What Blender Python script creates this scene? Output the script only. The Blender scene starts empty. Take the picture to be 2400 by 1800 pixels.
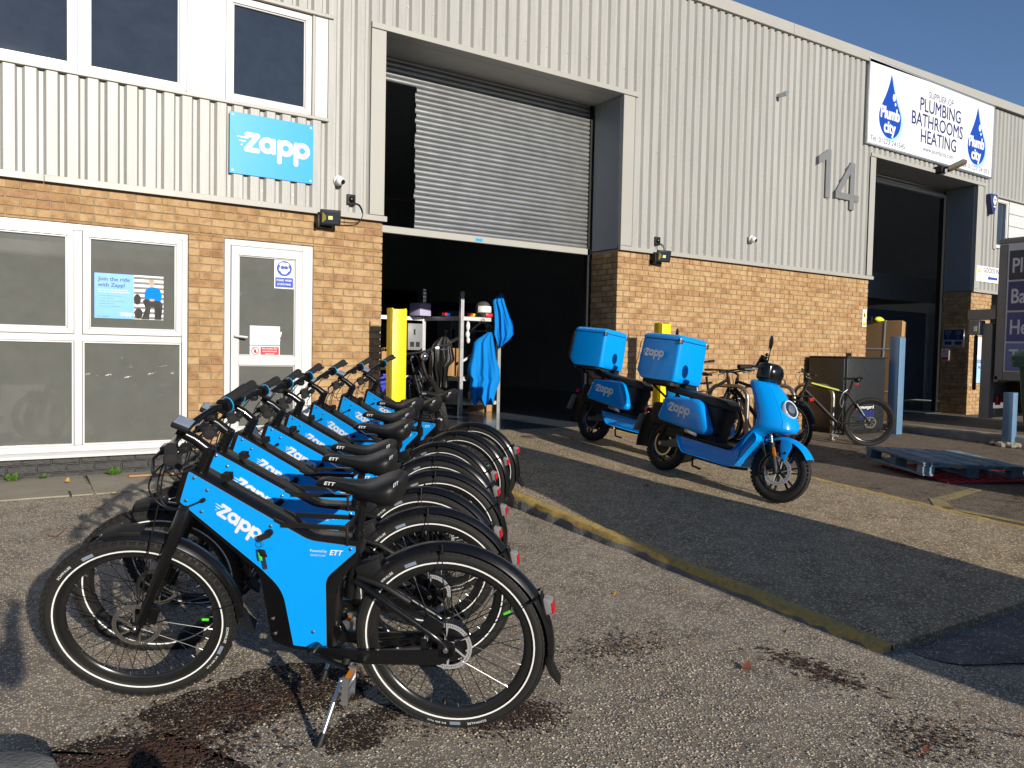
import bpy, bmesh, math, random
from mathutils import Vector, Matrix, Euler
random.seed(11)
S = bpy.context.scene
COL = S.collection
R = math.radians
# ------------------------------------------------------------------ camera
PAN, PIT, ROL = 0.5811, -0.0394, 0.0208
CAM = Vector((-6.9168, -8.0114, 1.4001))
_f = Vector((math.sin(PAN)*math.cos(PIT), math.cos(PAN)*math.cos(PIT), math.sin(PIT)))
_r0 = Vector((math.cos(PAN), -math.sin(PAN), 0)); _u0 = _r0.cross(_f)
_r = _r0*math.cos(ROL) + _u0*math.sin(ROL); _u = -_r0*math.sin(ROL) + _u0*math.cos(ROL)
cd = bpy.data.cameras.new('camera'); cam = bpy.data.objects.new('camera', cd); COL.objects.link(cam)
cam.matrix_world = Matrix(((_r.x, _u.x, -_f.x, CAM.x), (_r.y, _u.y, -_f.y, CAM.y), (_r.z, _u.z, -_f.z, CAM.z), (0, 0, 0, 1)))
cd.sensor_width = 36; cd.lens = 1824.93/2400*36; cd.clip_start = 0.05; cd.clip_end = 500
S.camera = cam
# ------------------------------------------------------------------ sky, sun, exposure
SUNV = Vector((-0.012, 1.0, -0.285)).normalized()          # the way the light travels
SUN_EL = math.asin(-SUNV.z); SUN_AZ = math.atan2(-SUNV.x, -SUNV.y)
W = bpy.data.worlds.new("World"); S.world = W; W.use_nodes = True
nt = W.node_tree; nt.nodes.clear()
sky = nt.nodes.new('ShaderNodeTexSky'); sky.sky_type = 'NISHITA'; sky.sun_disc = False
sky.sun_elevation = SUN_EL; sky.sun_rotation = SUN_AZ; sky.air_density = 1.0; sky.dust_density = 0.1; sky.ozone_density = 2.6
bg = nt.nodes.new('ShaderNodeBackground'); bg.inputs[1].default_value = 0.075
wo = nt.nodes.new('ShaderNodeOutputWorld')
tint = nt.nodes.new('ShaderNodeMix'); tint.data_type = 'RGBA'; tint.blend_type = 'MULTIPLY'; tint.inputs[0].default_value = 1; tint.inputs[7].default_value = (.94, 1.0, 1.18, 1)
nt.links.new(sky.outputs[0], tint.inputs[6]); nt.links.new(tint.outputs[2], bg.inputs[0]); nt.links.new(bg.outputs[0], wo.inputs[0])
sl = bpy.data.lights.new('sun', 'SUN'); sl.energy = 4.6; sl.angle = R(0.53); sl.color = (1.0, 0.92, 0.80)
so = bpy.data.objects.new('sun', sl); COL.objects.link(so); so.location = (0, -20, 12)
so.rotation_euler = SUNV.to_track_quat('-Z', 'Y').to_euler()
vs = S.view_settings; vs.view_transform = 'Standard'; vs.look = 'None'; vs.exposure = 0.33; vs.gamma = 1.0; vs.use_curve_mapping = False
S.render.engine = 'CYCLES'; S.cycles.max_bounces = 6; S.cycles.use_denoising = True

# ------------------------------------------------------------------ mesh helpers
def V(*a): return Vector(a)
class MB:
    def __init__(s): s.v = []; s.f = []; s.m = []
    def add(s, vs_, fs, mi=0):
        o = len(s.v); s.v.extend([tuple(v) for v in vs_])
        for f in fs: s.f.append(tuple(i+o for i in f)); s.m.append(mi)
        return s
    def box(s, x0, x1, y0, y1, z0, z1, mi=0):
        return s.add([(x0,y0,z0),(x1,y0,z0),(x1,y1,z0),(x0,y1,z0),(x0,y0,z1),(x1,y0,z1),(x1,y1,z1),(x0,y1,z1)],
                     [(0,3,2,1),(4,5,6,7),(0,1,5,4),(1,2,6,5),(2,3,7,6),(3,0,4,7)], mi)
    def obox(s, c, ax, ay, az, mi=0):
        c, ax, ay, az = Vector(c), Vector(ax), Vector(ay), Vector(az)
        p = [c+i*ax+j*ay+k*az for k in (-1,1) for j, i in ((-1,-1),(-1,1),(1,1),(1,-1))]
        return s.add(p, [(0,3,2,1),(4,5,6,7),(0,1,5,4),(1,2,6,5),(2,3,7,6),(3,0,4,7)], mi)
    def prism(s, poly, a, b, axis='y', mi=0):
        n = len(poly)
        P = {'y': lambda p, t: (p[0], t, p[1]), 'x': lambda p, t: (t, p[0], p[1]), 'z': lambda p, t: (p[0], p[1], t)}[axis]
        vs_ = [P(p, a) for p in poly] + [P(p, b) for p in poly]
        fs = [tuple(range(n)), tuple(range(2*n-1, n-1, -1))] + [(i, i+n, (i+1) % n + n, (i+1) % n) for i in range(n)]
        return s.add(vs_, fs, mi)
    def loft(s, rings, closed=True, caps=True, mi=0):
        n = len(rings[0]); vs_ = [p for r in rings for p in r]; fs = []
        for i in range(len(rings)-1):
            for j in range(n if closed else n-1):
                k = (j+1) % n; fs.append((i*n+j, i*n+k, (i+1)*n+k, (i+1)*n+j))
        if caps and closed:
            fs.append(tuple(range(n-1, -1, -1))); fs.append(tuple((len(rings)-1)*n+j for j in range(n)))
        return s.add(vs_, fs, mi)
    def tube(s, pts, r, n=8, closed=False, caps=True, flat=1.0, mi=0, up=None):
        pts = [Vector(p) for p in pts]; m = len(pts); rs = r if isinstance(r, (list, tuple)) else [r]*m
        t0 = (pts[1]-pts[0]).normalized()
        a = Vector(up) if up else (V(0,0,1) if abs(t0.z) < .9 else V(1,0,0))
        rings = []
        for i, p in enumerate(pts):
            if closed: t = pts[(i+1) % m]-pts[i-1]
            else: t = pts[min(i+1, m-1)]-pts[max(i-1, 0)]
            t = t.normalized(); b = t.cross(a)
            if b.length < 1e-5: b = t.cross(V(0.3,0.9,0.1))
            b.normalize(); a2 = b.cross(t).normalized()
            if not up: a = a2
            rings.append([p + rs[i]*(math.cos(q)*b + flat*math.sin(q)*a2) for q in [2*math.pi*k/n for k in range(n)]])
        if closed: rings.append(rings[0])
        return s.loft(rings, True, caps and not closed, mi)
    def cyl(s, p0, p1, r0, r1=None, n=16, caps=True, mi=0):
        return s.tube([p0, p1], [r0, r0 if r1 is None else r1], n, caps=caps, mi=mi)
    def ring(s, prof, n=48, c=(0,0,0), axis='y', mi=0, a0=0, a1=2*math.pi, close=True):
        # revolve closed profile [(radius, offset along axis)]; axis y: circle in xz
        full = abs(a1-a0-2*math.pi) < 1e-6; rings = []
        for k in range(n if full else n+1):
            q = a0+(a1-a0)*k/n; cc, ss = math.cos(q), math.sin(q)
            if axis == 'y': rings.append([(c[0]+r*cc, c[1]+w, c[2]+r*ss) for r, w in prof])
            elif axis == 'z': rings.append([(c[0]+r*cc, c[1]+r*ss, c[2]+w) for r, w in prof])
            else: rings.append([(c[0]+w, c[1]+r*cc, c[2]+r*ss) for r, w in prof])
        if full: rings.append(rings[0])
        return s.loft(rings, close, not full, mi)
    def ball(s, c, r, n=16, m=10, mi=0):
        rx, ry, rz = r if isinstance(r, (tuple, list)) else (r, r, r)
        vs_ = [(c[0], c[1], c[2]-rz)]; fs = []
        for i in range(1, m):
            t = -math.pi/2+math.pi*i/m
            for j in range(n):
                q = 2*math.pi*j/n; vs_.append((c[0]+rx*math.cos(t)*math.cos(q), c[1]+ry*math.cos(t)*math.sin(q), c[2]+rz*math.sin(t)))
        vs_.append((c[0], c[1], c[2]+rz)); L = len(vs_)-1
        for j in range(n): fs.append((0, 1+(j+1) % n, 1+j)); fs.append((L, L-n+j, L-n+(j+1) % n))
        for i in range(m-2):
            for j in range(n): fs.append((1+i*n+j, 1+i*n+(j+1) % n, 1+(i+1)*n+(j+1) % n, 1+(i+1)*n+j))
        return s.add(vs_, fs, mi)
    def xf(s, M):
        s.v = [tuple(M @ Vector(v)) for v in s.v]; return s
    def mesh(s, name, mats, smooth=38, bevel=0, seg=2, sub=0):
        me = bpy.data.meshes.new(name); me.from_pydata(s.v, [], s.f); me.update()
        mats = mats if isinstance(mats, (list, tuple)) else [mats]
        for m in mats: me.materials.append(m)
        if len(mats) > 1: me.polygons.foreach_set('material_index', s.m)
        bm = bmesh.new(); bm.from_mesh(me)
        bmesh.ops.recalc_face_normals(bm, faces=bm.faces)
        if bevel:
            es = [e for e in bm.edges if len(e.link_faces) == 2 and e.calc_face_angle(0) > R(32)]
            if es: bmesh.ops.bevel(bm, geom=es, offset=bevel, segments=seg, profile=.5, affect='EDGES', clamp_overlap=True)
        bm.to_mesh(me); bm.free()
        if smooth:
            me.polygons.foreach_set('use_smooth', [True]*len(me.polygons))
            try: me.set_sharp_from_angle(angle=R(smooth))
            except Exception: pass
        return me
    def build(s, name, mats, parent=None, **k):
        o = bpy.data.objects.new(name, s.mesh(name, mats, **k)); COL.objects.link(o); o.parent = parent; return o
def thing(name, label, cat, loc=(0,0,0), rot=(0,0,0), group=None):
    o = bpy.data.objects.new(name, None); COL.objects.link(o); o.location = loc; o.rotation_euler = rot
    o.empty_display_size = .1; return tag(o, label, cat, group)
def tag(o, label=None, cat=None, group=None, kind=None):
    if label: o['label'] = label
    if cat: o['category'] = cat
    if group: o['group'] = group
    if kind: o['kind'] = kind
    return o
def copy_tree(o, parent=None):
    kids = list(o.children); c = o.copy(); COL.objects.link(c); c.parent = parent
    for k in kids: copy_tree(k, c)
    return c
def frame_matrix(o, x, y, z):
    return Matrix(((x.x, y.x, z.x, o[0]), (x.y, y.y, z.y, o[1]), (x.z, y.z, z.z, o[2]), (0,0,0,1)))
def crom(pts, n=6, closed=False):
    P = [Vector(p) for p in pts]; out = []; m = len(P)
    for i in range(m if closed else m-1):
        p0 = P[i-1] if (i > 0 or closed) else P[0]*2-P[1]; p1 = P[i]; p2 = P[(i+1) % m]
        p3 = P[(i+2) % m] if (closed or i+2 < m) else P[-1]*2-P[-2]
        for k in range(n):
            t = k/n; out.append(.5*((2*p1)+(p2-p0)*t+(2*p0-5*p1+4*p2-p3)*t*t+(3*p1-p0-3*p2+p3)*t*t*t))
    if not closed: out.append(P[-1])
    return out
def rpoly(poly, r, n=4):
    """2d polygon with rounded corners; r a number or a list"""
    out = []; m = len(poly)
    for i in range(m):
        p = Vector(poly[i]); a = Vector(poly[i-1])-p; b = Vector(poly[(i+1) % m])-p
        rr = r[i] if isinstance(r, (list, tuple)) else r
        la, lb = a.length, b.length; a.normalize(); b.normalize()
        d = min(rr, la*.48, lb*.48)
        if d < 1e-5: out.append((p.x, p.y)); continue
        s_, e_ = p+a*d, p+b*d
        for k in range(n+1):
            t = k/n; q = s_*(1-t)**2+p*2*t*(1-t)+e_*t*t; out.append((q.x, q.y))
    return out
# text: list of (verts2d, faces) of a string laid on the baseline
_tc = {}
def text2d(s, bold=0.0, shear=0.0, space=1.0):
    k = (s, bold, shear, space)
    if k in _tc: return _tc[k]
    c = bpy.data.curves.new('t', 'FONT'); c.body = s; c.size = 1; c.offset = bold; c.shear = shear; c.space_character = space
    c.resolution_u = 3; c.fill_mode = 'BOTH'
    o = bpy.data.objects.new('t', c); COL.objects.link(o)
    dg = bpy.context.evaluated_depsgraph_get(); me = bpy.data.meshes.new_from_object(o.evaluated_get(dg))
    vs_ = [(v.co.x, v.co.y) for v in me.vertices]; fs = [tuple(p.vertices) for p in me.polygons]
    bpy.data.objects.remove(o); bpy.data.curves.remove(c); bpy.data.meshes.remove(me)
    _tc[k] = (vs_, fs); return _tc[k]
def put_text(mb, s, org, ux, uz, w=None, h=None, bold=0.0, shear=0.0, space=1.0, align='l', mi=0, cond=1.0):
    """text in the plane (ux, uz) at org; w fits its width, h its cap height (0.69 of size)"""
    vs_, fs = text2d(s, 0.0, shear, space)
    x0 = min(v[0] for v in vs_); x1 = max(v[0] for v in vs_)
    sy = (h/.69) if h else w/(x1-x0); sx = (w/(x1-x0)) if w else sy*cond
    off = {'l': -x0, 'c': -(x0+x1)/2, 'r': -x1}[align]
    org, ux, uz = Vector(org), Vector(ux), Vector(uz); un = ux.cross(uz).normalized()
    for i, (dx, dy) in enumerate([(0, 0)] if not bold else [(-1, -.6), (-1, .6), (1, -.6), (1, .6), (0, 0)]):    # heavier strokes: shifted copies, each a hair further out
        mb.add([org+ux*((v[0]+off+dx*bold)*sx)+uz*((v[1]+dy*bold)*sy)+un*(.00012*i) for v in vs_], fs, mi)
def stroke2d(pts, w, n=6):
    """rounded flat stroke around a polyline: list of (verts, face) capsules"""
    out = []
    for a, b in zip(pts[:-1], pts[1:]):
        a, b = Vector(a), Vector(b); t = (b-a).normalized(); ang = math.atan2(t.y, t.x); vs_ = []
        for k in range(n+1): q = ang+math.pi/2+math.pi*k/n; vs_.append((a.x+w/2*math.cos(q), a.y+w/2*math.sin(q)))
        for k in range(n+1): q = ang-math.pi/2+math.pi*k/n; vs_.append((b.x+w/2*math.cos(q), b.y+w/2*math.sin(q)))
        out.append((vs_, [tuple(range(len(vs_)))]))
    return out
def ring2d(c, r, w, n=28):
    vs_ = []; fs = []
    for k in range(n):
        q = 2*math.pi*k/n
        vs_ += [(c[0]+(r-w/2)*math.cos(q), c[1]+(r-w/2)*math.sin(q)), (c[0]+(r+w/2)*math.cos(q), c[1]+(r+w/2)*math.sin(q))]
    for k in range(n): a = 2*k; b = 2*((k+1) % n); fs.append((a, a+1, b+1, b))
    return vs_, fs
def disc2d(c, rx, ry=None, n=24):
    ry = ry or rx
    return [(c[0]+rx*math.cos(2*math.pi*k/n), c[1]+ry*math.sin(2*math.pi*k/n)) for k in range(n)], [tuple(range(n))]
def put2d(mb, shapes, org, ux, uz, un, scale=1.0, step=.0003, mi=0, d0=0):
    org, ux, uz, un = Vector(org), Vector(ux), Vector(uz), Vector(un)
    for i, (vs_, fs) in enumerate(shapes):
        mb.add([org+ux*(v[0]*scale)+uz*(v[1]*scale)+un*(d0+step*i) for v in vs_], fs, mi)
def zapp_shapes():
    """the word Zapp in fat rounded strokes, width about 1, origin at the middle"""
    k = 1/760.; P = lambda x, y: ((x-505)*k, (345-y)*k)
    o = stroke2d([P(185,230), P(308,230), P(180,400), P(308,400)], 54*k)
    o.append(ring2d(P(418,322), 66*k, 58*k)); o += stroke2d([P(490,258), P(490,390)], 52*k)
    for x in (560, 756): o += stroke2d([P(x,258), P(x,488)], 54*k); o.append(ring2d(P(x+74,322), 66*k, 58*k))
    for xa, xb, y in ((70,205,268), (92,172,312), (112,138,356)):
        a, b = Vector(P(xa, y)), Vector(P(xb, y)); h = 11*k
        o.append(([(a.x, a.y-h*.4), (b.x-.01, b.y-h), (b.x, b.y+h), (a.x+.008, a.y+h*.4)], [(0,1,2,3)]))
    return o
ZAPP = zapp_shapes()

# ------------------------------------------------------------------ materials
def nodes(name):
    m = bpy.data.materials.new(name); m.use_nodes = True; t = m.node_tree; b = t.nodes['Principled BSDF']
    def N(kind, **kw):
        n = t.nodes.new('ShaderNode'+kind)
        for k, v in kw.items():
            if k.startswith('i_'): n.inputs[k[2:].replace('_', ' ')].default_value = v
            elif k[0] == 'n' and k[1:].isdigit(): n.inputs[int(k[1:])].default_value = v
            else: setattr(n, k, v)
        return n
    return m, t, b, N, (lambda a, c: t.links.new(a, c))
def ramp(N, stops, interp='LINEAR'):
    r = N('ValToRGB'); e = r.color_ramp.elements; r.color_ramp.interpolation = interp
    e[0].position, e[0].color = stops[0][0], (*stops[0][1], 1); e[1].position, e[1].color = stops[-1][0], (*stops[-1][1], 1)
    for p, c in stops[1:-1]: x = e.new(p); x.color = (*c, 1)
    return r
def mat(name, c, rough=.5, metal=0, var=.12, vs_=6, bump=0, bs=60, spec=.5, coat=0, dirt=None, dirt_amt=.5, dscale=3, obj=0):
    """painted / plastic / metal surface: base colour with gentle noise, optional bump, dirt blotches, per-object shift"""
    m, t, b, N, L = nodes(name)
    tc = N('TexCoord'); no = N('TexNoise', i_Scale=vs_, i_Detail=5.0); L(tc.outputs['Object'], no.inputs['Vector'])
    mx = N('Mix', data_type='RGBA'); L(no.outputs['Fac'], mx.inputs[0])
    mx.inputs[6].default_value = (*[x*(1-var) for x in c], 1); mx.inputs[7].default_value = (*[min(1, x*(1+var)) for x in c], 1)
    out = mx.outputs[2]
    if dirt:
        n2 = N('TexNoise', i_Scale=dscale, i_Detail=8.0, i_Roughness=.65); L(tc.outputs['Object'], n2.inputs['Vector'])
        rp = ramp(N, [(.45, (0,0,0)), (.75, (dirt_amt,)*3)]); L(n2.outputs['Fac'], rp.inputs[0])
        m2 = N('Mix', data_type='RGBA'); L(rp.outputs[0], m2.inputs[0]); L(out, m2.inputs[6]); m2.inputs[7].default_value = (*dirt, 1); out = m2.outputs[2]
    if obj:
        oi = N('ObjectInfo'); hs = N('HueSaturation'); mr = N('MapRange'); L(oi.outputs['Random'], mr.inputs[0]); mr.inputs[3].default_value = 1-obj; mr.inputs[4].default_value = 1+obj
        L(mr.outputs[0], hs.inputs['Value']); L(out, hs.inputs['Color']); out = hs.outputs[0]
    L(out, b.inputs['Base Color'])
    b.inputs['Metallic'].default_value = metal; b.inputs['Specular IOR Level'].default_value = spec
    n3 = N('TexNoise', i_Scale=vs_*2.3, i_Detail=6.0); L(tc.outputs['Object'], n3.inputs['Vector'])
    mr = N('MapRange'); L(n3.outputs['Fac'], mr.inputs[0]); mr.inputs[3].default_value = max(0.02, rough*.75); mr.inputs[4].default_value = min(1, rough*1.25); L(mr.outputs[0], b.inputs['Roughness'])
    if coat: b.inputs['Coat Weight'].default_value = coat; b.inputs['Coat Roughness'].default_value = .06
    if bump:
        n4 = N('TexNoise', i_Scale=bs, i_Detail=4.0); L(tc.outputs['Object'], n4.inputs['Vector'])
        bp = N('Bump', i_Strength=bump, i_Distance=.01); L(n4.outputs['Fac'], bp.inputs['Height']); L(bp.outputs[0], b.inputs['Normal'])
    return m
BLUE = (.001, .32, .86)
M = {}
M['black'] = mat('black_paint', (.005,.005,.0055), .26, spec=.4, coat=.25)
M['blackmat'] = mat('black_matt', (.008,.008,.008), .55, spec=.35, bump=.15, bs=200)
M['rubber'] = mat('tyre_rubber', (.013,.0127,.0123), .7, spec=.35, bump=.1, bs=160, dirt=(.045,.038,.03), dirt_amt=.22)
M['saddle'] = mat('saddle_vinyl', (.008,.008,.008), .42, spec=.4, bump=.12, bs=400)
M['grip'] = mat('grip_rubber', (.010,.010,.010), .75, bump=.5, bs=500)
M['rim'] = mat('rim_black', (.012,.012,.012), .22, spec=.6)
M['steel'] = mat('steel', (.52,.52,.52), .32, 1, bump=.03)
M['disc'] = mat('brake_steel', (.40,.40,.41), .36, .25)
M['chrome'] = mat('chrome', (.75,.75,.76), .12, 1)
M['galv'] = mat('galvanised', (.50,.51,.52), .42, 1, var=.25, vs_=30)
M['alu'] = mat('aluminium', (.55,.55,.56), .3, .9)
M['panel'] = mat('blue_panel', BLUE, .36, var=.03, vs_=3, spec=.4)
M['gloss'] = mat('blue_gloss', (.0005,.27,.76), .26, var=.02, vs_=2, coat=.18, spec=.25)
M['white'] = mat('white_print', (.72,.73,.74), .5, var=.05)
M['reflect'] = mat('reflective_stripe', (.80,.80,.78), .3, var=.15, vs_=60)
M['redlens'] = mat('red_lens', (.42,.012,.018), .12, coat=.5)
M['amber'] = mat('amber_lens', (.55,.16,.01), .2)
M['clearp'] = mat('clear_plastic', (.22,.215,.22), .08, spec=.6)
M['green'] = mat('green_plastic', (.09,.62,.03), .4)
M['screen'] = mat('display_film', (.19,.23,.30), .22, spec=.6)
M['cyan'] = mat('cyan_ring', (.01,.32,.62), .3)
M['yellow'] = mat('yellow_paint', (.86,.60,.0), .38, var=.06, dirt=(.30,.20,.04), dirt_amt=.35, dscale=5, bump=.06, bs=40)
M['upvc'] = mat('white_upvc', (.585,.585,.58), .3, var=.03, dirt=(.42,.39,.34), dirt_amt=.2, dscale=4)
M['flash'] = mat('flashing_coated_steel', (.35,.344,.315), .42, var=.06, vs_=2, dirt=(.36,.32,.25), dirt_amt=.4, dscale=2.5)
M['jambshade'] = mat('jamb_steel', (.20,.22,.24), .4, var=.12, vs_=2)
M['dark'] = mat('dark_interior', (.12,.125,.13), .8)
M['mortar'] = mat('mortar', (.29,.215,.135), .95, var=.2, vs_=40, bump=.5, bs=150)
M['plinthpaint'] = mat('black_plinth_paint', (.012,.0125,.013), .55, var=.4, vs_=12, bump=.4, bs=90, dirt=(.08,.075,.066), dirt_amt=.4, dscale=14)
M['bluepost'] = mat('blue_post_paint', (.10,.20,.33), .5, var=.15, dirt=(.20,.22,.24), dirt_amt=.5, dscale=9, bump=.1)
M['darkgrey'] = mat('dark_grey_steel', (.022,.024,.026), .4)
M['card'] = mat('cardboard', (.40,.23,.10), .8, var=.15, vs_=4, bump=.1, bs=30)
M['cardwhite'] = mat('white_strap', (.62,.60,.54), .5)
M['navy'] = mat('navy_print', (.012,.022,.13), .5)
M['signwhite'] = mat('sign_white', (.74,.74,.73), .3, var=.02)
M['signblue'] = mat('sign_blue', (.004,.05,.36), .35, var=.03)
M['halo'] = mat('sign_pale_blue', (.35,.58,.80), .35, var=.03)
M['grey14'] = mat('grey_number', (.16,.165,.17), .5)
M['red'] = mat('red_print', (.62,.015,.03), .4)
M['signyellow'] = mat('sign_yellow', (.75,.62,.02), .4)
M['greenbin'] = mat('green_bin_plastic', (.018,.06,.022), .45, var=.15, bump=.1, bs=60, dirt=(.06,.07,.05), dirt_amt=.4)
M['redplastic'] = mat('red_pallet_plastic', (.48,.03,.04), .4, dirt=(.10,.02,.02), dirt_amt=.5)
M['woodblue'] = mat('blue_painted_wood', (.085,.18,.26), .75, var=.3, vs_=8, bump=.5, bs=50, dirt=(.42,.38,.27), dirt_amt=.8, dscale=6, obj=.25)
M['bluecloth'] = mat('blue_cloth', (.0005,.20,.60), .8, var=.06, bump=.5, bs=22, spec=.2)
M['blackcloth'] = mat('black_cloth', (.012,.012,.012), .45, bump=.5, bs=25)
M['truckgrey'] = mat('truck_frame_grey', (.20,.195,.18), .5, var=.1, dirt=(.12,.11,.10), dirt_amt=.4)
M['truckwhite'] = mat('truck_panel_white', (.55,.56,.58), .4)
M['stone'] = mat('grey_rubber_block', (.16,.155,.145), .8, var=.25, vs_=9, bump=.6, bs=70, dirt=(.30,.29,.26), dirt_amt=.6, dscale=5)
M['bark'] = mat('bark', (.055,.025,.013), .9, var=.6, vs_=25, bump=.4)
M['leafy'] = mat('leaf_yellow', (.45,.25,.05), .6, var=.4, vs_=30)
M['leafr'] = mat('leaf_red_brown', (.22,.07,.035), .6, var=.4, vs_=30)
M['weed'] = mat('weed_green', (.07,.16,.02), .6, var=.5, vs_=30)
M['concrete'] = mat('floor_paint_grey', (.11,.13,.15), .16, var=.2, vs_=2, dirt=(.05,.05,.05), dirt_amt=.4, spec=.5)
M['wallin'] = mat('interior_wall', (.62,.64,.66), .8)
M['skin'] = mat('skin', (.45,.26,.18), .5)
M['hair'] = mat('hair', (.05,.03,.02), .6)
M['jeans'] = mat('denim', (.03,.04,.08), .8)
M['jacket'] = mat('jacket_cloth', (.03,.03,.035), .7)
M['mtbgreen'] = mat('lime_paint', (.42,.47,.03), .3, coat=.5)
M['teal'] = mat('teal_paint', (.01,.10,.08), .3, coat=.5)

def mk_clad():
    m, t, b, N, L = nodes('corrugated_cladding')
    g = N('NewGeometry'); oi = N('ObjectInfo')
    st = N('Mapping'); st.inputs['Scale'].default_value = (9, 9, .55); L(g.outputs['Position'], st.inputs['Vector'])
    n1 = N('TexNoise', i_Scale=1.6, i_Detail=6.0, i_Roughness=.6); L(st.outputs[0], n1.inputs['Vector'])
    n2 = N('TexNoise', i_Scale=26.0, i_Detail=3.0); L(g.outputs['Position'], n2.inputs['Vector'])
    r1 = ramp(N, [(.3, (.30,.297,.275)), (.62, (.36,.357,.336))]); L(n1.outputs['Fac'], r1.inputs[0])
    r2 = ramp(N, [(.52, (0,0,0)), (.75, (.35,.35,.35))]); L(n2.outputs['Fac'], r2.inputs[0])
    mx = N('Mix', data_type='RGBA'); L(r2.outputs[0], mx.inputs[0]); L(r1.outputs[0], mx.inputs[6]); mx.inputs[7].default_value = (.41,.405,.38,1)
    hs = N('HueSaturation'); mr = N('MapRange'); L(oi.outputs['Random'], mr.inputs[0]); mr.inputs[3].default_value = .95; mr.inputs[4].default_value = 1.05
    L(mr.outputs[0], hs.inputs['Value']); L(mx.outputs[2], hs.inputs['Color']); L(hs.outputs[0], b.inputs['Base Color'])
    b.inputs['Roughness'].default_value = .42
    bp = N('Bump', i_Strength=.12, i_Distance=.02); L(n1.outputs['Fac'], bp.inputs['Height']); L(bp.outputs[0], b.inputs['Normal'])
    return m
M['clad'] = mk_clad()
def mk_brick():
    m, t, b, N, L = nodes('buff_brick')
    g = N('NewGeometry'); sx = N('SeparateXYZ'); L(g.outputs['Position'], sx.inputs[0])
    def mth(op, a, bv=None):
        n = N('Math', operation=op)
        if hasattr(a, 'is_linked'): L(a, n.inputs[0])
        else: n.inputs[0].default_value = a
        if bv is not None:
            if hasattr(bv, 'is_linked'): L(bv, n.inputs[1])
            else: n.inputs[1].default_value = bv
        return n.outputs[0]
    row = mth('FLOOR', mth('DIVIDE', mth('SUBTRACT', sx.outputs[2], 2.8), .075))
    par = mth('MULTIPLY', mth('MODULO', mth('ABSOLUTE', row), 2.0), .5)
    col = mth('FLOOR', mth('ADD', mth('DIVIDE', mth('ADD', mth('ADD', sx.outputs[0], mth('MULTIPLY', sx.outputs[1], 1.0)), 3.395+22.5), .225), par))
    cb = N('CombineXYZ'); L(col, cb.inputs[0]); L(row, cb.inputs[1])
    wn = N('TexWhiteNoise', noise_dimensions='2D'); L(cb.outputs[0], wn.inputs['Vector'])
    r1 = ramp(N, [(0, (.34,.205,.10)), (.15, (.385,.245,.12)), (.5, (.425,.285,.145)), (.82, (.46,.32,.172)), (.93, (.385,.235,.12)), (1, (.31,.18,.095))]); L(wn.outputs['Value'], r1.inputs[0])
    n1 = N('TexNoise', i_Scale=90.0, i_Detail=6.0, i_Roughness=.7); L(g.outputs['Position'], n1.inputs['Vector'])
    n2 = N('TexNoise', i_Scale=11.0, i_Detail=4.0); L(g.outputs['Position'], n2.inputs['Vector'])
    mm = N('Mix', data_type='RGBA', blend_type='MULTIPLY'); mm.inputs[0].default_value = 1
    r2 = ramp(N, [(.3, (.70,.68,.66)), (.6, (1.08,1.06,1.04))]); L(n1.outputs['Fac'], r2.inputs[0]); L(r1.outputs[0], mm.inputs[6]); L(r2.outputs[0], mm.inputs[7])
    m3 = N('Mix', data_type='RGBA', blend_type='MULTIPLY'); m3.inputs[0].default_value = 1
    r3 = ramp(N, [(.32, (.72,.66,.62)), (.55, (1.05,1.05,1.05))]); L(n2.outputs['Fac'], r3.inputs[0]); L(mm.outputs[2], m3.inputs[6]); L(r3.outputs[0], m3.inputs[7])
    L(m3.outputs[2], b.inputs['Base Color']); b.inputs['Roughness'].default_value = .9; b.inputs['Specular IOR Level'].default_value = .25
    bp = N('Bump', i_Strength=.5, i_Distance=.006); L(n1.outputs['Fac'], bp.inputs['Height']); L(bp.outputs[0], b.inputs['Normal'])
    return m
M['brick'] = mk_brick()
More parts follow.
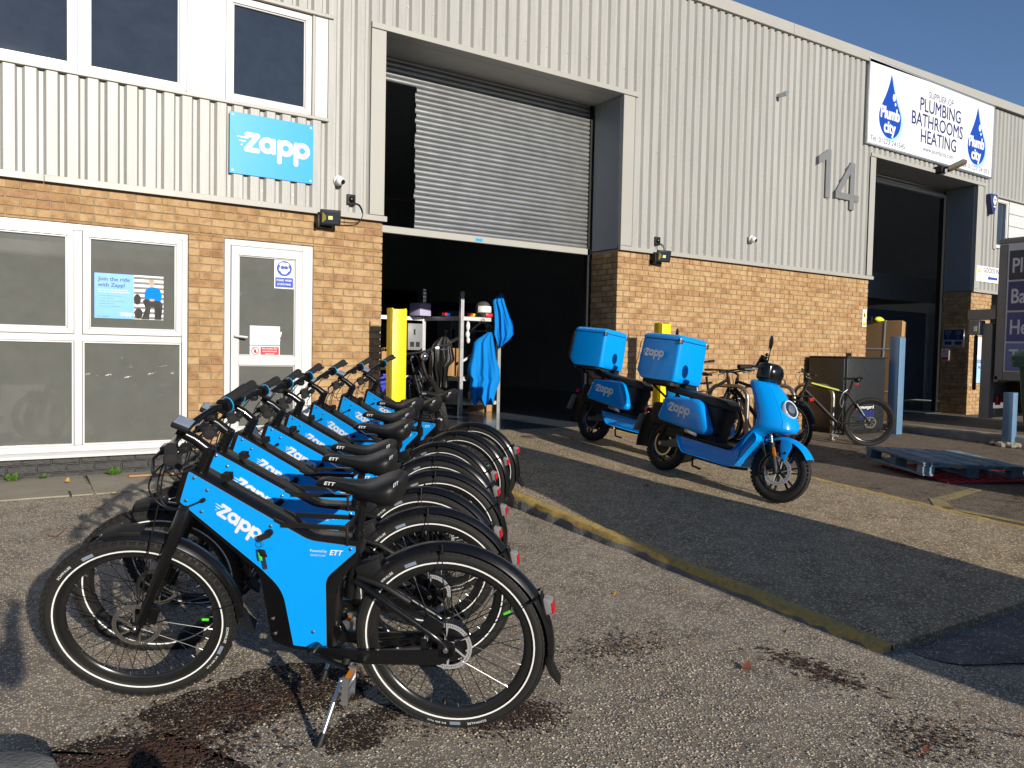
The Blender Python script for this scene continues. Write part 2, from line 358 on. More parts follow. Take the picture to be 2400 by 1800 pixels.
def mk_asphalt(name, matrix, chips, cover, stain=None, stain_scale=.55, stain_cut=.6, scale=105, patch=.35, bump=.8):
    m, t, b, N, L = nodes(name)
    g = N('NewGeometry'); P = g.outputs['Position']
    wob = N('TexNoise', i_Scale=60.0, i_Detail=2.0); L(P, wob.inputs['Vector'])
    va = N('VectorMath', operation='SCALE'); L(wob.outputs['Color'], va.inputs[0]); va.inputs['Scale'].default_value = .008
    ad = N('VectorMath', operation='ADD'); L(P, ad.inputs[0]); L(va.outputs[0], ad.inputs[1])
    v = N('TexVoronoi', feature='F1', i_Scale=float(scale)); L(ad.outputs[0], v.inputs['Vector'])
    big = N('TexNoise', i_Scale=.9, i_Detail=7.0, i_Roughness=.62); L(P, big.inputs['Vector'])
    mid = N('TexNoise', i_Scale=5.0, i_Detail=6.0, i_Roughness=.65); L(P, mid.inputs['Vector'])
    sc = N('SeparateColor'); L(v.outputs['Color'], sc.inputs[0])
    ck = N('TexVoronoi', feature='DISTANCE_TO_EDGE', i_Scale=.55); cw = N('TexNoise', i_Scale=2.2, i_Detail=8.0, i_Roughness=.7); L(P, cw.inputs['Vector'])
    cs_ = N('VectorMath', operation='SCALE'); L(cw.outputs['Color'], cs_.inputs[0]); cs_.inputs['Scale'].default_value = .55; ca = N('VectorMath', operation='ADD'); L(P, ca.inputs[0]); L(cs_.outputs[0], ca.inputs[1]); L(ca.outputs[0], ck.inputs['Vector'])
    ckr = ramp(N, [(.0, (1,1,1)), (.0035, (0,0,0))]); L(ck.outputs['Distance'], ckr.inputs[0])
    ckm = ramp(N, [(.50, (0,0,0)), (.60, (.75,.75,.75))]); L(big.outputs['Fac'], ckm.inputs[0])
    crk = N('Math', operation='MULTIPLY'); L(ckr.outputs[0], crk.inputs[0]); L(ckm.outputs[0], crk.inputs[1])
    # which cells are bare stone: random value against a cover that drifts with the wear noise
    cv = N('MapRange'); L(big.outputs['Fac'], cv.inputs[0]); cv.inputs[1].default_value = .3; cv.inputs[2].default_value = .7
    cv.inputs[3].default_value = cover*(1-patch); cv.inputs[4].default_value = cover*(1+patch)
    lt = N('Math', operation='LESS_THAN'); L(sc.outputs[0], lt.inputs[0]); L(cv.outputs[0], lt.inputs[1])
    sh = N('MapRange', interpolation_type='SMOOTHSTEP'); L(v.outputs['Distance'], sh.inputs[0]); sh.inputs[1].default_value = .38; sh.inputs[2].default_value = .58
    sh.inputs[3].default_value = 1; sh.inputs[4].default_value = 0
    mk = N('Math', operation='MULTIPLY'); L(lt.outputs[0], mk.inputs[0]); L(sh.outputs[0], mk.inputs[1])
    cr = ramp(N, [(i/(len(chips)-1), c) for i, c in enumerate(chips)]); L(sc.outputs[1], cr.inputs[0])
    mr = ramp(N, [(.32, tuple(x*.62 for x in matrix)), (.5, matrix), (.7, tuple(x*1.35 for x in matrix))]); L(mid.outputs['Fac'], mr.inputs[0])
    fine = N('TexNoise', i_Scale=240.0, i_Detail=3.0); L(P, fine.inputs['Vector'])
    fr = ramp(N, [(.35, (.6,.6,.6)), (.65, (1.3,1.3,1.3))]); L(fine.outputs['Fac'], fr.inputs[0])
    mf = N('Mix', data_type='RGBA', blend_type='MULTIPLY'); mf.inputs[0].default_value = 1; L(mr.outputs[0], mf.inputs[6]); L(fr.outputs[0], mf.inputs[7])
    mx = N('Mix', data_type='RGBA'); L(mk.outputs[0], mx.inputs[0]); L(mf.outputs[2], mx.inputs[6]); L(cr.outputs[0], mx.inputs[7])
    out = mx.outputs[2]
    m4 = N('Mix', data_type='RGBA'); L(crk.outputs[0], m4.inputs[0]); L(out, m4.inputs[6]); m4.inputs[7].default_value = (.03,.026,.022,1); out = m4.outputs[2]
    if stain:
        n5 = N('TexNoise', i_Scale=stain_scale, i_Detail=9.0, i_Roughness=.68, i_Distortion=.4); L(P, n5.inputs['Vector'])
        rs = ramp(N, [(stain_cut, (0,0,0)), (stain_cut+.05, (.85,.85,.85))]); L(n5.outputs['Fac'], rs.inputs[0])
        inv = N('Math', operation='MULTIPLY_ADD'); L(mk.outputs[0], inv.inputs[0]); inv.inputs[1].default_value = -.6; inv.inputs[2].default_value = 1
        ml = N('Math', operation='MULTIPLY'); L(rs.outputs[0], ml.inputs[0]); L(inv.outputs[0], ml.inputs[1])
        m5 = N('Mix', data_type='RGBA'); L(ml.outputs[0], m5.inputs[0]); L(out, m5.inputs[6]); m5.inputs[7].default_value = (*stain, 1); out = m5.outputs[2]
    L(out, b.inputs['Base Color']); b.inputs['Roughness'].default_value = .8; b.inputs['Specular IOR Level'].default_value = .3
    hs = N('Math', operation='MULTIPLY_ADD'); L(mk.outputs[0], hs.inputs[0]); hs.inputs[1].default_value = .6; L(fine.outputs['Fac'], hs.inputs[2])
    bp = N('Bump', i_Strength=bump, i_Distance=.006); L(hs.outputs[0], bp.inputs['Height']); L(bp.outputs[0], b.inputs['Normal'])
    return m
CH = [(.50,.40,.25), (.62,.56,.44), (.36,.30,.22), (.72,.68,.58), (.55,.38,.17), (.44,.42,.38)]
CH2 = [tuple(min(.85, x*1.18) for x in c) for c in CH]
M['asphalt'] = mk_asphalt('car_park_asphalt', (.255,.215,.168), CH2, .48, stain=(.06,.04,.028), stain_scale=.85, stain_cut=.66)
M['drive'] = mk_asphalt('driveway_aggregate', (.29,.225,.145), [(.78,.62,.38), (.84,.72,.50), (.50,.40,.26), (.30,.23,.15), (.80,.58,.30)], .62, scale=72, patch=.25, bump=1.0)
M['yard'] = mk_asphalt('yard_asphalt', (.14,.112,.085), [(.40,.28,.18), (.30,.25,.18), (.42,.36,.27), (.25,.20,.14)], .34, stain=(.03,.022,.016), stain_scale=1.1, stain_cut=.6)
M['apron'] = mk_asphalt('dark_asphalt', (.13,.125,.12), CH, .18)
M['damp'] = mk_asphalt('damp_humus_tarmac', (.026,.017,.012), [(.12,.08,.05), (.45,.38,.26), (.07,.05,.035), (.60,.52,.38), (.16,.12,.08)], .46, patch=.7)
M['slab'] = mat('paving_slab', (.30,.265,.20), .85, var=.18, vs_=7, bump=.35, bs=120, dirt=(.18,.15,.11), dirt_amt=.4, dscale=3, obj=.07)
def mk_kerb():
    m, t, b, N, L = nodes('yellow_kerb_paint')
    g = N('NewGeometry'); n = N('TexNoise', i_Scale=34.0, i_Detail=9.0, i_Roughness=.8); L(g.outputs['Position'], n.inputs['Vector'])
    r = ramp(N, [(.36, (.20,.165,.12)), (.46, (.40,.28,.095)), (.64, (.58,.38,.065))]); L(n.outputs['Fac'], r.inputs[0]); L(r.outputs[0], b.inputs['Base Color'])
    b.inputs['Roughness'].default_value = .8
    bp = N('Bump', i_Strength=.7, i_Distance=.008); L(n.outputs['Fac'], bp.inputs['Height']); L(bp.outputs[0], b.inputs['Normal'])
    return m
M['kerb'] = mk_kerb()
M['oldpaint'] = mat('worn_line_paint', (.30,.24,.10), .8, var=.4, vs_=20, dirt=(.10,.08,.06), dirt_amt=.9, dscale=9)
def mk_pane(name, c, rough, streak):
    m, t, b, N, L = nodes(name)
    g = N('NewGeometry'); n = N('TexNoise', i_Scale=5.0, i_Detail=9.0, i_Roughness=.7); L(g.outputs['Position'], n.inputs['Vector'])
    r = ramp(N, [(.35, tuple(x*(1-streak) for x in c)), (.7, tuple(x*(1+streak) for x in c))]); L(n.outputs['Fac'], r.inputs[0]); L(r.outputs[0], b.inputs['Base Color'])
    b.inputs['Roughness'].default_value = rough
    b.inputs['Coat Weight'].default_value = 1; b.inputs['Coat Roughness'].default_value = .015; b.inputs['Specular IOR Level'].default_value = .0
    return m
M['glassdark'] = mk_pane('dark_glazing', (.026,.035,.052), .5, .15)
M['glassgrey'] = mk_pane('filmed_glazing', (.115,.118,.107), .5, .08)
# ------------------------------------------------------------------ ground levels
def car_z(y): return 0.0 if y <= -4.6 else .19*(min(y, -.95)+4.6)/3.65
def drive_z(y): return .43 if y >= .2 else max(.04, .43+.0634*(y-.2))
def yard_z(y): return max(0.006, .25+.032*y)
def ramp_z(y): return .36+.012*min(y, 0)
def sheet(name, x0, x1, ys, zf, m, label=None, thick=None):
    b = MB(); n = len(ys)
    for y in ys: b.v += [(x0, y, zf(y)), (x1, y, zf(y))]
    for i in range(n-1): b.f.append((2*i, 2*i+1, 2*i+3, 2*i+2)); b.m.append(0)
    if thick:
        o = len(b.v)
        for y in ys: b.v += [(x0, y, zf(y)-thick), (x1, y, zf(y)-thick)]
        for i in range(n-1):
            b.f += [(2*i, 2*i+2, o+2*i+2, o+2*i), (2*i+1, o+2*i+1, o+2*i+3, 2*i+3)]; b.m += [0, 0]
        b.f += [(0, o, o+1, 1), (2*n-2, 2*n-1, o+2*n-1, o+2*n-2)]; b.m += [0, 0]
    return tag(b.build(name, m, smooth=0), label, kind='structure')
ar = lambda a, b, n: [a+(b-a)*i/n for i in range(n+1)]
def lot_z(x, y):
    z = car_z(y)
    if x <= -4.15 or x > -3.3: return z
    t = (x+4.15)/.72; wgt = min(1, max(0, (y+7.0)/.9)) if y < -5.9 else 1
    up = drive_z(y)-(.03+.075*min(1, max(0, (y+5.9)/3.6)))-z
    return z+max(0, up)*min(1, t)**1.6*wgt
b = MB(); xs = [-70, -20, -9, -5.2, -4.15, -3.95, -3.8, -3.65, -3.5, -3.36, -3.2, 0, 70]; ys = [-90, -12]+ar(-8, -4.6, 14)+ar(-4.4, -.95, 14)+[.05]
for y in ys: b.v += [(x, y, lot_z(x, y)) for x in xs]
for i in range(len(ys)-1):
    for j in range(len(xs)-1): a_ = i*len(xs)+j; b.f.append((a_, a_+1, a_+1+len(xs), a_+len(xs))); b.m.append(0)
tag(b.build('car_park', M['asphalt'], smooth=30), kind='structure')
sheet('driveway', -3.36, -.16, [-5.95]+ar(-5.5, .2, 10)+[.24], drive_z, M['drive'], thick=.4)
sheet('yard', -.10, 30, [-7.7]+ar(-6, .05, 6), yard_z, M['yard'])
sheet('ramp', 5.77, 30, [-8, -3, 0, .5], ramp_z, M['yard'], thick=.4)
b = MB().box(-9.3, 5.6, .24, 16, .30, .431); tag(b.build('warehouse_floor', M['concrete'], smooth=0), kind='structure')
b = MB().box(5.66, 14, .5, 16, .26, .368); tag(b.build('workshop_floor', M['concrete'], smooth=0), kind='structure')
# apron of darker tarmac with ragged edge beyond the end of the driveway
pl = [(-3.3,-5.97),(-2.6,-5.99),(-1.4,-5.98),(0.4,-6.0),(2.5,-6.1),(2.6,-9),(-1.6,-9),(-2.3,-8.1),(-2.5,-7.4),(-2.42,-6.9),(-2.75,-6.6),(-2.9,-6.35),(-3.25,-6.2)]
b = MB().add([(x, y, .008) for x, y in rpoly(pl, .12, 3)], [tuple(range(len(rpoly(pl, .12, 3))))]); tag(b.build('tarmac_patch', M['apron'], smooth=0), kind='structure')
DAMP = [[(-6.49,-4.88),(-6.31,-4.73),(-6.08,-4.68),(-5.81,-4.65),(-5.67,-4.79),(-5.58,-4.97),(-5.71,-5.13),(-5.9,-5.13),(-6.08,-5.08),(-6.25,-5.13),(-6.42,-5.09)],
 [(-6.85,-5.04),(-6.77,-4.97),(-6.63,-4.93),(-6.43,-5.01),(-6.33,-5.16),(-6.25,-5.37),(-6.24,-5.53),(-6.59,-5.6),(-6.86,-5.45)],
 [(-5.94,-5.32),(-5.85,-5.26),(-5.65,-5.21),(-5.51,-5.23),(-5.67,-5.37),(-5.79,-5.41),(-5.87,-5.51),(-5.98,-5.47)]]
rgd = random.Random(21)
for P_ in DAMP:
    pts = [tuple(p) for p in P_]
    for amp in (.05, .028, .016, .009):                       # ragged outline by midpoint displacement
        q = []
        for (xa, ya), (xb, yb) in zip(pts, pts[1:]+pts[:1]): q += [(xa, ya), ((xa+xb)/2+rgd.uniform(-amp, amp), (ya+yb)/2+rgd.uniform(-amp, amp))]
        pts = q
    b = MB().add([(x, y, lot_z(x, y)+.003) for x, y in pts], [tuple(range(len(pts)))]); tag(b.build('damp_patch', M['damp'], smooth=0), kind='structure')
# kerbs: a painted concrete edge that follows the slope
def kerb(name, x0, x1, y0, y1, zt, zb, n, m, rnd=.02):
    b = MB(); rg = random.Random(4); rings = []
    for i in range(n+1):
        y = y0+(y1-y0)*i/n; t = zt(y)+rg.uniform(-.004,.004); lo = zb(y)-.1; j = rg.uniform(-.012,.012)
        rings.append([(x0-.012+j, y, lo), (x0+j*1.3, y, t-.034+rg.uniform(-.008,.008)), (x0+.022+j, y, t-.006), (x0+.05, y, t), (x1, y, t+.001), (x1, y, lo)])
    b.loft(rings); b.m = [1 if (len(f) == 4 and k_ % 6 in (0, 5)) else 0 for k_, f in enumerate(b.f)]; return b.build(name, [m, M['stone']])
tag(kerb('kerb', -3.425, -3.345, -5.95, -.02, lambda y: drive_z(y)+.006, car_z, 90, M['kerb']), kind='structure')
tag(kerb('kerb', -.165, -.095, -5.95, -.02, lambda y: drive_z(y)+.006, yard_z, 90, M['kerb']), kind='structure')
kb = kerb('kerb', 5.66, 5.80, -8, -.02, lambda y: ramp_z(y)+.006, yard_z, 60, M['slab']); tag(kb, kind='structure')
# worn yellow bay lines in the yard
for pts in ([(.42,-4.25),(1.35,-4.12),(1.32,-4.0),(.36,-4.12)], [(.05,-4.5),(.42,-4.22),(.36,-4.10),(.0,-4.35)], [(.02,-4.4),(.12,-5.6),(.22,-5.6),(.13,-4.35)]):
    b = MB().add([(x, y, yard_z(y)+.005) for x, y in pts], [(0,1,2,3)]); tag(b.build('yard_marking', M['oldpaint'], smooth=0), kind='structure')
# pavement of slabs along the left wall
pv = MB().box(-12, -3.46, -.94, -.02, .0, .188).build('pavement', M['stone'], smooth=0); tag(pv, kind='structure')
for i in range(6):
    x1 = -3.47-.675*i if i else -3.47; x0 = -3.47-.675*(i+1)
    xs = [(-3.62-.667*(i+1)+.01, -3.62-.667*i-.01)][0]
    xs = (max(-9, xs[0]), min(-3.47, xs[1]))
    MB().add([(xs[0],-.95,.10),(xs[1],-.95,.10),(xs[1],-.015,.10),(xs[0],-.015,.10),(xs[0],-.95,.200),(xs[1],-.95,.200),(xs[1],-.015,.217),(xs[0],-.015,.217)],
             [(0,3,2,1),(4,5,6,7),(0,1,5,4),(1,2,6,5),(2,3,7,6),(3,0,4,7)]).build('slab', M['slab'], pv, bevel=.006, seg=1)
# ------------------------------------------------------------------ brick walls
FOC = 1824.93
def pix_area(c, w, h):
    d = (Vector(c)-CAM); z = d.dot(_f); 
    if z < .3: return 0
    x = FOC*d.dot(_r)/z; y = FOC*d.dot(_u)/z
    if abs(x) > 1230 or abs(y) > 930: return 0
    return w*h*(FOC/z)**2*max(.05, abs(d.normalized().y))
BRICKMESH = {}
def brick_mesh(dx, dy, dz, m):
    k = (round(dx, 3), round(dy, 3), round(dz, 3), m)
    if k not in BRICKMESH: BRICKMESH[k] = MB().box(-dx/2, dx/2, -dy/2, dy/2, -dz/2, dz/2).mesh('brick', M[m], bevel=.004, seg=1, smooth=0)
    return BRICKMESH[k]
def row_list(z0, z1):
    out = []
    for r in range(-2, 60):
        top = 2.815-.021-.075*r+.0
        lo = top-.065
        if lo < z1-.004 and top > z0+.004: out.append((r, max(lo, z0), min(top, z1)))
    return out
def face_bricks(rects, xref, y=0.0, mat_of=lambda z: 'brick', gap=.01):
    """stretcher bond on the plane y; xref is a corner where even courses end with a whole brick"""
    L = []
    for x0, x1, z0, z1 in rects:
        for r, lo, hi in row_list(z0, z1):
            ph = xref + (0 if r % 2 == 0 else .1125)
            k0 = math.floor((x0-ph)/.225)-1
            for k in range(k0, k0+int((x1-x0)/.225)+4):
                a = ph+.225*k; c = a+.215; a, c = max(a, x0), min(c, x1)
                if c-a > .02: L.append((((a+c)/2, y+.05, (lo+hi)/2), (c-a, .10, hi-lo), mat_of((lo+hi)/2)))
    return L
def reveal_bricks(x, y0, y1, z0, z1, mat_of=lambda z: 'brick'):
    L = []
    for r, lo, hi in row_list(z0, z1):
        a = y0+.113 if r % 2 == 0 else y0+.2255
        first = True
        if r % 2: L.append(((x+.05, y0+.1575, (lo+hi)/2), (.10, .112, hi-lo), mat_of((lo+hi)/2)))
        while a < y1-.02:
            c = min(a+.215, y1); L.append(((x+.05, (a+c)/2, (lo+hi)/2), (.10, c-a, hi-lo), mat_of((lo+hi)/2))); a += .225
    return L
def wall(label, loc, L, cores, limit=300):
    w = thing('brick_wall', label, 'brick wall', loc)
    off = Vector(loc); rg = random.Random(7)
    for n, (x0, x1, y0, y1, z0, z1, m) in enumerate(cores):
        MB().box(x0, x1, y0, y1, z0, z1).xf(Matrix.Translation(-off)).build('mortar_bed', M[m], w, smooth=0)
    L.sort(key=lambda q: -pix_area(q[0], max(q[1][0], q[1][1]), q[1][2]))
    rest = {}
    for i, (c, d, m) in enumerate(L):
        j = Vector((rg.uniform(-.0015,.0015), rg.uniform(-.002,.002), rg.uniform(-.001,.001)))
        if i < limit and pix_area(c, d[0], d[2]) > 30:
            o = bpy.data.objects.new('brick', brick_mesh(*d, m)); COL.objects.link(o); o.parent = w
            o.location = Vector(c)-off+j; o.rotation_euler = (rg.uniform(-.008,.008), rg.uniform(-.004,.004), rg.uniform(-.006,.006))
        else:
            q = Vector(c)-off+j; rest.setdefault(m, MB()).box(q.x-d[0]/2, q.x+d[0]/2, q.y-d[1]/2, q.y+d[1]/2, q.z-d[2]/2, q.z+d[2]/2)
    for m, b in rest.items(): tag(b.build('bricks', M[m], w, bevel=.004, seg=1, smooth=0), kind='stuff')
    return w
pm = lambda z: 'plinthpaint' if z < .385 else 'brick'
TOP = 2.80
L = face_bricks([(-9.3, -3.4, 2.478, TOP), (-5.405, -5.073, .05, 2.478), (-4.176, -3.4, .05, 2.478), (-9.3, -5.405, .05, .382)], -3.4-.215, mat_of=pm)
wall('buff brick wall with black painted foot round the white window and door', (-6.3, 0, 0), L,
     [(-9.3, -3.412, .010, .24, 2.478, 2.83, 'mortar'), (-5.405, -5.073, .010, .24, .382, 2.478, 'mortar'), (-4.176, -3.412, .010, .24, .382, 2.478, 'mortar'), (-9.3, -3.412, .012, .24, 0, .382, 'plinthpaint')])
L = face_bricks([(0, 5.735, .1, TOP)], 0) + reveal_bricks(0, 0, .56, .3, TOP)
wall('wide buff brick wall behind the parked scooters and the bicycle stands', (2.9, 0, 0), L, [(.012, 5.725, .010, .56, .05, 2.83, 'mortar')])
L = face_bricks([(9.24, 10.05, .2, TOP)], 9.24) + reveal_bricks(9.24, 0, .56, .3, TOP)
wall('narrow brick pier with a brown shaded side, right of the far doorway', (9.6, 0, 0), L, [(9.252, 10.04, .010, .56, .05, 2.83, 'mortar')])
# ------------------------------------------------------------------ the warehouse
WH = thing('warehouse', 'grey corrugated steel warehouse with open roller doors over brick walls', 'warehouse', (0, 0, 0))
ZR = 6.5; PIT_ = .158
def clad(x0, x1, z0, z1, y=0.0):
    """trapezoid sheets about 0.95 m wide; crest stands 36 mm proud"""
    prof = [(0, -.036), (.083, -.036), (.104, -.002), (.135, -.002), (.158, -.036)]
    x = x0; n = max(1, round((x1-x0)/.948)); 
    for i in range(n):
        a = x0+(x1-x0)*i/n; c = x0+(x1-x0)*(i+1)/n
        if n > 1:
            a = x0 if i == 0 else round((a-.02)/PIT_)*PIT_+.02; c = x1 if i == n-1 else round((c-.02)/PIT_)*PIT_+.02
        xs = []
        k = math.floor(a/PIT_)-1
        pts = [(PIT_*j+p[0]-.10, p[1]) for j in range(k, k+int((c-a)/PIT_)+5) for p in prof[:-1]]
        def yat(xx):
            for (xa, ya), (xb, yb) in zip(pts[:-1], pts[1:]):
                if xa <= xx <= xb: return ya+(yb-ya)*(xx-xa)/(xb-xa)
            return -.036
        seq = [(a, yat(a))]+[p for p in pts if a+.001 < p[0] < c-.001]+[(c, yat(c))]
        b = MB(); lap = .0012*(i % 2)
        fr = [(px, y+py-lap) for px, py in seq]; bk = [(px, y+py-lap+.003) for px, py in reversed(seq)]
        b.v = [(px, py, z) for z in (z0, z1) for px, py in fr+bk]; m = len(fr)*2
        for j in range(m): b.f.append((j, (j+1) % m, m+(j+1) % m, m+j)); b.m.append(0)
        b.build('cladding_sheet', M['clad'], WH, smooth=0)
clad(-9.3, -4.05, 2.862, 3.772); clad(-4.05, -3.58, 2.862, ZR); clad(-3.58, .24, 4.925, ZR); clad(-9.3, -4.05, 4.868, ZR)
clad(.2, 3.01, 2.862, ZR); clad(3.01, 5.62, 2.862, ZR); clad(5.62, 9.52, 4.975, ZR); clad(9.40, 9.99, 2.862, ZR) ; clad(9.99, 15, 2.862, 3.74); clad(9.99, 15, 4.80, ZR)
def trim(x0, x1, y0, y1, z0, z1, m='flash', name='flashing', bev=.004): return MB().box(x0, x1, y0, y1, z0, z1).build(name, M[m], WH, bevel=bev, seg=1)
def drip(x0, x1, z=2.812):
    b = MB(); b.prism([(-.052, z), (-.052, z+.056), (-.040, z+.060), (.0, z+.066), (.0, z+.004)], x0, x1, 'x'); return b.build('flashing', M['flash'], WH, smooth=0)
for a, c in ((-9.3, -6.6), (-6.595, -3.372), (-.004, 3.0), (3.005, 5.80), (9.22, 15)): drip(a, c)
for xa, xb in ((-9.3, 3.4), (3.404, 15)):
    zt = lambda x: 6.585+.0165*(x-1.9)
    MB().loft([[(x, -.075, zt(x)-.17), (x, -.075, zt(x)), (x, .06, zt(x)), (x, .06, zt(x)-.17)] for x in (xa, xb)]).build('roof_capping', M['flash'], WH, bevel=.004, seg=1)
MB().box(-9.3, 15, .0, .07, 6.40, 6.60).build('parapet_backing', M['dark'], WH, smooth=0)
trim(-3.578, .241, -.06, .10, 4.862, 4.928)                      # head trim of the first door
trim(-3.575, -3.404, -.045, .02, 2.875, 4.860); trim(.002, .198, -.045, .02, 2.875, 4.860)
trim(-3.60, -3.577, -.012, .02, 2.875, 4.858); trim(-3.43, -3.402, .021, .60, 2.84, 4.858)
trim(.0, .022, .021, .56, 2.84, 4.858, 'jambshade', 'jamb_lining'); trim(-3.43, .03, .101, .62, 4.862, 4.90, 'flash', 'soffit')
trim(5.60, 5.762, -.045, .02, 2.875, 4.912); trim(5.585, 5.598, -.050, .02, 2.875, 4.912, 'blackmat'); trim(5.60, 9.50, -.06, .10, 4.915, 4.978); trim(9.242, 9.402, -.045, .02, 2.875, 4.912)
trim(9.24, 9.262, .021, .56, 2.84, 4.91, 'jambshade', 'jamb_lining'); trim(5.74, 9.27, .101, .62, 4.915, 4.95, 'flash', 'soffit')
for x in (-3.1, 3.05, 5.50): pass
# screws of the cladding
b = MB(); rg = random.Random(2)
for x0, x1, zs in ((-9.2, -4.1, (2.98, 3.68)), (.3, 5.55, (2.93, 4.2, 5.4)), (-3.5, .2, (5.2, 6.2))):
    k = math.ceil((x0+.1-.0)/PIT_)
    while k*PIT_-.10+.12 < x1:
        if k % 2 == 0:
            for z in zs: xx = k*PIT_-.10+.12; b.cyl((xx, -.001, z), (xx, -.012, z), .009, .006, 8)
        k += 1
tag(b.build('cladding_screws', M['galv'], WH), kind='stuff')
# shell behind the front
for q in ((-9.3, -9.2, .26, 16, .44, 6.4), (5.45, 5.60, .58, 16, .44, 6.4), (-9.3, 5.6, 15.9, 16, .44, 6.4), (5.61, 5.70, .58, 16, .38, 6.4), (13.9, 14.0, .6, 16, .38, 6.4), (5.7, 13.9, 9.9, 10, .38, 6.4)):
    MB().box(*q).build('interior_wall', M['wallin'], WH, smooth=0)
MB().box(-9.4, 15, .07, 18, 6.42, 6.48).build('roof', M['wallin'], WH, smooth=0)
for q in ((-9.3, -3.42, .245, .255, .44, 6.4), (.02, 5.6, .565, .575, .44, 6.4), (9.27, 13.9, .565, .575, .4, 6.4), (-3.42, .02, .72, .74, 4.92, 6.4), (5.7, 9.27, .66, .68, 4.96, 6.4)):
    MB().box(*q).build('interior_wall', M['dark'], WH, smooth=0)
# first roller shutter: curtain is narrower than the opening except for its top turns
rs = bpy.data.objects.new('roller_shutter', MB().box(-3.40, .03, .60, .655, 2.80, 2.885).mesh('roller_shutter', M['flash'], bevel=.005, seg=1)); COL.objects.link(rs); rs.parent = WH
def slat(x0, x1, y, z, h=.0585, parent=rs):
    pr = [(0, 0), (-.010, .006), (-.0165, .018), (-.018, .030), (-.0155, .042), (-.008, .052), (0, h-.002), (.004, h-.002), (.004, 0)]
    rings = [[(x, y+p[0], z+p[1]) for p in pr] for x in (x0, x1)]
    return MB().loft(rings).build('slat', M['slatm'], parent, smooth=50)
M['slatm'] = mat('shutter_slat', (.40,.41,.41), .34, .75, var=.12, vs_=3, dirt=(.20,.19,.18), dirt_amt=.35, dscale=2, obj=.05)
z = 2.887; i = 0; rg = random.Random(5)
while z < 4.90:
    slat(-2.72+rg.uniform(-.012,.012) if z < 4.55 else -3.39, -.045, .63, z); z += .0605
for x0, x1 in ((-.04, .0), (-3.40, -3.36)): MB().box(x0, x1, .60, .68, .44, 4.86).build('guide_rail', M['blackmat'], WH, smooth=0)
MB().box(.03, .055, .57, .60, .44, 2.83).build('door_post', M['blackmat'], WH, smooth=0)
MB().box(-1.86, -1.76, .596, .60, 2.82, 2.855).build('maker_plate', M['cyan'], rs, smooth=0)
# second roller shutter, rolled up
r2 = bpy.data.objects.new('roller_shutter', MB().box(5.8, 9.22, .56, .62, 4.74, 4.80).mesh('roller_shutter', M['flash'], bevel=.005, seg=1)); COL.objects.link(r2); r2.parent = WH
z = 4.802
while z < 4.90: slat(5.8, 9.22, .60, z, parent=r2); z += .0605
for x0, x1 in ((9.15, 9.235),): MB().box(x0, x1, .57, .66, .38, 4.86).build('guide_rail', M['blackmat'], WH, smooth=0)
# mezzanine front and clutter of the far workshop
MB().box(9.4, 13.8, 3.0, 3.1, 2.93, 3.55).build('mezzanine_front', mat('mezzanine_paint', (.60,.63,.68), .6), WH, smooth=0)
MB().box(9.4, 13.8, 3.12, 9.8, 2.98, 3.05).build('mezzanine_floor', M['dark'], WH, smooth=0)
MB().box(8.2, 13.8, 3.4, 3.5, .40, 2.7).build('partition', mat('partition_blue_grey', (.30,.36,.50), .7), WH, smooth=0)
MB().box(9.9, 10.3, 3.1, 3.38, 1.3, 2.2).build('fuse_box', mat('cream_box', (.32,.30,.22), .6), WH, bevel=.01)
# ------------------------------------------------------------------ windows and door
def frame_bar(mb, x0, x1, z0, z1, y0, y1): mb.box(x0, x1, y0, y1, z0, z1)
def window(x0, x1, z0, z1, fw, y=-.012, pane='glassdark', parent=WH, depth=.07, recess=.035):
    b = MB(); y0, y1 = y, y+depth
    b.prism([(x0, z0), (x1, z0), (x1-fw, z0+fw), (x0+fw, z0+fw)], y0, y1); b.prism([(x1, z0), (x1, z1), (x1-fw, z1-fw), (x1-fw, z0+fw)], y0, y1)
    b.prism([(x1, z1), (x0, z1), (x0+fw, z1-fw), (x1-fw, z1-fw)], y0, y1); b.prism([(x0, z1), (x0, z0), (x0+fw, z0+fw), (x0+fw, z1-fw)], y0, y1)
    g = .014; i0, i1, j0, j1 = x0+fw, x1-fw, z0+fw, z1-fw                      # glazing bead
    b.box(i0, i1, y0+.012, y1, j0, j0+g); b.box(i0, i1, y0+.012, y1, j1-g, j1); b.box(i0, i0+g, y0+.012, y1, j0+g, j1-g); b.box(i1-g, i1, y0+.012, y1, j0+g, j1-g)
    o = b.build('window', M['upvc'], parent, bevel=.004, seg=1)
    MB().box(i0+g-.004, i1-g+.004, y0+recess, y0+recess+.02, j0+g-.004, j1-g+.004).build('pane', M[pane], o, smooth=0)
    return o
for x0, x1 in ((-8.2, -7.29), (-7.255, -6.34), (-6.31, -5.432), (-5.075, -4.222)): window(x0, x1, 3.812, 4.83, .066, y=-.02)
trim(-5.43, -5.078, -.022, .02, 3.812, 4.83, 'upvc', 'infill_panel'); trim(-4.188, -4.052, -.03, .01, 3.80, 4.845, 'upvc', 'infill_panel'); trim(-4.22, -4.19, -.036, .02, 3.80, 4.845, 'flash')
trim(-9.3, -4.04, -.055, .02, 3.775, 3.808); trim(-9.3, -4.0, -.060, .02, 4.835, 4.872)
for xm in (-7.272, -6.325): trim(xm-.014, xm+.014, -.026, .03, 3.812, 4.83, 'upvc', 'mullion')
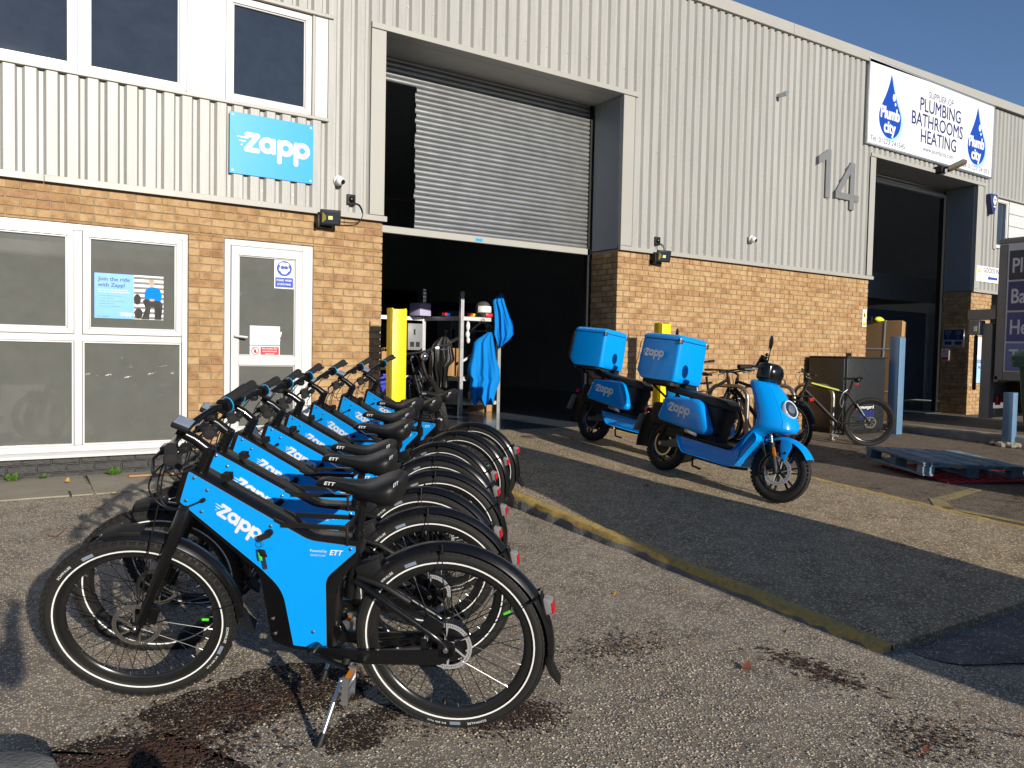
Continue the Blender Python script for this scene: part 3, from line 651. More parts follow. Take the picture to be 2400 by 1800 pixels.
# lower window: four lights with outer frame, mullions and transom
fr = MB(); y0, y1 = .0, .07
fr.box(-8.3, -5.412, y0, y1, 2.42, 2.474); fr.box(-8.3, -5.412, y0, y1, .432, .487); fr.box(-5.462, -5.412, y0, y1, .487, 2.42)
fr.box(-8.3, -5.465, y0+.002, y1, 1.43, 1.49)
for xm in (-7.27, -6.335): fr.box(xm-.032, xm+.032, y0+.004, y1, .489, 2.418)
fr.prism([(-.055, .384), (-.055, .408), (.0, .431), (.07, .431), (.07, .384)], -8.3, -5.40, 'x')
lw = fr.build('window', M['upvc'], WH, bevel=.004, seg=1)
for x0, x1 in ((-7.235, -6.37), (-6.30, -5.466)):
    window(x0, x1, 1.494, 2.418, .052, y=-.014, pane='glassgrey', depth=.06)
    MB().box(x0+.002, x1-.002, .03, .05, .49, 1.428).build('pane', M['glassgrey'], lw, smooth=0)
    g = MB(); a0, a1, c0, c1 = x0+.001, x1-.001, .488, 1.429
    g.box(a0, a1, .012, .03, c0, c0+.014); g.box(a0, a1, .012, .03, c1-.014, c1); g.box(a0, a0+.014, .012, .03, c0+.014, c1-.014); g.box(a1-.014, a1, .012, .03, c0+.014, c1-.014); g.build('bead', M['upvc'], lw, smooth=0)
# door
b = MB(); y0 = .004
b.box(-5.070, -5.012, y0, .075, .43, 2.472); b.box(-4.290, -4.180, y0, .075, .43, 2.472); b.box(-5.012, -4.290, y0, .075, 2.412, 2.472)
door = b.build('door', M['upvc'], WH, bevel=.005, seg=1)
b = MB(); yl, yb = -.010, .05
b.box(-5.008, -4.936, yl, yb, .44, 2.408); b.box(-4.366, -4.294, yl, yb, .44, 2.408); b.box(-4.936, -4.366, yl, yb, 2.320, 2.408); b.box(-4.936, -4.366, yl, yb, 1.226, 1.322); b.box(-4.936, -4.366, yl, yb, .44, .60)
for j0, j1 in ((.60, 1.226), (1.322, 2.320)):
    b.box(-4.936, -4.366, .004, yb, j0, j0+.012); b.box(-4.936, -4.366, .004, yb, j1-.012, j1); b.box(-4.936, -4.924, .004, yb, j0+.012, j1-.012); b.box(-4.378, -4.366, .004, yb, j0+.012, j1-.012)
leaf = b.build('door_leaf', M['upvc'], door, bevel=.004, seg=1)
for j0, j1 in ((.61, 1.216), (1.332, 2.31)): MB().box(-4.926, -4.376, .022, .04, j0, j1).build('pane', M['glassgrey'], door, smooth=0)
b = MB(); b.prism(rpoly([(-4.992, 1.30), (-4.957, 1.30), (-4.957, 1.62), (-4.992, 1.62)], .015), -.020, -.010)
b.tube([(-4.975, -.02, 1.515), (-4.975, -.055, 1.515), (-4.965, -.062, 1.515), (-4.86, -.062, 1.505)], [.011, .011, .012, .010], 10); b.cyl((-4.975, -.020, 1.36), (-4.975, -.026, 1.36), .012, n=14)
b.build('handle', M['upvc'], door)
MB().box(-5.02, -4.28, -.06, .0, .40, .432).build('threshold', M['slab'], door, bevel=.005, seg=1)
# far upper window with boxes behind, and its white side panels
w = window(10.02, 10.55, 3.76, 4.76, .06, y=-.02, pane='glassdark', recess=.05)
for k in range(4): trim(10.57, 15, -.03+.002*k, .0, 3.76+.25*k, 4.0+.25*k, 'upvc', 'white_board')
trim(9.90, 10.015, -.06, .0, 3.72, 4.80, 'flash')
trim(9.88, 15, -.08, .0, 4.765, 4.80, 'flash')
# ------------------------------------------------------------------ electric bike (x forward, y to its left, z up; rear contact at the origin)
def part(mb, name, m, parent, **k): return mb.build(name, M[m] if isinstance(m, str) else m, parent, **k)
def arc_text(mb, s, rad, a0, y, size, flip=1):
    """letters along a circle in the xz plane, centred on the wheel centre"""
    a = a0
    for ch in s:
        if ch == ' ': a += .5*size/rad; continue
        vs_, fs = text2d(ch, .012); wdt = max(v[0] for v in vs_)*size
        am = a+wdt/2/rad; ux = V(-math.sin(am), 0, math.cos(am)); uz = V(math.cos(am), 0, math.sin(am))
        o = V(rad*math.cos(am), y, rad*math.sin(am))
        mb.add([o+ux*(v[0]*size-wdt/2)+uz*(v[1]*size) for v in vs_], fs); a += (wdt+.12*size)/rad
M['steel2'] = mat('weathered_steel_tube', (.30,.28,.25), .38, .85, var=.2, vs_=14)
def wheel(parent, cx, cz, Rr=.355, knob=False, motor=False, X=None, detail=True, wt=.027, name='wheel', m_rim='rim', stripe=True, letters=True, spokes=32, rotor=.09):
    T = Matrix.Translation((cx, 0, cz)); T = (X @ T) if X else T
    def done(mb, nm, m, par, **k): return part(mb.xf(T), nm, m, par, **k)
    rt = Rr-wt; prof = [(rt+wt*math.cos(q)*1.0, wt*.98*math.sin(q)) for q in [2*math.pi*k/14 for k in range(14)]]
    tyre = MB().ring(prof, 72); rg = random.Random(3)
    if detail and knob:
        N_ = 66
        for k in range(N_):
            for w, dr, lw, lr in ((-.015, -.0035, .008, .011), (.015, -.0035, .008, .011), (-.004 if k % 2 else .004, .0005, .007, .012), (-.0255, -.014, .0045, .010), (.0255, -.014, .0045, .010)):
                q = 2*math.pi*(k+(.5 if abs(w) > .02 else 0))/N_; e = V(math.cos(q), 0, math.sin(q)); t = V(-math.sin(q), 0, math.cos(q))
                tyre.obox(e*(Rr+dr)+V(0, w, 0), e*.0045, V(0, lw, 0), t*lr)
    elif detail:
        N_ = 96
        for k in range(N_):
            q = 2*math.pi*k/N_; t = V(-math.sin(q), 0, math.cos(q))
            for w, dr, lw, tilt in ((-.004, .0, .0035, 0), (.004, .0, .0035, 0), (-.0135, -.0035, .0045, .45), (.0135, -.0035, .0045, -.45), (-.0215, -.0105, .0035, .9), (.0215, -.0105, .0035, -.9)):
                e = V(math.cos(q)*math.cos(tilt), -math.sin(tilt), math.sin(q)*math.cos(tilt)); s_ = e.cross(t)
                tyre.obox(V(math.cos(q), 0, math.sin(q))*(Rr+dr)+V(0, w, 0), e*.0018, s_*lw, t*(math.pi*Rr/N_*.86))
    wo = done(tyre, name, 'rubber', parent, smooth=50)
    ri = Rr-2*wt+.004
    rim = MB().ring([(ri+.006, -.014), (ri+.006, .014), (ri-.010, .0145), (ri-.030, .008), (ri-.034, .0), (ri-.030, -.008), (ri-.010, -.0145)], 72)
    done(rim, 'rim', m_rim, wo, smooth=50)
    if stripe:
        b = MB()
        for sd in (-1, 1):
            rr = rt-wt*.62; yy = sd*wt*.80
            b.ring([(rr-.0027, yy), (rr+.0027, yy+sd*.0), (rr+.0027, yy+sd*.0022), (rr-.0027, yy+sd*.0016)], 72)
        done(b, 'reflective_stripe', 'reflect', wo, smooth=50)
    if letters:
        b = MB(); arc_text(b, 'SCHWALBE', rt-.002, R(246 if not knob else 190), wt*1.0, .0125); arc_text(b, 'BIG BEN PLUS', rt-.002, R(273 if not knob else 215), wt*1.0, .0095)
        arc_text(b, 'SCHWALBE', rt-.002, R(40), wt*1.0, .0125)
        tag(done(b, 'tyre_lettering', 'white', wo, smooth=0), kind='stuff')
        b = MB(); 
        for a0, a1 in ((263.5, 270.5) if not knob else (206, 213), (62, 70)):
            b.ring([(rt-.008, wt*.985), (rt+.005, wt*.985), (rt+.005, wt*1.01), (rt-.008, wt*1.01)], 6, a0=R(a0), a1=R(a1))
        tag(done(b, 'tyre_label', M['screen'], wo), kind='stuff')
    sp = MB(); hr = .052 if motor else .026; hw = .03
    for k in range(spokes):
        q = 2*math.pi*(k+.5)/spokes; sd = 1 if k % 2 else -1; off = R(52 if not motor else 30)*(1 if (k//2) % 2 else -1)
        sp.cyl((hr*math.cos(q+off), sd*hw, hr*math.sin(q+off)), ((ri-.032)*math.cos(q), sd*.003, (ri-.032)*math.sin(q)), .0015, n=5, caps=False)
    tag(done(sp, 'spokes', 'black', wo), kind='stuff')
    nip = MB()
    for k in range(spokes):
        q = 2*math.pi*(k+.5)/spokes; sd = 1 if k % 2 else -1
        nip.cyl(((ri-.047)*math.cos(q), sd*.0045, (ri-.047)*math.sin(q)), ((ri-.031)*math.cos(q), sd*.003, (ri-.031)*math.sin(q)), .0021, n=5)
    tag(done(nip, 'nipples', 'alu', wo), kind='stuff')
    hub = MB()
    if motor: hub.ring([(.004, -.045), (.060, -.040), (.068, -.03), (.068, .03), (.060, .040), (.004, .045)], 40)
    else: hub.ring([(.004, -.05), (.016, -.046), (.016, -.034), (.030, -.032), (.030, -.027), (.015, -.022), (.015, .022), (.030, .027), (.030, .032), (.004, .05)], 24)
    done(hub, 'hub', 'black', wo)
    ax = MB(); ax.cyl((0, -.085, 0), (0, .085, 0), .006, n=10); ax.cyl((0, .066, 0), (0, .078, 0), .0105, n=6); ax.cyl((0, -.066, 0), (0, -.078, 0), .0105, n=6)
    done(ax, 'axle', 'chrome', wo)
    if rotor:
        r_ = MB(); yy = .047
        for a, c in ((rotor-.016, rotor-.011), (rotor-.005, rotor)): r_.ring([(a, yy-.0011), (c, yy-.0011), (c, yy+.0011), (a, yy+.0011)], 48)
        for k in range(30):
            for kk in (0, 1):
                q = 2*math.pi*(k+.5*kk)/30; e = V(math.cos(q), 0, math.sin(q)); t = V(-math.sin(q), 0, math.cos(q)); rr = rotor-(.0065 if kk else .0095)
                r_.obox(e*rr+V(0, yy, 0), e*.0035, V(0, .001, 0), (t+e*.5)*.0028)
        for k in range(6):
            q = 2*math.pi*k/6; a = V(.018*math.cos(q), yy, .018*math.sin(q)); c = V((rotor-.014)*math.cos(q+.55), yy, (rotor-.014)*math.sin(q+.55)); d = (c-a); s_ = V(-d.z, 0, d.x).normalized()
            r_.obox((a+c)/2, d/2, s_*.0035, V(0, .001, 0))
        done(r_, 'brake_disc', 'steel2' if knob else 'disc', wo)
    v = MB(); q = R(188 if knob else 150); v.cyl(((ri-.075)*math.cos(q), 0, (ri-.075)*math.sin(q)), ((ri-.050)*math.cos(q), 0, (ri-.050)*math.sin(q)), .0055, n=8)
    if letters: done(v, 'valve_cap', 'green', wo)
    return wo
def fender(rad, w, a0, a1, n=40, th=.002):
    """curved mudguard section revolved from a0 to a1 degrees"""
    prof = []
    for k in range(9):
        t = -1+2*k/8; prof.append((rad-.020*abs(t)**2.4, w*t))
    prof += [(r-th, y*.97) for r, y in reversed(prof)]
    return prof
def rib_fender(mb, rad, w, a0, a1, c, n=44):
    prof = fender(rad, w, a0, a1); mb.ring(prof, n, c=c, a0=R(a0), a1=R(a1)); return mb
PANEL = [(.936,.972), (.982,.855), (.690,.612), (.612,.533), (.585,.312), (.458,.305), (.446,.589), (.328,.698), (.327,.718), (.499,.732)]
PR = [.006, .006, .0, .07, .004, .004, .03, .004, .004, .03]
BODY = [(.955,.990), (1.008,.855), (.70,.592), (.672,.318), (.585,.292), (.440,.290), (.405,.56), (.318,.675), (.315,.738), (.497,.742), (.9,.964)]
SCREW = {sd: MB().cyl((0,0,0), (0, sd*.003, 0), .0065, n=12).cyl((0, sd*.003, 0), (0, sd*.0045, 0), .0062, .004, n=12).mesh('screw', M['steel']) for sd in (1, -1)}
def make_ebike(label):
    t = thing('electric_bike', label, 'electric bike', group='row of blue delivery bikes')
    body = MB(); pb = rpoly(BODY, [.01,.01,.03,.02,.02,.02,.03,.01,.01,.04,.0], 3); body.prism(pb, -.040, .040)
    fr = part(body, 'frame', 'black', t, bevel=.006, seg=2)
    top = MB(); d = V(.494-.9, 0, .752-.985).normalized()
    for s_ in (-.012, .012): top.box(.80, .83, s_-.006, s_+.006, .93, .958)
    part(top, 'cable_port', 'blackmat', fr)
    for sd in (1, -1):
        poly = rpoly(PANEL, PR, 5)
        pn = part(MB().prism(poly, sd*.041, sd*.0445), 'side_panel', 'panel', t, smooth=0)
        ed = MB(); n = len(poly)
        pts = [V(p[0], sd*.0425, p[1]) for p in poly]; ed.tube(pts, .0016, 5, closed=True); part(ed, 'panel_edge', 'alu', pn)
        yy = sd*.0450
        lg = MB(); org = V(.766, yy, .787)                       # logo runs down along the beam
        if sd > 0: ux = V(-math.cos(R(32.5)), 0, -math.sin(R(32.5))); uz = V(-math.sin(R(32.5)), 0, math.cos(R(32.5)))
        else: ux = V(math.cos(R(32.5)), 0, math.sin(R(32.5))); uz = V(-math.sin(R(32.5)), 0, math.cos(R(32.5)))
        put2d(lg, ZAPP, org, ux, uz, (0, sd, 0), .180, step=.00015); part(lg, 'logo', 'white', pn, smooth=0)
        tx = MB(); u2 = V(-sd, 0, 0)
        x0 = .496 if sd > 0 else .345
        put_text(tx, 'Powered by', (x0, yy, .690), u2, (0,0,1), h=.0095, w=.062, bold=.01)
        put_text(tx, 'RENTETT.COM', (x0, yy, .674), u2, (0,0,1), h=.006, w=.055)
        put_text(tx, 'ETT', (x0-sd*.072, yy, .682), u2, (0,0,1), h=.019, w=.050, bold=.035, shear=.35); part(tx, 'lettering', 'white', pn, smooth=0)
        for x, z in ((.918,.950), (.872,.905), (.958,.862), (.902,.822), (.640,.780), (.345,.708), (.505,.372)):
            o = bpy.data.objects.new('screw', SCREW[sd]); COL.objects.link(o); o.parent = pn; o.location = (x, sd*.044, z)
        for x, z in ((.660,.412), (.655,.352)): o = bpy.data.objects.new('screw', SCREW[sd]); COL.objects.link(o); o.parent = fr; o.location = (x, sd*.0395, z)
    # lock barrel, key and keyring on the left
    k = MB(); k.cyl((.644, .044, .757), (.644, .056, .757), .013, n=16); lk = part(k, 'lock', 'blackmat', t)
    b = MB(); b.obox((.662, .060, .744), (.020, .004, -.008), (0, .003, 0), (.004, 0, .010)); part(b, 'key', 'blackmat', lk)
    b = MB(); b.ring([(.010, -.0008), (.0116, -.0008), (.0116, .0008), (.010, .0008)], 16, c=(.674, .064, .717)); part(b, 'key_ring', 'chrome', lk)
    b = MB(); b.obox((.664, .062, .650), (-.004, 0, -.030), (.006, 0, 0), (0, .001, 0)); part(b, 'spare_key', 'chrome', lk)
    b = MB(); b.obox((.667, .066, .684), (-.004, 0, -.014), (.013, 0, .002), (0, .0035, 0)); part(b, 'key_head', 'blackmat', lk, bevel=.003)
    b = MB(); b.obox((.680, .062, .668), (-.002, 0, -.016), (.006, 0, 0), (0, .002, 0)); part(b, 'key_tag', 'green', lk, bevel=.002)
    # seat tube, post, saddle
    b = MB(); ax = V(.312-.40, 0, .70-.40).normalized(); p0 = V(.355, 0, .60); p1 = V(.305, 0, .875)
    b.cyl((.372, 0, .50), (.330, 0, .745), .021, n=18); part(b, 'seat_tube', 'black', t)
    b = MB(); b.cyl((.331, 0, .74), (.302, 0, .885), .0155, n=16); b.ring([(.0155, 0), (.021, 0), (.021, .014), (.0155, .014)], 18, c=(.329, 0, .745), axis='z'); b.box(.272, .335, -.022, .022, .882, .900); part(b, 'seat_post', 'black', t)
    sad = MB(); rings = []
    for x, w, zt, th in ((.472,.014,.944,.022), (.462,.021,.953,.032), (.435,.026,.958,.040), (.39,.031,.955,.046), (.34,.042,.949,.052), (.30,.060,.948,.058), (.262,.082,.955,.078), (.23,.100,.968,.098), (.205,.108,.976,.112), (.182,.106,.980,.112), (.164,.092,.976,.092), (.157,.060,.962,.050)):
        rr = []
        for q in range(16):
            a = 2*math.pi*q/16; cx_, sz = math.cos(a), math.sin(a)
            yv = w*(abs(cx_)**.75)*(1 if cx_ >= 0 else -1); zv = (sz if sz < 0 else sz*.35)
            dip = -.010*math.exp(-(yv/.016)**2) if x < .40 and sz > 0 else 0
            rr.append((x, yv, zt-th*.30+zv*th*(.62 if sz < 0 else .9)+dip))
        rings.append(rr)
    sad.loft(rings); so_ = part(sad, 'saddle', 'saddle', t, smooth=60)
    b = MB(); 
    for s_ in (-.02, .02): b.tube([(.44, s_*.4, .925), (.40, s_, .905), (.28, s_, .905), (.21, s_*1.6, .925)], .0035, 6)
    part(b, 'saddle_rails', 'steel', so_)
    b = MB(); put_text(b, 'ETT', (.437, .0276, .940), (-1, .06, -.05), (.0, -.12, 1), h=.012, w=.042, bold=.03, shear=.3)
    put_text(b, 'ETT', (.165, .093, .965), (-.22, -.975, 0), (-.1, .2, .97), h=.014, w=.036, bold=.03, shear=.2); part(b, 'lettering', 'white', so_, smooth=0)
    # carrier handle loop over the beam
    b = MB()
    for sd in (1, -1):
        b.obox((.478, sd*.048, .789), (.122, 0, -.001), (0, .004, 0), (0, 0, .009)); b.obox((.354, sd*.048, .756), (.005, 0, 0), (0, .004, 0), (0, 0, .034))
        b.obox((.605, sd*.044, .797), (.022, 0, .010), (0, .003, 0), (0, 0, .009))
    b.obox((.354, 0, .789), (.006, 0, 0), (0, .048, 0), (0, 0, .009))
    part(b, 'carrier', 'blackmat', t, bevel=.002, seg=1)
    # swing arm
    b = MB()
    for sd in (1, -1):
        b.prism(rpoly([(.50,.325), (.50,.285), (.30,.270), (.02,.290), (-.03,.335), (-.025,.372), (.03,.352), (.30,.325)], .012, 2), sd*.052, sd*.070)
        b.tube([(.335, sd*.032, .585), (.20, sd*.052, .500), (.06, sd*.061, .410), (.0, sd*.061, .362)], [.016, .013, .012, .014], 10)
        b.obox((.0, sd*.064, .355), (.032, 0, 0), (0, .006, 0), (0, 0, .034))
    part(b, 'swing_arm', 'black', t, bevel=.003, seg=1)
    b = MB(); b.obox((.05, .055, .44), (.030, 0, .018), (0, .014, 0), (-.012, 0, .02)); b.obox((.085, .05, .35), (.012, 0, 0), (0, .012, 0), (0, 0, .03)); part(b, 'brake_caliper', 'black', t, bevel=.004)
    b = MB(); b.obox((.285, 0, .615), (.045, 0, -.02), (0, .030, 0), (.012, 0, .035)); b.tube([(.33, .035, .60), (.22, .052, .575), (.13, .052, .52)], .012, 8); part(b, 'wheel_lock', 'blackmat', t, bevel=.006)
    rw = wheel(t, 0, .355, motor=True, name='rear_wheel')
    # rear mudguard with stays, lamp and flap
    fen = MB(); rib_fender(fen, .383, .034, -9, 137, (0, 0, .355)); 
    fo = part(fen.xf(Matrix(((-1,0,0,0),(0,1,0,0),(0,0,1,0),(0,0,0,1)))), 'rear_mudguard', 'black', t, smooth=60)
    st = MB()
    for ang in (88, 148):
        for sd in (1, -1): e = V(math.cos(R(ang)), 0, math.sin(R(ang))); st.tube([e*.03+V(0, sd*.06, .36), e*.30+V(0, sd*.052, .355), e*.375+V(0, sd*.034, .355)], .0022, 6); st.cyl(e*.352+V(0, sd*.040, .355), e*.384+V(0, sd*.034, .355), .005, n=8)
    part(st, 'mudguard_stays', 'black', fo)
    b = MB(); e = V(math.cos(R(187)), 0, math.sin(R(187))); tt = V(math.sin(R(187)), 0, -math.cos(R(187)))
    pts = [(-.375,.325), (-.372,.298), (-.385,.262), (-.405,.220), (-.398,.226), (-.366,.262), (-.352,.300), (-.355,.330)]
    b.prism([(x, z+.0) for x, z in pts], -.030, .030); part(b, 'mud_flap', 'blackmat', fo, smooth=0)
    b = MB(); b.prism(rpoly([(-.340,.552), (-.376,.541), (-.383,.506), (-.352,.486)], .006, 2), -.022, .022); tl = part(b, 'tail_light', 'clearp', fo, bevel=.003)
    b = MB(); b.prism(rpoly([(-.377,.540), (-.3850,.504), (-.374,.492), (-.3690,.536)], .002, 2), -.023, .023); part(b, 'red_lens', 'redlens', tl, bevel=.002)
    b = MB(); b.prism([(-.330,.56), (-.352,.478), (-.357,.480), (-.336,.563)], -.022, .022); part(b, 'lamp_bracket', 'blackmat', tl)
    # crank, chain, pedals, stand
    b = MB()
    b.cyl((.494, .040, .312), (.494, .085, .312), .021, n=20); b.tube([(.494, .088, .312), (.42, .092, .285), (.343, .096, .256)], [.017, .012, .014], 10, flat=.55); b.tube([(.494, -.088, .312), (.58, -.092, .340), (.66, -.095, .362)], [.017, .012, .014], 10, flat=.55)
    b.ring([(.062, -.062), (.078, -.062), (.078, -.058), (.062, -.058)], 32, c=(.494, 0, .312)); cr = part(b, 'crank', 'black', t)
    b = MB(); b.cyl((.494, .085, .312), (.494, .096, .312), .012, n=14); part(b, 'crank_bolt', 'chrome', cr)
    for sd, x, z in ((1, .338, .235), (-1, .66, .362)):
        b = MB()
        for s_ in (-1, 1):
            b.box(x-.054, x+.054, sd*.150+s_*.038-.003, sd*.150+s_*.038+.003, z-.012, z+.012)
            for q in range(5): b.box(x-.052+q*.0235, x-.044+q*.0235, sd*.150+s_*.038-.004, sd*.150+s_*.038+.004, z+.012, z+.017)
        for q in (-.040, 0, .040): b.box(x+q-.005, x+q+.005, sd*.150-.036, sd*.150+.036, z-.009, z+.009)
        b.cyl((x, sd*.10, z), (x, sd*.185, z), .008, n=10); 
        b.xf(Matrix.Translation((x, 0, z)) @ Matrix.Rotation(R(84), 4, 'Y') @ Matrix.Translation((-x, 0, -z))); pe = part(b, 'pedal', 'alu', t)
        b = MB(); b.box(x-.043, x-.0405-.008, sd*.150-.024, sd*.150+.024, z-.008, z+.008); b.xf(Matrix.Translation((x, 0, z)) @ Matrix.Rotation(R(84), 4, 'Y') @ Matrix.Translation((-x, 0, -z))); part(b, 'reflector', 'amber', pe)
    b = MB(); b.tube([(.372, .062, .288), (.385, .09, .225)], [.017, .014], 10); b.tube([(.385, .09, .225), (.424, .213, .062)], .0085, 12, mi=1); b.tube([(.421, .203, .074), (.431, .236, .037)], [.0125, .016], 10); 
    b.build('kickstand', [M['blackmat'], M['alu']], t)
    b = MB(); b.tube([(.400, -.052, .285), (.16, -.052, .327), (0, -.052, .387)], .004, 6); b.tube([(.400, -.052, .24), (.16, -.052, .29), (0, -.052, .325)], .004, 6); part(b, 'chain', 'blackmat', t)
    # ---- steered front end: fork, wheel, bars; turned about the steering axis
    a0 = V(.875, 0, 1.043); a1 = V(1.223, 0, .330); axd = (a1-a0).normalized(); st_ = R(-17)
    X = Matrix.Translation(a0) @ Matrix.Rotation(st_, 4, axd) @ Matrix.Translation(-a0)
    XB = Matrix.Translation(V(.018, 0, .006)) @ Matrix.Translation(a0) @ Matrix.Rotation(R(-13), 4, axd) @ Matrix.Translation(-a0)
    def at(s_, y=0): p = a0+axd*s_; return V(p.x, y, p.z)
    b = MB(); b.cyl(at(.088), at(.012), .024, n=20); b.cyl(at(.100), at(.082), .033, .027, n=20); b.cyl(at(.0), at(-.014), .022, n=18); b.cyl(at(.012), at(-.004), .026, n=18)
    for q in range(3): b.ring([(.024, 0), (.0255, .001), (.0255, .010), (.024, .011)], 20, c=tuple(at(.075-.018*q)), axis='z')
    b.tube([at(.002), at(.0)+V(.045, 0, .045), at(.0)+V(.100, 0, .082)], [.022, .019, .020], 14); part(b.xf(X), 'stem', 'black', t)
    bar = [(.865, .345, 1.152), (.893, .26, 1.142), (.925, .14, 1.122), (.945, .05, 1.106), (.948, 0, 1.104), (.945, -.05, 1.106), (.905, -.14, 1.122), (.845, -.26, 1.138), (.812, -.345, 1.144)]
    b = MB(); b.tube(crom(bar, 5), .0125, 12); hb = part(b.xf(XB), 'handlebar', 'black', t)
    for sd in (1, -1):
        g0, g1 = V(.862+.043*(sd > 0), sd*.225, 1.138), V(.808+.05*(sd > 0), sd*.360, 1.150); d = (g1-g0)
        b = MB(); b.tube([g0, g0+d*.12, g0+d*.5, g0+d*.85, g1, g1+d*.03], [.0185, .0205, .0195, .022, .0215, .014], 16); b.obox(g0+d*.75+V(-.018, 0, -.006), d*.20, V(.016, 0, .002), V(0, 0, .006)); part(b.xf(XB), 'grip', 'grip', t, bevel=.002)
        b = MB(); q0 = V(.862+.043*(sd > 0), sd*.20, 1.134); b.obox(q0+V(.014, 0, -.006), (.024, 0, -.004), (0, .020, 0), (0, 0, .014)); b.tube([q0+V(.035, sd*.0, -.012), q0+V(.055, sd*.045, -.026), q0+V(.030, sd*.12, -.038), q0+V(.010, sd*.15, -.040)], [.009, .008, .007, .008], 8, flat=.6); part(b.xf(XB), 'brake_lever', 'black', t, bevel=.003)
        b = MB(); b.obox(V(.885, sd*.155, 1.108), (.016, 0, 0), (0, .022, 0), (0, 0, .012)); part(b.xf(XB), 'shifter', 'blackmat', t, bevel=.004)
    b = MB(); g0 = V(.853, -.218, 1.128); dd = V(.846-.797, .117, 0).normalized()
    b.tube([g0-dd*.010, g0-dd*.008, g0+dd*.016, g0+dd*.018], [.018, .030, .031, .018], 20); bl = part(b.xf(XB), 'bell', 'black', t)
    b = MB(); b.tube([g0-dd*.0125, g0-dd*.008], .0322, 24); part(b.xf(XB), 'bell_ring', 'cyan', bl)
    b = MB(); b.obox(V(.925, .035, 1.150), V(.036, 0, .018)*.8, V(0, .038, 0), V(-.005, 0, .010)); di = part(b.xf(XB), 'display', 'blackmat', t, bevel=.006)
    b = MB(); b.obox(V(.9195, .035, 1.1605), V(.032, 0, .016)*.8, V(0, .034, 0), V(-.0010, 0, .0020)); part(b.xf(XB), 'display_film', 'screen', di, bevel=.002)
    b = MB(); b.cyl((.915, .035, 1.145), (.940, .02, 1.11), .009, n=10); part(b.xf(XB), 'display_mount', 'blackmat', di)
    # fork
    b = MB(); b.cyl(at(.105), at(.20), .023, n=18)
    for sd in (1, -1):
        p0 = at(.235, sd*.030); p1 = at(.33, sd*.050); p2 = at(.60, sd*.054); p3 = at(.775, sd*.058)
        b.tube([at(.185, sd*.006), p0, p1, p2, p3, at(.80, sd*.058)], [.022, .029, .030, .022, .016, .015], 14, flat=.72)
    part(b.xf(X), 'fork', 'black', t)
    b = MB(); b.cyl(at(.19, .0)+V(-.02, 0, .0), at(.19)+V(-.085, -.02, .018), .014, n=12)
    for q in range(6): b.ring([(.014, -.002), (.0165, -.002), (.0165, .002), (.014, .002)], 14, c=tuple(at(.19)+V(-.03-.01*q, -.004*q, .003*q)), axis='x')
    part(b.xf(X), 'steering_spring', 'blackmat', t)
    fw = wheel(t, 1.220, .355, knob=True, X=X, name='front_wheel', wt=.029)
    b = MB(); b.obox((1.155, .047, .40), (.020, 0, .010), (0, .014, 0), (-.015, 0, .035)); part(b.xf(X), 'brake_caliper', 'black', t, bevel=.004)
    fen = MB(); rib_fender(fen, .386, .036, 82, 184, (1.220, 0, .355)); fo = part(fen.xf(X), 'front_mudguard', 'black', t, smooth=60)
    b = MB(); b.prism(rpoly([(1.290,.738), (1.235,.752), (1.150,.745), (1.155,.722), (1.235,.730), (1.285,.715)], .01, 2), -.033, .033); part(b.xf(X), 'mudguard_tip', 'blackmat', fo, bevel=.004)
    b = MB(); c = V(1.220, 0, .355); e = [c+V(math.cos(R(a)), 0, math.sin(R(a)))*r_ for a, r_ in ((182, .384), (186, .395), (191, .43), (192, .424), (188, .378), (183, .368))]
    b.prism([(p.x, p.z) for p in e], -.034, .034); part(b.xf(X), 'mud_flap', 'blackmat', fo, smooth=0)
    st = MB()
    for ang in (172,):
        for sd in (1, -1): e = V(math.cos(R(ang)), 0, math.sin(R(ang))); st.tube([c+e*.02+V(0, sd*.058, 0), c+e*.30+V(0, sd*.050, 0), c+e*.378+V(0, sd*.036, 0)], .0022, 6)
    part(st.xf(X), 'mudguard_stays', 'black', fo)
    # cables from the levers into the frame
    cb = MB(); Xp = lambda p: XB @ Vector(p)
    cb.tube(crom([Xp((.895, .17, 1.115)), Xp((.985, .10, 1.03)), Xp((1.03, .075, .93)), V(1.02, .085, .86), V(.96, .082, .845), V(.888, .052, .868)], 6), .0030, 6)
    cb.tube(crom([Xp((.885, .19, 1.11)), Xp((1.00, .14, 1.02)), Xp((1.055, .09, .93)), V(1.035, .085, .86), V(.97, .080, .840), V(.888, .050, .866)], 6), .0030, 6)
    cb.tube(crom([Xp((.89, -.17, 1.115)), Xp((.985, -.08, 1.07)), Xp((1.02, .0, 1.00)), Xp((.985, .045, .96)), V(.92, .03, .985)], 6), .0026, 6)
    cb.tube(crom([Xp((.90, -.13, 1.11)), Xp((.99, -.12, 1.00)), Xp((1.02, -.06, .93)), V(.99, -.075, .87), V(.90, -.052, .87)], 6), .0028, 6)
    cb.tube(crom([Xp((.90, .10, 1.11)), Xp((.995, .07, 1.0)), Xp((1.045, .06, .85)), Xp((1.12, .062, .62)), Xp((1.165, .06, .43))], 6), .0026, 6)
    part(cb, 'cables', 'blackmat', t)
    b = MB(); b.cyl((.888, .044, .868), (.888, .056, .868), .008, n=12); part(b, 'cable_grommet', 'blackmat', t)
    return t
BK = [(-5.508,-5.506,.717,.177), (-5.308,-4.960,.621,.131), (-5.116,-4.533,.703,.119), (-4.822,-4.127,.673,.181),
      (-4.564,-3.678,.779,.225), (-4.302,-3.269,.884,.207), (-3.953,-2.875,.898,.182), (-3.588,-2.478,.942,.199)]
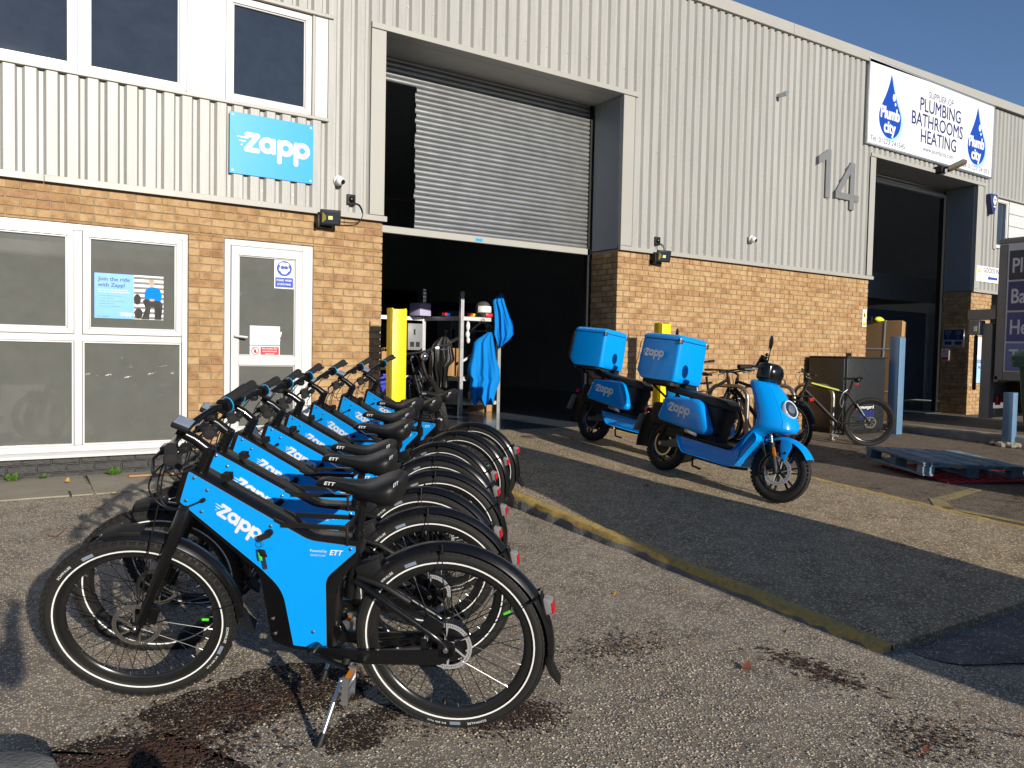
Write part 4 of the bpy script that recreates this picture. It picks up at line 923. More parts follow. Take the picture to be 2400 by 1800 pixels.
BL = ['nearest blue delivery bike, on its silver kickstand with bundle of keys hanging',
      'second blue delivery bike, directly behind the nearest one in the row',
      'third blue delivery bike in the row, counting from the nearest',
      'fourth blue delivery bike in the row, counting from the nearest',
      'fifth blue delivery bike from the nearest, close to the white door',
      'third blue delivery bike from the doorway end of the row',
      'second blue delivery bike from the doorway end, just before the last one',
      'farthest blue delivery bike in the row, right in front of the roller doorway']
def bike_matrix(x, y, psi, lam, z):
    d = V(-math.cos(psi), math.sin(psi), 0); sd0 = V(-math.sin(psi), -math.cos(psi), 0); up = V(0, 0, 1)
    u = math.cos(lam)*up+math.sin(lam)*sd0; sd = math.cos(lam)*sd0-math.sin(lam)*up
    return frame_matrix((x, y, z), d, sd, u)
eb = make_ebike(BL[0])
for i, (x, y, psi, lam) in enumerate(BK):
    o = eb if i == 0 else copy_tree(eb)
    o['label'] = BL[i]; o.matrix_world = bike_matrix(x, y, psi, lam, car_z(y)+.002)
    for c in o.children:                                     # saddles sit at slightly different heights
        if c.name.startswith(('saddle', 'seat_post')): c.location = (-.09*[0,.0,-.02,.03,.04,.05,0,.02][i], 0, [0,.0,-.02,.03,.04,.05,0,.02][i])
    if i >= 4:                                               # some bikes have no key in the lock
        for c in list(o.children):
            if c.name.startswith('lock'):
                for k in list(c.children): bpy.data.objects.remove(k)
    if i == 2:
        for c in o.children:
            if c.name.startswith('lock'):
                for k in c.children:
                    if k.name.startswith('key_tag'): k.scale = (1.0, 1.0, 1.0); k.data = MB().ball((.690, .064, .668), (.022, .006, .022), 16, 10).mesh('key_tag', M['green'])
# ------------------------------------------------------------------ electric scooter (x forward, y to its left, z up)
def rbox(mb, x0, x1, y0, y1, z0, z1, r=.04, n=4, taper=0, mi=0):
    """box with rounded vertical corners and rounded top and bottom rims"""
    rings = []
    for k in range(n+1):
        a = math.pi/2*k/n; i = r*.6*(1-math.sin(a)); rings.append((i, z0+r*.6*(1-math.cos(a))))
    for k in range(n+1):
        a = math.pi/2*k/n; i = r*.6*(1-math.cos(a))+taper; rings.append((i, z1-r*.6*(1-math.sin(a))))
    R_ = []
    for i, z in rings: R_.append([(p[0], p[1], z) for p in rpoly([(x0+i, y0+i), (x1-i, y0+i), (x1-i, y1-i), (x0+i, y1-i)], r, 5)])
    return mb.loft(R_, mi=mi)
def scooter_wheel(parent, cx, cz, name, X=None, spokes=6, front=True, Rr=.262):
    T = Matrix.Translation((cx, 0, cz)); T = (X @ T) if X else T
    wt = .047; rt = Rr-wt
    tb = MB().ring([(rt+wt*math.cos(q), wt*.95*math.sin(q)) for q in [2*math.pi*k/16 for k in range(16)]], 64)
    for k in range(44):
        q = 2*math.pi*k/44; 
        for sd in (-1, 1):
            e = V(math.cos(q+sd*.03), 0, math.sin(q+sd*.03)); t = V(-math.sin(q), 0, math.cos(q))
            tb.obox(e*(Rr-.0085)+V(0, sd*.022, 0), e*.0035+V(0, sd*-.0012, 0), V(0, .014, 0)+e*-.004*sd*sd, t*.0135)
    w = part(tb.xf(T), name, 'rubber', parent, smooth=50)
    b = MB(); ri = Rr-2*wt+.012
    b.ring([(ri+.008, -.036), (ri+.008, .036), (ri-.006, .037), (ri-.018, .026), (ri-.021, 0), (ri-.018, -.026), (ri-.006, -.037)], 64)
    b.ring([(.012, -.04), (.034, -.036), (.036, 0), (.034, .036), (.012, .04)], 28)
    for k in range(spokes):
        q = 2*math.pi*k/spokes+.26
        e = V(math.cos(q), 0, math.sin(q)); t = V(-math.sin(q), 0, math.cos(q))
        for s_ in (-1, 1): b.loft([[tuple(e*.028+t*(s_*.008+i*.006)+V(0, j*.014, 0)) for i, j in ((-1,-1),(1,-1),(1,1),(-1,1))], [tuple(e*(ri-.012)+t*(s_*.026+i*.006)+V(0, j*.011, 0)) for i, j in ((-1,-1),(1,-1),(1,1),(-1,1))]])
    part(b.xf(T), 'rim', 'rim', w, smooth=40)
    yy = -.052
    b = MB()
    if front:
        b.ring([(.088, yy-.002), (.118, yy-.002), (.118, yy+.002), (.088, yy+.002)], 48)
        b2 = MB()
        for k in range(36): q = 2*math.pi*k/36; b2.cyl((.103*math.cos(q)+0, yy-.0028, .103*math.sin(q)), (.103*math.cos(q), yy-.0021, .103*math.sin(q)), .0042 if k % 2 else .003, n=8)
        for k in range(6):
            q = 2*math.pi*k/6; b.tube([(.03*math.cos(q), yy+.006, .03*math.sin(q)), (.09*math.cos(q+.3), yy, .09*math.sin(q+.3))], .005, 6)
        o = part(b.xf(T), 'brake_disc', 'disc', w); part(b2.xf(T), 'disc_holes', 'blackmat', o)
    else:
        b.ring([(.02, -.050), (.11, -.046), (.118, -.03), (.118, .03), (.11, .046), (.02, .050)], 40); part(b.xf(T), 'hub_motor', 'blackmat', w)
        b = MB(); b.ring([(.100, -.056), (.120, -.056), (.120, -.052), (.100, -.052)], 40); part(b.xf(T), 'brake_disc', 'steel', w)
    b = MB(); b.cyl((0, -.10, 0), (0, .10, 0), .010, n=12); b.cyl((0, -.10, 0), (0, -.086, 0), .018, n=6); part(b.xf(T), 'axle', 'steel', w)
    return w
def make_scooter(label, boxlogo=True):
    t = thing('electric_scooter', label, 'scooter', group='blue delivery scooters on the driveway')
    rw = scooter_wheel(t, 0, .262, 'rear_wheel', front=False)
    # swing arm, inner frame
    b = MB()
    for sd in (1, -1): b.prism(rpoly([(-.03,.285), (-.03,.235), (.12,.245), (.34,.275), (.36,.36), (.24,.37), (.08,.30)], .02, 3), sd*.066, sd*.098)
    part(b, 'swing_arm', mat('scooter_grey_plastic', (.06,.06,.062), .45), t, bevel=.008)
    b = MB()
    for sd in (1, -1): b.tube([(-.02, sd*.10, .30), (.03, sd*.10, .42), (.08, sd*.09, .53)], .022, 10); 
    part(b, 'shock_absorbers', 'blackmat', t)
    b = MB(); rbox(b, -.20, .70, -.115, .115, .44, .66, .05); rbox(b, .02, .40, -.10, .10, .34, .46, .04); part(b, 'rear_body', 'blackmat', t)
    # rear mudguard, plate, tail lamp
    b = MB(); b.loft([[(x, -w, z), (x, w, z), (x-.02, w, z-.02), (x-.02, -w, z-.02)] for x, z, w in ((-.16,.60,.09), (-.26,.52,.095), (-.31,.40,.09), (-.335,.28,.085), (-.34,.20,.08))]); mg = part(b, 'rear_mudguard', 'blackmat', t, bevel=.006)
    b = MB(); b.obox((-.375, 0, .42), (-.035, 0, -.09), (0, .115, 0), (.003, 0, -.001)); part(b, 'number_plate', mat('grey_plate', (.22,.22,.22), .5), mg, bevel=.004)
    b = MB(); b.obox((-.30, 0, .565), (.02, 0, .0), (0, .09, 0), (0, 0, .022)); part(b, 'tail_lamp', 'redlens', mg, bevel=.01)
    # side panels
    SP = [(.055,.735), (.455,.752), (.535,.725), (.672,.500), (.668,.452), (.610,.430), (.005,.495), (-.015,.530)]
    for sd in (1, -1):
        po = rpoly(SP, [.03,.03,.06,.04,.03,.05,.04,.02], 4); cx_, cz_ = .33, .59; rings = []
        for f, y in ((1.0, .095), (1.0, .150), (.992, .172), (.965, .186), (.90, .196), (.80, .202)):
            rings.append([(cx_+(p[0]-cx_)*f, sd*y, cz_+(p[1]-cz_)*f) for p in po])
        sp = part(MB().loft(rings), 'side_panel', 'gloss', t, smooth=50)
        lg = MB(); ux = V(1 if sd < 0 else -1, 0, -.08 if sd < 0 else .08).normalized(); uz = V(.08 if sd < 0 else -.08, 0, 1); 
        put2d(lg, ZAPP, (.275 if sd < 0 else .36, sd*.2035, .62), ux, V(.08 if sd < 0 else .08, 0, 1).normalized(), (0, sd, 0), .285, step=.0002); part(lg, 'logo', 'white', sp, smooth=0)
        b = MB(); b.obox((.455, sd*.165, .432), (.085, 0, -.012), (0, .014, 0), (0, 0, .018)); fp = part(b, 'footrest', 'alu', t, bevel=.008)
        b = MB(); b.obox((.36, sd*.150, .436), (.05, 0, -.006), (0, .02, 0), (0, 0, .022)); part(b, 'footrest_mount', 'blackmat', fp, bevel=.006)
    # seat and the black body under it
    b = MB(); rings = []
    for x, zt, zb, w in ((-.06,.83,.79,.09), (.02,.845,.775,.125), (.15,.835,.765,.140), (.32,.815,.750,.140), (.50,.800,.725,.135), (.64,.795,.700,.125), (.72,.780,.690,.110), (.765,.745,.695,.085)):
        rings.append([(x, p[0], p[1]) for p in rpoly([(-w, zb), (w, zb), (w*.92, zt), (-w*.92, zt)], .03, 4)])
    part(b.loft(rings), 'seat', 'saddle', t, smooth=50)
    b = MB(); rings = []
    for x, z, w in ((.70,.705,.125), (.72,.64,.120), (.685,.54,.115), (.665,.45,.112), (.68,.37,.108)): rings.append([(x, p[0], z) if False else (x+p[1], p[0], z) for p in rpoly([(-w, .0), (-w*.5, .03), (w*.5, .03), (w, .0), (w, -.40), (-w, -.40)], .03, 3)])
    part(b.loft(rings), 'seat_base', 'blackmat', t, smooth=50)
    # blue under-floor shell: two side skins and a belly, then the leg shield
    SHELL = [(.285,.385), (.36,.270), (.40,.238), (.98,.214), (1.045,.235), (1.24,.50), (1.20,.56), (1.14,.56), (1.00,.372), (.95,.352)]
    b = MB(); po = rpoly(SHELL, [.02,.03,.03,.03,.05,.04,.03,.03,.05,.03], 4); cx_, cz_ = .80, .36; rings = []
    for y, f in ((-.172, .93), (-.186, .975), (-.190, 1.0), (-.150, 1.0), (.150, 1.0), (.190, 1.0), (.186, .975), (.172, .93)):
        rings.append([(cx_+(p[0]-cx_)*f, y, cz_+(p[1]-cz_)*f) for p in po])
    part(b.loft(rings), 'floor_shell', 'gloss', t, smooth=40)
    b = MB(); b.prism([(.40,.386), (.97,.376), (.99,.384), (.99,.392), (.42,.398)], -.150, .150); b.prism([(.30,.39), (.95,.362), (.95,.375), (.30,.402)], -.170, .170); part(b, 'floor_mat', 'blackmat', t, bevel=.004)
    b = MB(); b.prism(rpoly([(.42,.245), (.96,.222), (.96,.19), (.46,.20)], .02, 2), -.10, .10); part(b, 'battery_tray', 'blackmat', t)
    # leg shield: stations up the shield, each a rounded bow in plan
    b = MB(); rings = []
    ST = [(.235,.975,1.05,.165), (.30,.99,1.085,.178), (.40,1.02,1.150,.188), (.50,1.075,1.225,.196), (.560,1.125,1.285,.199), (.585,1.145,1.380,.198), (.605,1.16,1.440,.198), (.63,1.175,1.452,.199), (.69,1.180,1.438,.196), (.76,1.150,1.390,.186), (.84,1.095,1.330,.170), (.92,1.040,1.265,.154), (.975,1.000,1.205,.142), (1.000,.995,1.150,.128), (1.008,1.01,1.10,.09)]
    for z, xb, xf, w in ST:
        bow = []
        for k in range(13):
            a = -1+2*k/12; bow.append((xb+.06+(xf-xb-.06)*(1-abs(a)**2.6), a*w, z))
        back = [(xb+.0, .86*w, z), (xb+.035, .55*w, z), (xb+.035, -.55*w, z), (xb+.0, -.86*w, z)]
        rings.append(bow+back)
    ls = part(b.loft(rings), 'leg_shield', 'gloss', t, smooth=55)
    b = MB(); rings = []                                   # raised nose panel with a shut line round it
    for z, xb, xf, w in ST[7:]:
        rings.append([(xf+.004-(xf-xb-.06)*abs(a*.55)**2.6-.0*abs(a), a*w*.55, z-.002) for a in [-1+2*k/8 for k in range(9)]]+[(xf-.03-(xf-xb-.06)*.25, .50*w, z-.002), (xf-.03-(xf-xb-.06)*.25, -.50*w, z-.002)])
    part(b.loft(rings), 'nose_panel', 'gloss', t, smooth=55)
    b = MB(); rings = []
    for z, xb, xf, w in ST[2:11]: rings.append([(xb+.030, .80*w, z), (xb+.020, .80*w, z), (xb+.020, -.80*w, z), (xb+.030, -.80*w, z)])
    part(b.loft(rings), 'inner_shield', 'blackmat', t)
    hd = V(1, 0, .55).normalized(); c = V(1.372, 0, .795); s1 = V(0, 1, 0); s2 = hd.cross(s1)
    b = MB(); n = 28
    def hoop(r, o, mb): mb.append([tuple(c+hd*o+s1*(r*math.cos(2*math.pi*k/n))+s2*(r*math.sin(2*math.pi*k/n))) for k in range(n)])
    L_ = []; [hoop(r, o, L_) for r, o in ((.083, -.03), (.085, .004), (.080, .012), (.072, .010), (.070, .002))]; hl = part(MB().loft(L_, caps=False), 'headlamp', mat('lamp_ring', (.50,.62,.72), .15), t)
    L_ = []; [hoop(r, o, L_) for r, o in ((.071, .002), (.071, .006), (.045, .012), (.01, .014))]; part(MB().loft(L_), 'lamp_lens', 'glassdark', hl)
    L_ = []; [hoop(r, o, L_) for r, o in ((.040, .0125), (.036, .017), (.01, .018))]; part(MB().loft(L_), 'lamp_projector', 'alu', hl)
    # top box on its rack
    b = MB(); rings = []
    BX = [(-.300,.108,.218,.872), (-.318,.120,.236,.880), (-.372,.126,.240,.930), (-.388,.126,.240,.955), (-.366,.122,.236,1.275)]
    for x0, x1, w, z in BX: rings.append([(p[0], p[1], z) for p in rpoly([(x0, -w), (x1, -w*.80), (x1+.012, -w*.62), (x1+.012, w*.62), (x1, w*.80), (x0, w)], [.05,.06,.02,.02,.06,.05], 4)])
    bx = part(b.loft(rings), 'top_box', 'gloss', t, smooth=50)
    b = MB(); rings = []
    for x0, x1, w, z in ((-.362,.118,.233,1.274), (-.362,.118,.233,1.284)): rings.append([(p[0], p[1], z) for p in rpoly([(x0, -w), (x1, -w*.80), (x1+.012, -w*.62), (x1+.012, w*.62), (x1, w*.80), (x0, w)], [.05,.06,.02,.02,.06,.05], 4)])
    part(b.loft(rings), 'lid_seal', 'blackmat', bx)
    b = MB(); rings = []
    for x0, x1, w, z in ((-.368,.124,.238,1.283), (-.370,.126,.240,1.290), (-.366,.122,.237,1.312), (-.345,.104,.218,1.332), (-.30,.07,.180,1.340)): rings.append([(p[0], p[1], z) for p in rpoly([(x0, -w), (x1, -w*.80), (x1+.012, -w*.62), (x1+.012, w*.62), (x1, w*.80), (x0, w)], [.05,.06,.02,.02,.06,.05], 4)])
    part(b.loft(rings), 'lid', 'gloss', bx, smooth=50)
    b = MB()
    for y in (-.175, .175): b.obox((.132, y, 1.278), (.006, 0, 0), (0, .020, 0), (0, 0, .026)); b.cyl((.14, y-.02, 1.290), (.14, y+.02, 1.290), .006, n=8)
    part(b, 'latches', 'steel', bx, bevel=.002)
    b = MB(); b.tube([tuple(p) for p in crom([(-.372, -.20, .95), (-.385, -.242, .96), (-.372, -.242, 1.1), (-.366, -.238, 1.25), (-.355, -.22, 1.272)], 5)], .003, 6); part(b, 'box_edge', 'blackmat', bx)
    if boxlogo:
        lg = MB()
        put2d(lg, ZAPP, (-.16, -.2385, 1.125), (1, .045, -.02), (.0, .012, 1), (.05, -1, 0), .262, step=.0003, d0=.006); part(lg, 'logo', 'white', bx, smooth=0)
    b = MB(); rbox(b, -.33, .10, -.20, .20, .845, .872, .06); part(b, 'rack_plate', 'blackmat', t)
    b = MB()
    for sd in (1, -1): b.tube([(-.30, sd*.13, .835), (.05, sd*.13, .83), (.14, sd*.11, .80), (.10, sd*.10, .72)], .013, 8); b.tube([(-.22, sd*.13, .83), (-.02, sd*.11, .72)], .012, 8)
    b.tube([(-.30, -.13, .835), (-.34, 0, .835), (-.30, .13, .835)], .013, 8); part(b, 'rack', 'black', t)
    # steered front
    a0 = V(1.055, 0, 1.10); a1 = V(1.375, 0, .27); axd = (a1-a0).normalized()
    X = Matrix.Translation(a0) @ Matrix.Rotation(R(-12), 4, axd) @ Matrix.Translation(-a0)
    fw = scooter_wheel(t, 1.385, .262, 'front_wheel', X=X, spokes=6)
    b = MB()
    for sd in (1, -1):
        p0, p1, p2 = V(1.255, sd*.085, .60), V(1.300, sd*.085, .46), V(1.375, sd*.085, .275)
        b.tube([p0, p1], .016, 12, mi=1); b.tube([p1+V(-.004, 0, .03), p1+(p2-p1)*.05, p2, p2+V(.008, 0, -.03)], [.024, .026, .026, .020], 12)
        for q in range(6): e = p0+(p1-p0)*(.3+.1*q); b.ring([(.016, -.004), (.022, 0), (.016, .004)], 12, c=tuple(e), axis='z')
    b.build('fork', [M['blackmat'], M['alu']], t).data.transform(X)
    b = MB(); b.obox((1.31, -.075, .30), (.025, 0, .02), (0, .02, 0), (-.02, 0, .035)); part(b.xf(X), 'brake_caliper', 'black', t, bevel=.006)
    b = MB(); b.obox((1.352, -.116, .40), (.010, 0, -.02), (0, .006, 0), (.014, 0, .004)); b.obox((1.343, -.116, .425), (.012, 0, -.026), (0, .005, 0), (.012, 0, .006)); part(b.xf(X), 'side_reflector', 'amber', t, bevel=.003)
    b = MB(); fen = MB()
    pr = []
    for k in range(11): tt_ = -1+2*k/10; pr.append((.298-.030*abs(tt_)**2.2, .068*tt_))
    pr += [(r_-.004, y*.96) for r_, y in reversed(pr)]
    fen.ring(pr, 30, c=(1.385, 0, .262), a0=R(32), a1=R(132))
    fo = part(fen.xf(X), 'front_mudguard', 'gloss', t, smooth=60)
    b = MB()
    for sd in (1, -1): b.prism(rpoly([(1.36,.535), (1.45,.535), (1.475,.49), (1.435,.355), (1.405,.340), (1.375,.45)], .02, 3), sd*.072, sd*.077)
    part(b.xf(X), 'mudguard_bracket', 'gloss', fo, bevel=.002)
    b = MB()
    for x, z in ((1.425,.425), (1.418,.360)): b.cyl((x, -.076, z), (x, -.084, z), .010, n=12)
    part(b.xf(X), 'bolts', 'blackmat', fo)
    b = MB(); b.cyl((1.20, 0, .76), (1.27, 0, .60), .03, n=14); rbox(b, 1.18, 1.33, -.10, .10, .545, .60, .03); part(b.xf(X), 'fork_yoke', 'blackmat', t)
    b = MB(); rbox(b, 1.02, 1.16, -.13, .13, 1.00, 1.16, .05); b.ball((1.13, 0, 1.08), (.07, .12, .09), 16, 10); b.cyl(tuple(a0+axd*.02), tuple(a0+axd*.15), .05, n=14); hb = part(b.xf(X), 'handlebar_cowl', 'black', t, smooth=50)
    b = MB(); b.tube(crom([(1.00, .35, 1.06), (1.03, .24, 1.09), (1.07, .10, 1.11), (1.07, -.10, 1.11), (1.03, -.24, 1.09), (1.00, -.35, 1.06)], 5), .012, 10); part(b.xf(X), 'handlebar', 'black', t)
    for sd in (1, -1):
        b = MB(); b.tube([(1.025, sd*.245, 1.085), (1.0, sd*.355, 1.058), (.997, sd*.37, 1.054)], [.018, .018, .021], 14); part(b.xf(X), 'grip', 'grip', t)
        b = MB(); b.tube(crom([(1.06, sd*.20, 1.08), (1.10, sd*.26, 1.07), (1.06, sd*.37, 1.04)], 4), .008, 8, flat=.6); part(b.xf(X), 'brake_lever', 'steel', t)
        if sd > 0: continue
        b = MB()
        b.tube(crom([(1.09, sd*.085, 1.12), (1.10, sd*.095, 1.20), (1.10, sd*.10, 1.29)], 5), .005, 8); mi_ = part(b.xf(X), 'mirror', 'blackmat', t)
        b = MB(); b.ball((0,0,0), (.012, .046, .066), 18, 10); b.xf(Matrix.Translation((1.095, sd*.105, 1.335)) @ Matrix.Rotation(R(sd*-14), 4, 'X') @ Matrix.Rotation(R(12), 4, 'Z')); part(b.xf(X), 'mirror_head', 'black', mi_)
    b = MB(); b.obox((1.00, -.03, 1.175), (.018, 0, .05), (0, .038, 0), (-.008, 0, .003)); b.cyl((1.06, -.03, 1.14), (1.02, -.03, 1.17), .012, n=10); b.ball((1.05, -.05, 1.19), .028, 12, 8); b.ball((1.05, -.05, 1.235), .016, 10, 6); part(b.xf(X), 'phone_mount', 'black', t)
    # side stand
    b = MB(); b.tube([(1.0, .11, .215), (1.02, .16, .12), (1.03, .20, .02)], .011, 8); b.tube([(1.03, .20, .02), (1.055, .225, .012)], [.012, .018], 8, flat=.4); b.tube([(.45, -.09, .2), (.50, -.12, .13), (.60, -.12, .12)], .010, 8); part(b, 'side_stand', 'blackmat', t)
    b = MB()
    for k in range(3): b.tube(crom([(1.30, -.07-.01*k, .68), (1.22-.02*k, -.10, .52), (1.28, -.105, .36)], 5), .004, 6)
    part(b.xf(X), 'brake_hoses', 'blackmat', t)
    return t
def scooter_matrix(x, y, psi, lam):
    z = drive_z(y); d = V(math.sin(psi), -math.cos(psi), 0); sl = .0634*math.cos(psi)
    d = (d*math.cos(sl)-V(0,0,1)*math.sin(sl)).normalized(); side = V(-math.cos(psi), -math.sin(psi), 0)
    up = side.cross(d); up = up if up.z > 0 else -up
    u = math.cos(lam)*up-math.sin(lam)*side; left = u.cross(d).normalized()
    return frame_matrix((x, y, z+.006), d, left, u)
s1 = make_scooter('blue delivery scooter in front, white logo on its top box')
s1.matrix_world = scooter_matrix(-1.405, -2.385, -.024, .138)
s2 = copy_tree(s1); s2['label'] = 'blue delivery scooter parked behind the other, plain top box, near the dark doorway'
s2.matrix_world = scooter_matrix(-1.01, -.77, .064, .138)
for c in s2.children:
    if c.name.startswith('top_box'):
        for k in list(c.children):
            if k.name.startswith('logo'): bpy.data.objects.remove(k)
# ------------------------------------------------------------------ signs and fittings on the front
def plate(name, label, cat, x0, x1, z0, z1, y, m, th=.006, bevel=.002, group=None):
    cx, cz = (x0+x1)/2, (z0+z1)/2
    o = MB().box(x0-cx, x1-cx, -th, 0, z0-cz, z1-cz).build(name, M[m], None, bevel=bevel, seg=1); o.location = (cx, y, cz)
    return tag(o, label, cat, group)
UX, UZ, UN = V(1,0,0), V(0,0,1), V(0,-1,0)
o = plate('company_sign', 'bright blue sign with white Zapp logo on grey cladding below the upper window', 'sign', -5.043, -4.207, 3.108, 3.705, -.040, 'panel', .008)
b = MB(); put2d(b, ZAPP, (.022, -.0082, .0), UX, UZ, UN, .653, step=.0003, d0=.0003); part(b, 'logo', 'white', o, smooth=0)
b = MB()
for x in (-.39, .39):
    for z in (-.27, .27): b.cyl((x, -.008, z), (x, -.013, z), .011, n=14)
tag(part(b, 'fixing_caps', 'white', o), kind='stuff')
# plumb sign
o = plate('supplier_sign', 'large white board with two blue water drops and plumbing, bathrooms, heating lettering', 'sign', 5.405, 9.66, 5.10, 6.53, -.045, 'signwhite', .03, .004)
o.rotation_euler = (0, R(.2), 0)
b = MB(); w2, h2 = 2.1275, .715
for q in ((-w2, w2, h2-.02, h2+.01), (-w2, w2, -h2-.01, -h2+.02)): b.box(q[0]-.01, q[1]+.01, -.045, -.001, q[2], q[3])
for x in (-w2, w2): b.box(x-.012, x+.012, -.044, -.002, -h2+.02, h2-.02)
part(b, 'sign_frame', 'galv', o, bevel=.003)
b = MB(); b.box(-.822, -.816, -.0312, -.0295, -h2+.02, h2-.02); part(b, 'joint', 'blackmat', o, smooth=0)
def drop2d(cx, cz, r, top, n=40):
    pts = []
    for k in range(n+1):
        a = R(-215+250*k/n); pts.append((cx+r*math.cos(a), cz+r*math.sin(a)))
    a_end, a_st = pts[-1], pts[0]
    up = [(a_end[0]+(cx-a_end[0])*t**1.0*(1)-r*.10*math.sin(math.pi*t), a_end[1]+(top-a_end[1])*t) for t in [k/8 for k in range(1, 9)]]
    dn = [(2*cx-x, z) for x, z in reversed(up[:-1])]
    return pts+up+dn
for cx, tel in ((-1.46, 0), (1.50, 1)):
    for nm, m_, s_, dx, dy in (('drop_halo', 'halo', 1.07, .045, -.02), ('drop', 'signblue', 1.0, 0, 0)):
        p_ = drop2d(cx+dx, -.20+dy, .335*s_, .58+(.0 if m_ == 'signblue' else -.02))
        b = MB().add([(x, -.0306-(.0012 if m_ == 'signblue' else 0), z) for x, z in p_], [tuple(range(len(p_)))]); dr = part(b, nm, m_, o, smooth=0)
    b = MB()
    for vs_, fs in (disc2d((cx+.10, .185), .045, .065), disc2d((cx+.145, .075), .024, .03)): b.add([(x, -.0325, z) for x, z in vs_], fs)
    put_text(b, 'Plumb', (cx, -.0325, -.205), UX, UZ, w=.56, h=.20, bold=.04, align='c'); put_text(b, 'city', (cx, -.0325, -.44), UX, UZ, w=.34, h=.20, bold=.04, align='c'); tag(part(b, 'lettering', 'white', o, smooth=0), kind='stuff')
b = MB()
put_text(b, 'SUPPLIER OF:', (.18, -.0312, .40), UX, UZ, w=.88, h=.12, align='c', shear=.1)
put_text(b, 'PLUMBING', (.17, -.0312, .135), UX, UZ, w=1.40, h=.235, align='c', bold=.012); put_text(b, 'BATHROOMS', (.09, -.0312, -.145), UX, UZ, w=1.75, h=.235, align='c', bold=.012); put_text(b, 'HEATING', (.14, -.0312, -.425), UX, UZ, w=1.22, h=.235, align='c', bold=.012)
put_text(b, 'www.plumbcity.com', (.14, -.0312, -.57), UX, UZ, w=1.05, h=.085, align='c'); put_text(b, 'Tel: 01223 241545', (-1.50, -.0312, -.645), UX, UZ, w=1.06, h=.085, align='c'); put_text(b, 'Fax: 01223 241055', (1.50, -.0312, -.645), UX, UZ, w=1.06, h=.085, align='c')
tag(part(b, 'lettering', 'navy', o, smooth=0), kind='stuff')
# house number 14
n14 = thing('house_number', 'large flat grey number 14 high on the corrugated wall', 'house number', (4.73, -.04, 4.35))
def digit(polys, x, z, nm):
    b = MB()
    for p in polys: b.prism([(px+x, pz+z) for px, pz in p], -.030, -.004)
    return part(b, nm, 'grey14', n14, bevel=.002, seg=1)
H = .78
digit([[(-.065,0), (.06,0), (.06,H), (-.03,H), (-.065,H-.03), (-.26,H-.14), (-.26,H-.27), (-.065,H-.175)]], -.33, -.30, 'digit')
b = MB()
for p in ([(.05,0), (.175,0), (.175,H), (.05,H-.0)], [(-.34,.15), (.048,.15), (.048,.255), (-.34,.255)], [(.177,.15), (.30,.15), (.30,.255), (.177,.255)], [(-.34,.257), (-.205,.257), (.048,.59), (.048,H-.01)]): b.prism([(x+.22, z-.42) for x, z in p], -.030, -.004)
part(b, 'digit', 'grey14', n14, smooth=0)
# small signs
def face_sign():
    o = plate('face_mask_sign', 'blue and white please wear a face mask sign, top right of the door glass', 'sign', -4.578, -4.374, 2.015, 2.312, .020, 'signwhite', .003, .001)
    b = MB(); put2d(b, [disc2d((0, .058), .078, n=40)], (0, -.0035, 0), UX, UZ, UN); b.add([(x, -.0035, z) for x, z in ((-.092,-.135),(.092,-.135),(.092,-.035),(-.092,-.035))], [(0,1,2,3)]); part(b, 'blue_field', 'signblue', o, smooth=0)
    b = MB()
    put2d(b, [disc2d((0, .055), .045, .056), disc2d((-.012, .098), .040, .022), disc2d((.02, .098), .030, .02), disc2d((-.046,.05), .010, .018), disc2d((.046,.05), .010, .018)], (0, -.0042, 0), UX, UZ, UN)
    put_text(b, 'PLEASE  WEAR', (0, -.0044, -.072), UX, UZ, w=.155, h=.019, bold=.02, align='c'); put_text(b, 'A FACE MASK', (0, -.0044, -.112), UX, UZ, w=.140, h=.019, bold=.02, align='c'); part(b, 'white_print', 'signwhite', o, smooth=0)
    b = MB(); put2d(b, [disc2d((-.018, .068), .021, .018), disc2d((.018, .068), .021, .018)], (0, -.0060, 0), UX, UZ, UN); b.add([(x, -.0060, z) for x, z in ((-.003,.002),(.0,.002),(.0,.045),(-.003,.045))], [(0,1,2,3)]); part(b, 'goggles', 'signblue', o, smooth=0)
face_sign()
o = plate('paper_notice', 'creased white printed notice taped inside plastic on the door glass', 'notice', -4.818, -4.515, 1.432, 1.625, .020, 'signwhite', .002, 0)
b = MB()
for k, (t_, w_) in enumerate((('Do not completely blocked on', .19), ('customers delivery to ride, and', .20), ('bridge passing if required outside', .215), ('be on the hall', .10), ('If any assistance please telephone', .20))):
    put_text(b, t_, (-.115, -.0024, .030-.017*k-(.014 if k > 3 else 0)), UX, UZ, w=w_, h=.008)
tag(part(b, 'typed_lines', mat('grey_ink', (.25,.25,.26), .6), o, smooth=0), kind='stuff')
b = MB(); b.add([(-.13,-.0035,-.09), (-.02,-.0035,.015), (.0,-.0035,.01), (-.10,-.0035,-.092)], [(0,1,2,3)]); b.add([(.10,-.0035,.0), (.165,-.0035,.045), (.172,-.0035,.03), (.15,-.0035,-.03), (.16,-.0035,-.05), (.10,-.0035,-.03)], [(0,1,2,3,4,5)]); part(b, 'tape', mat('clear_tape', (.78,.78,.77), .08), o, smooth=0)
o = plate('no_access_sign', 'red and white no access for unauthorised persons sign low on the door glass', 'sign', -4.818, -4.515, 1.318, 1.424, .020, 'signwhite', .003, .001)
b = MB(); b.add([(x, -.0035, z) for x, z in ((-.045,-.042),(.142,-.042),(.142,.042),(-.045,.042))], [(0,1,2,3)]); put2d(b, [ring2d((-.098, 0), .036, .009)], (0, -.0035, 0), UX, UZ, UN); put2d(b, stroke2d([(-.122, .025), (-.074, -.025)], .008), (0, -.0050, 0), UX, UZ, UN); part(b, 'red_print', 'red', o, smooth=0)
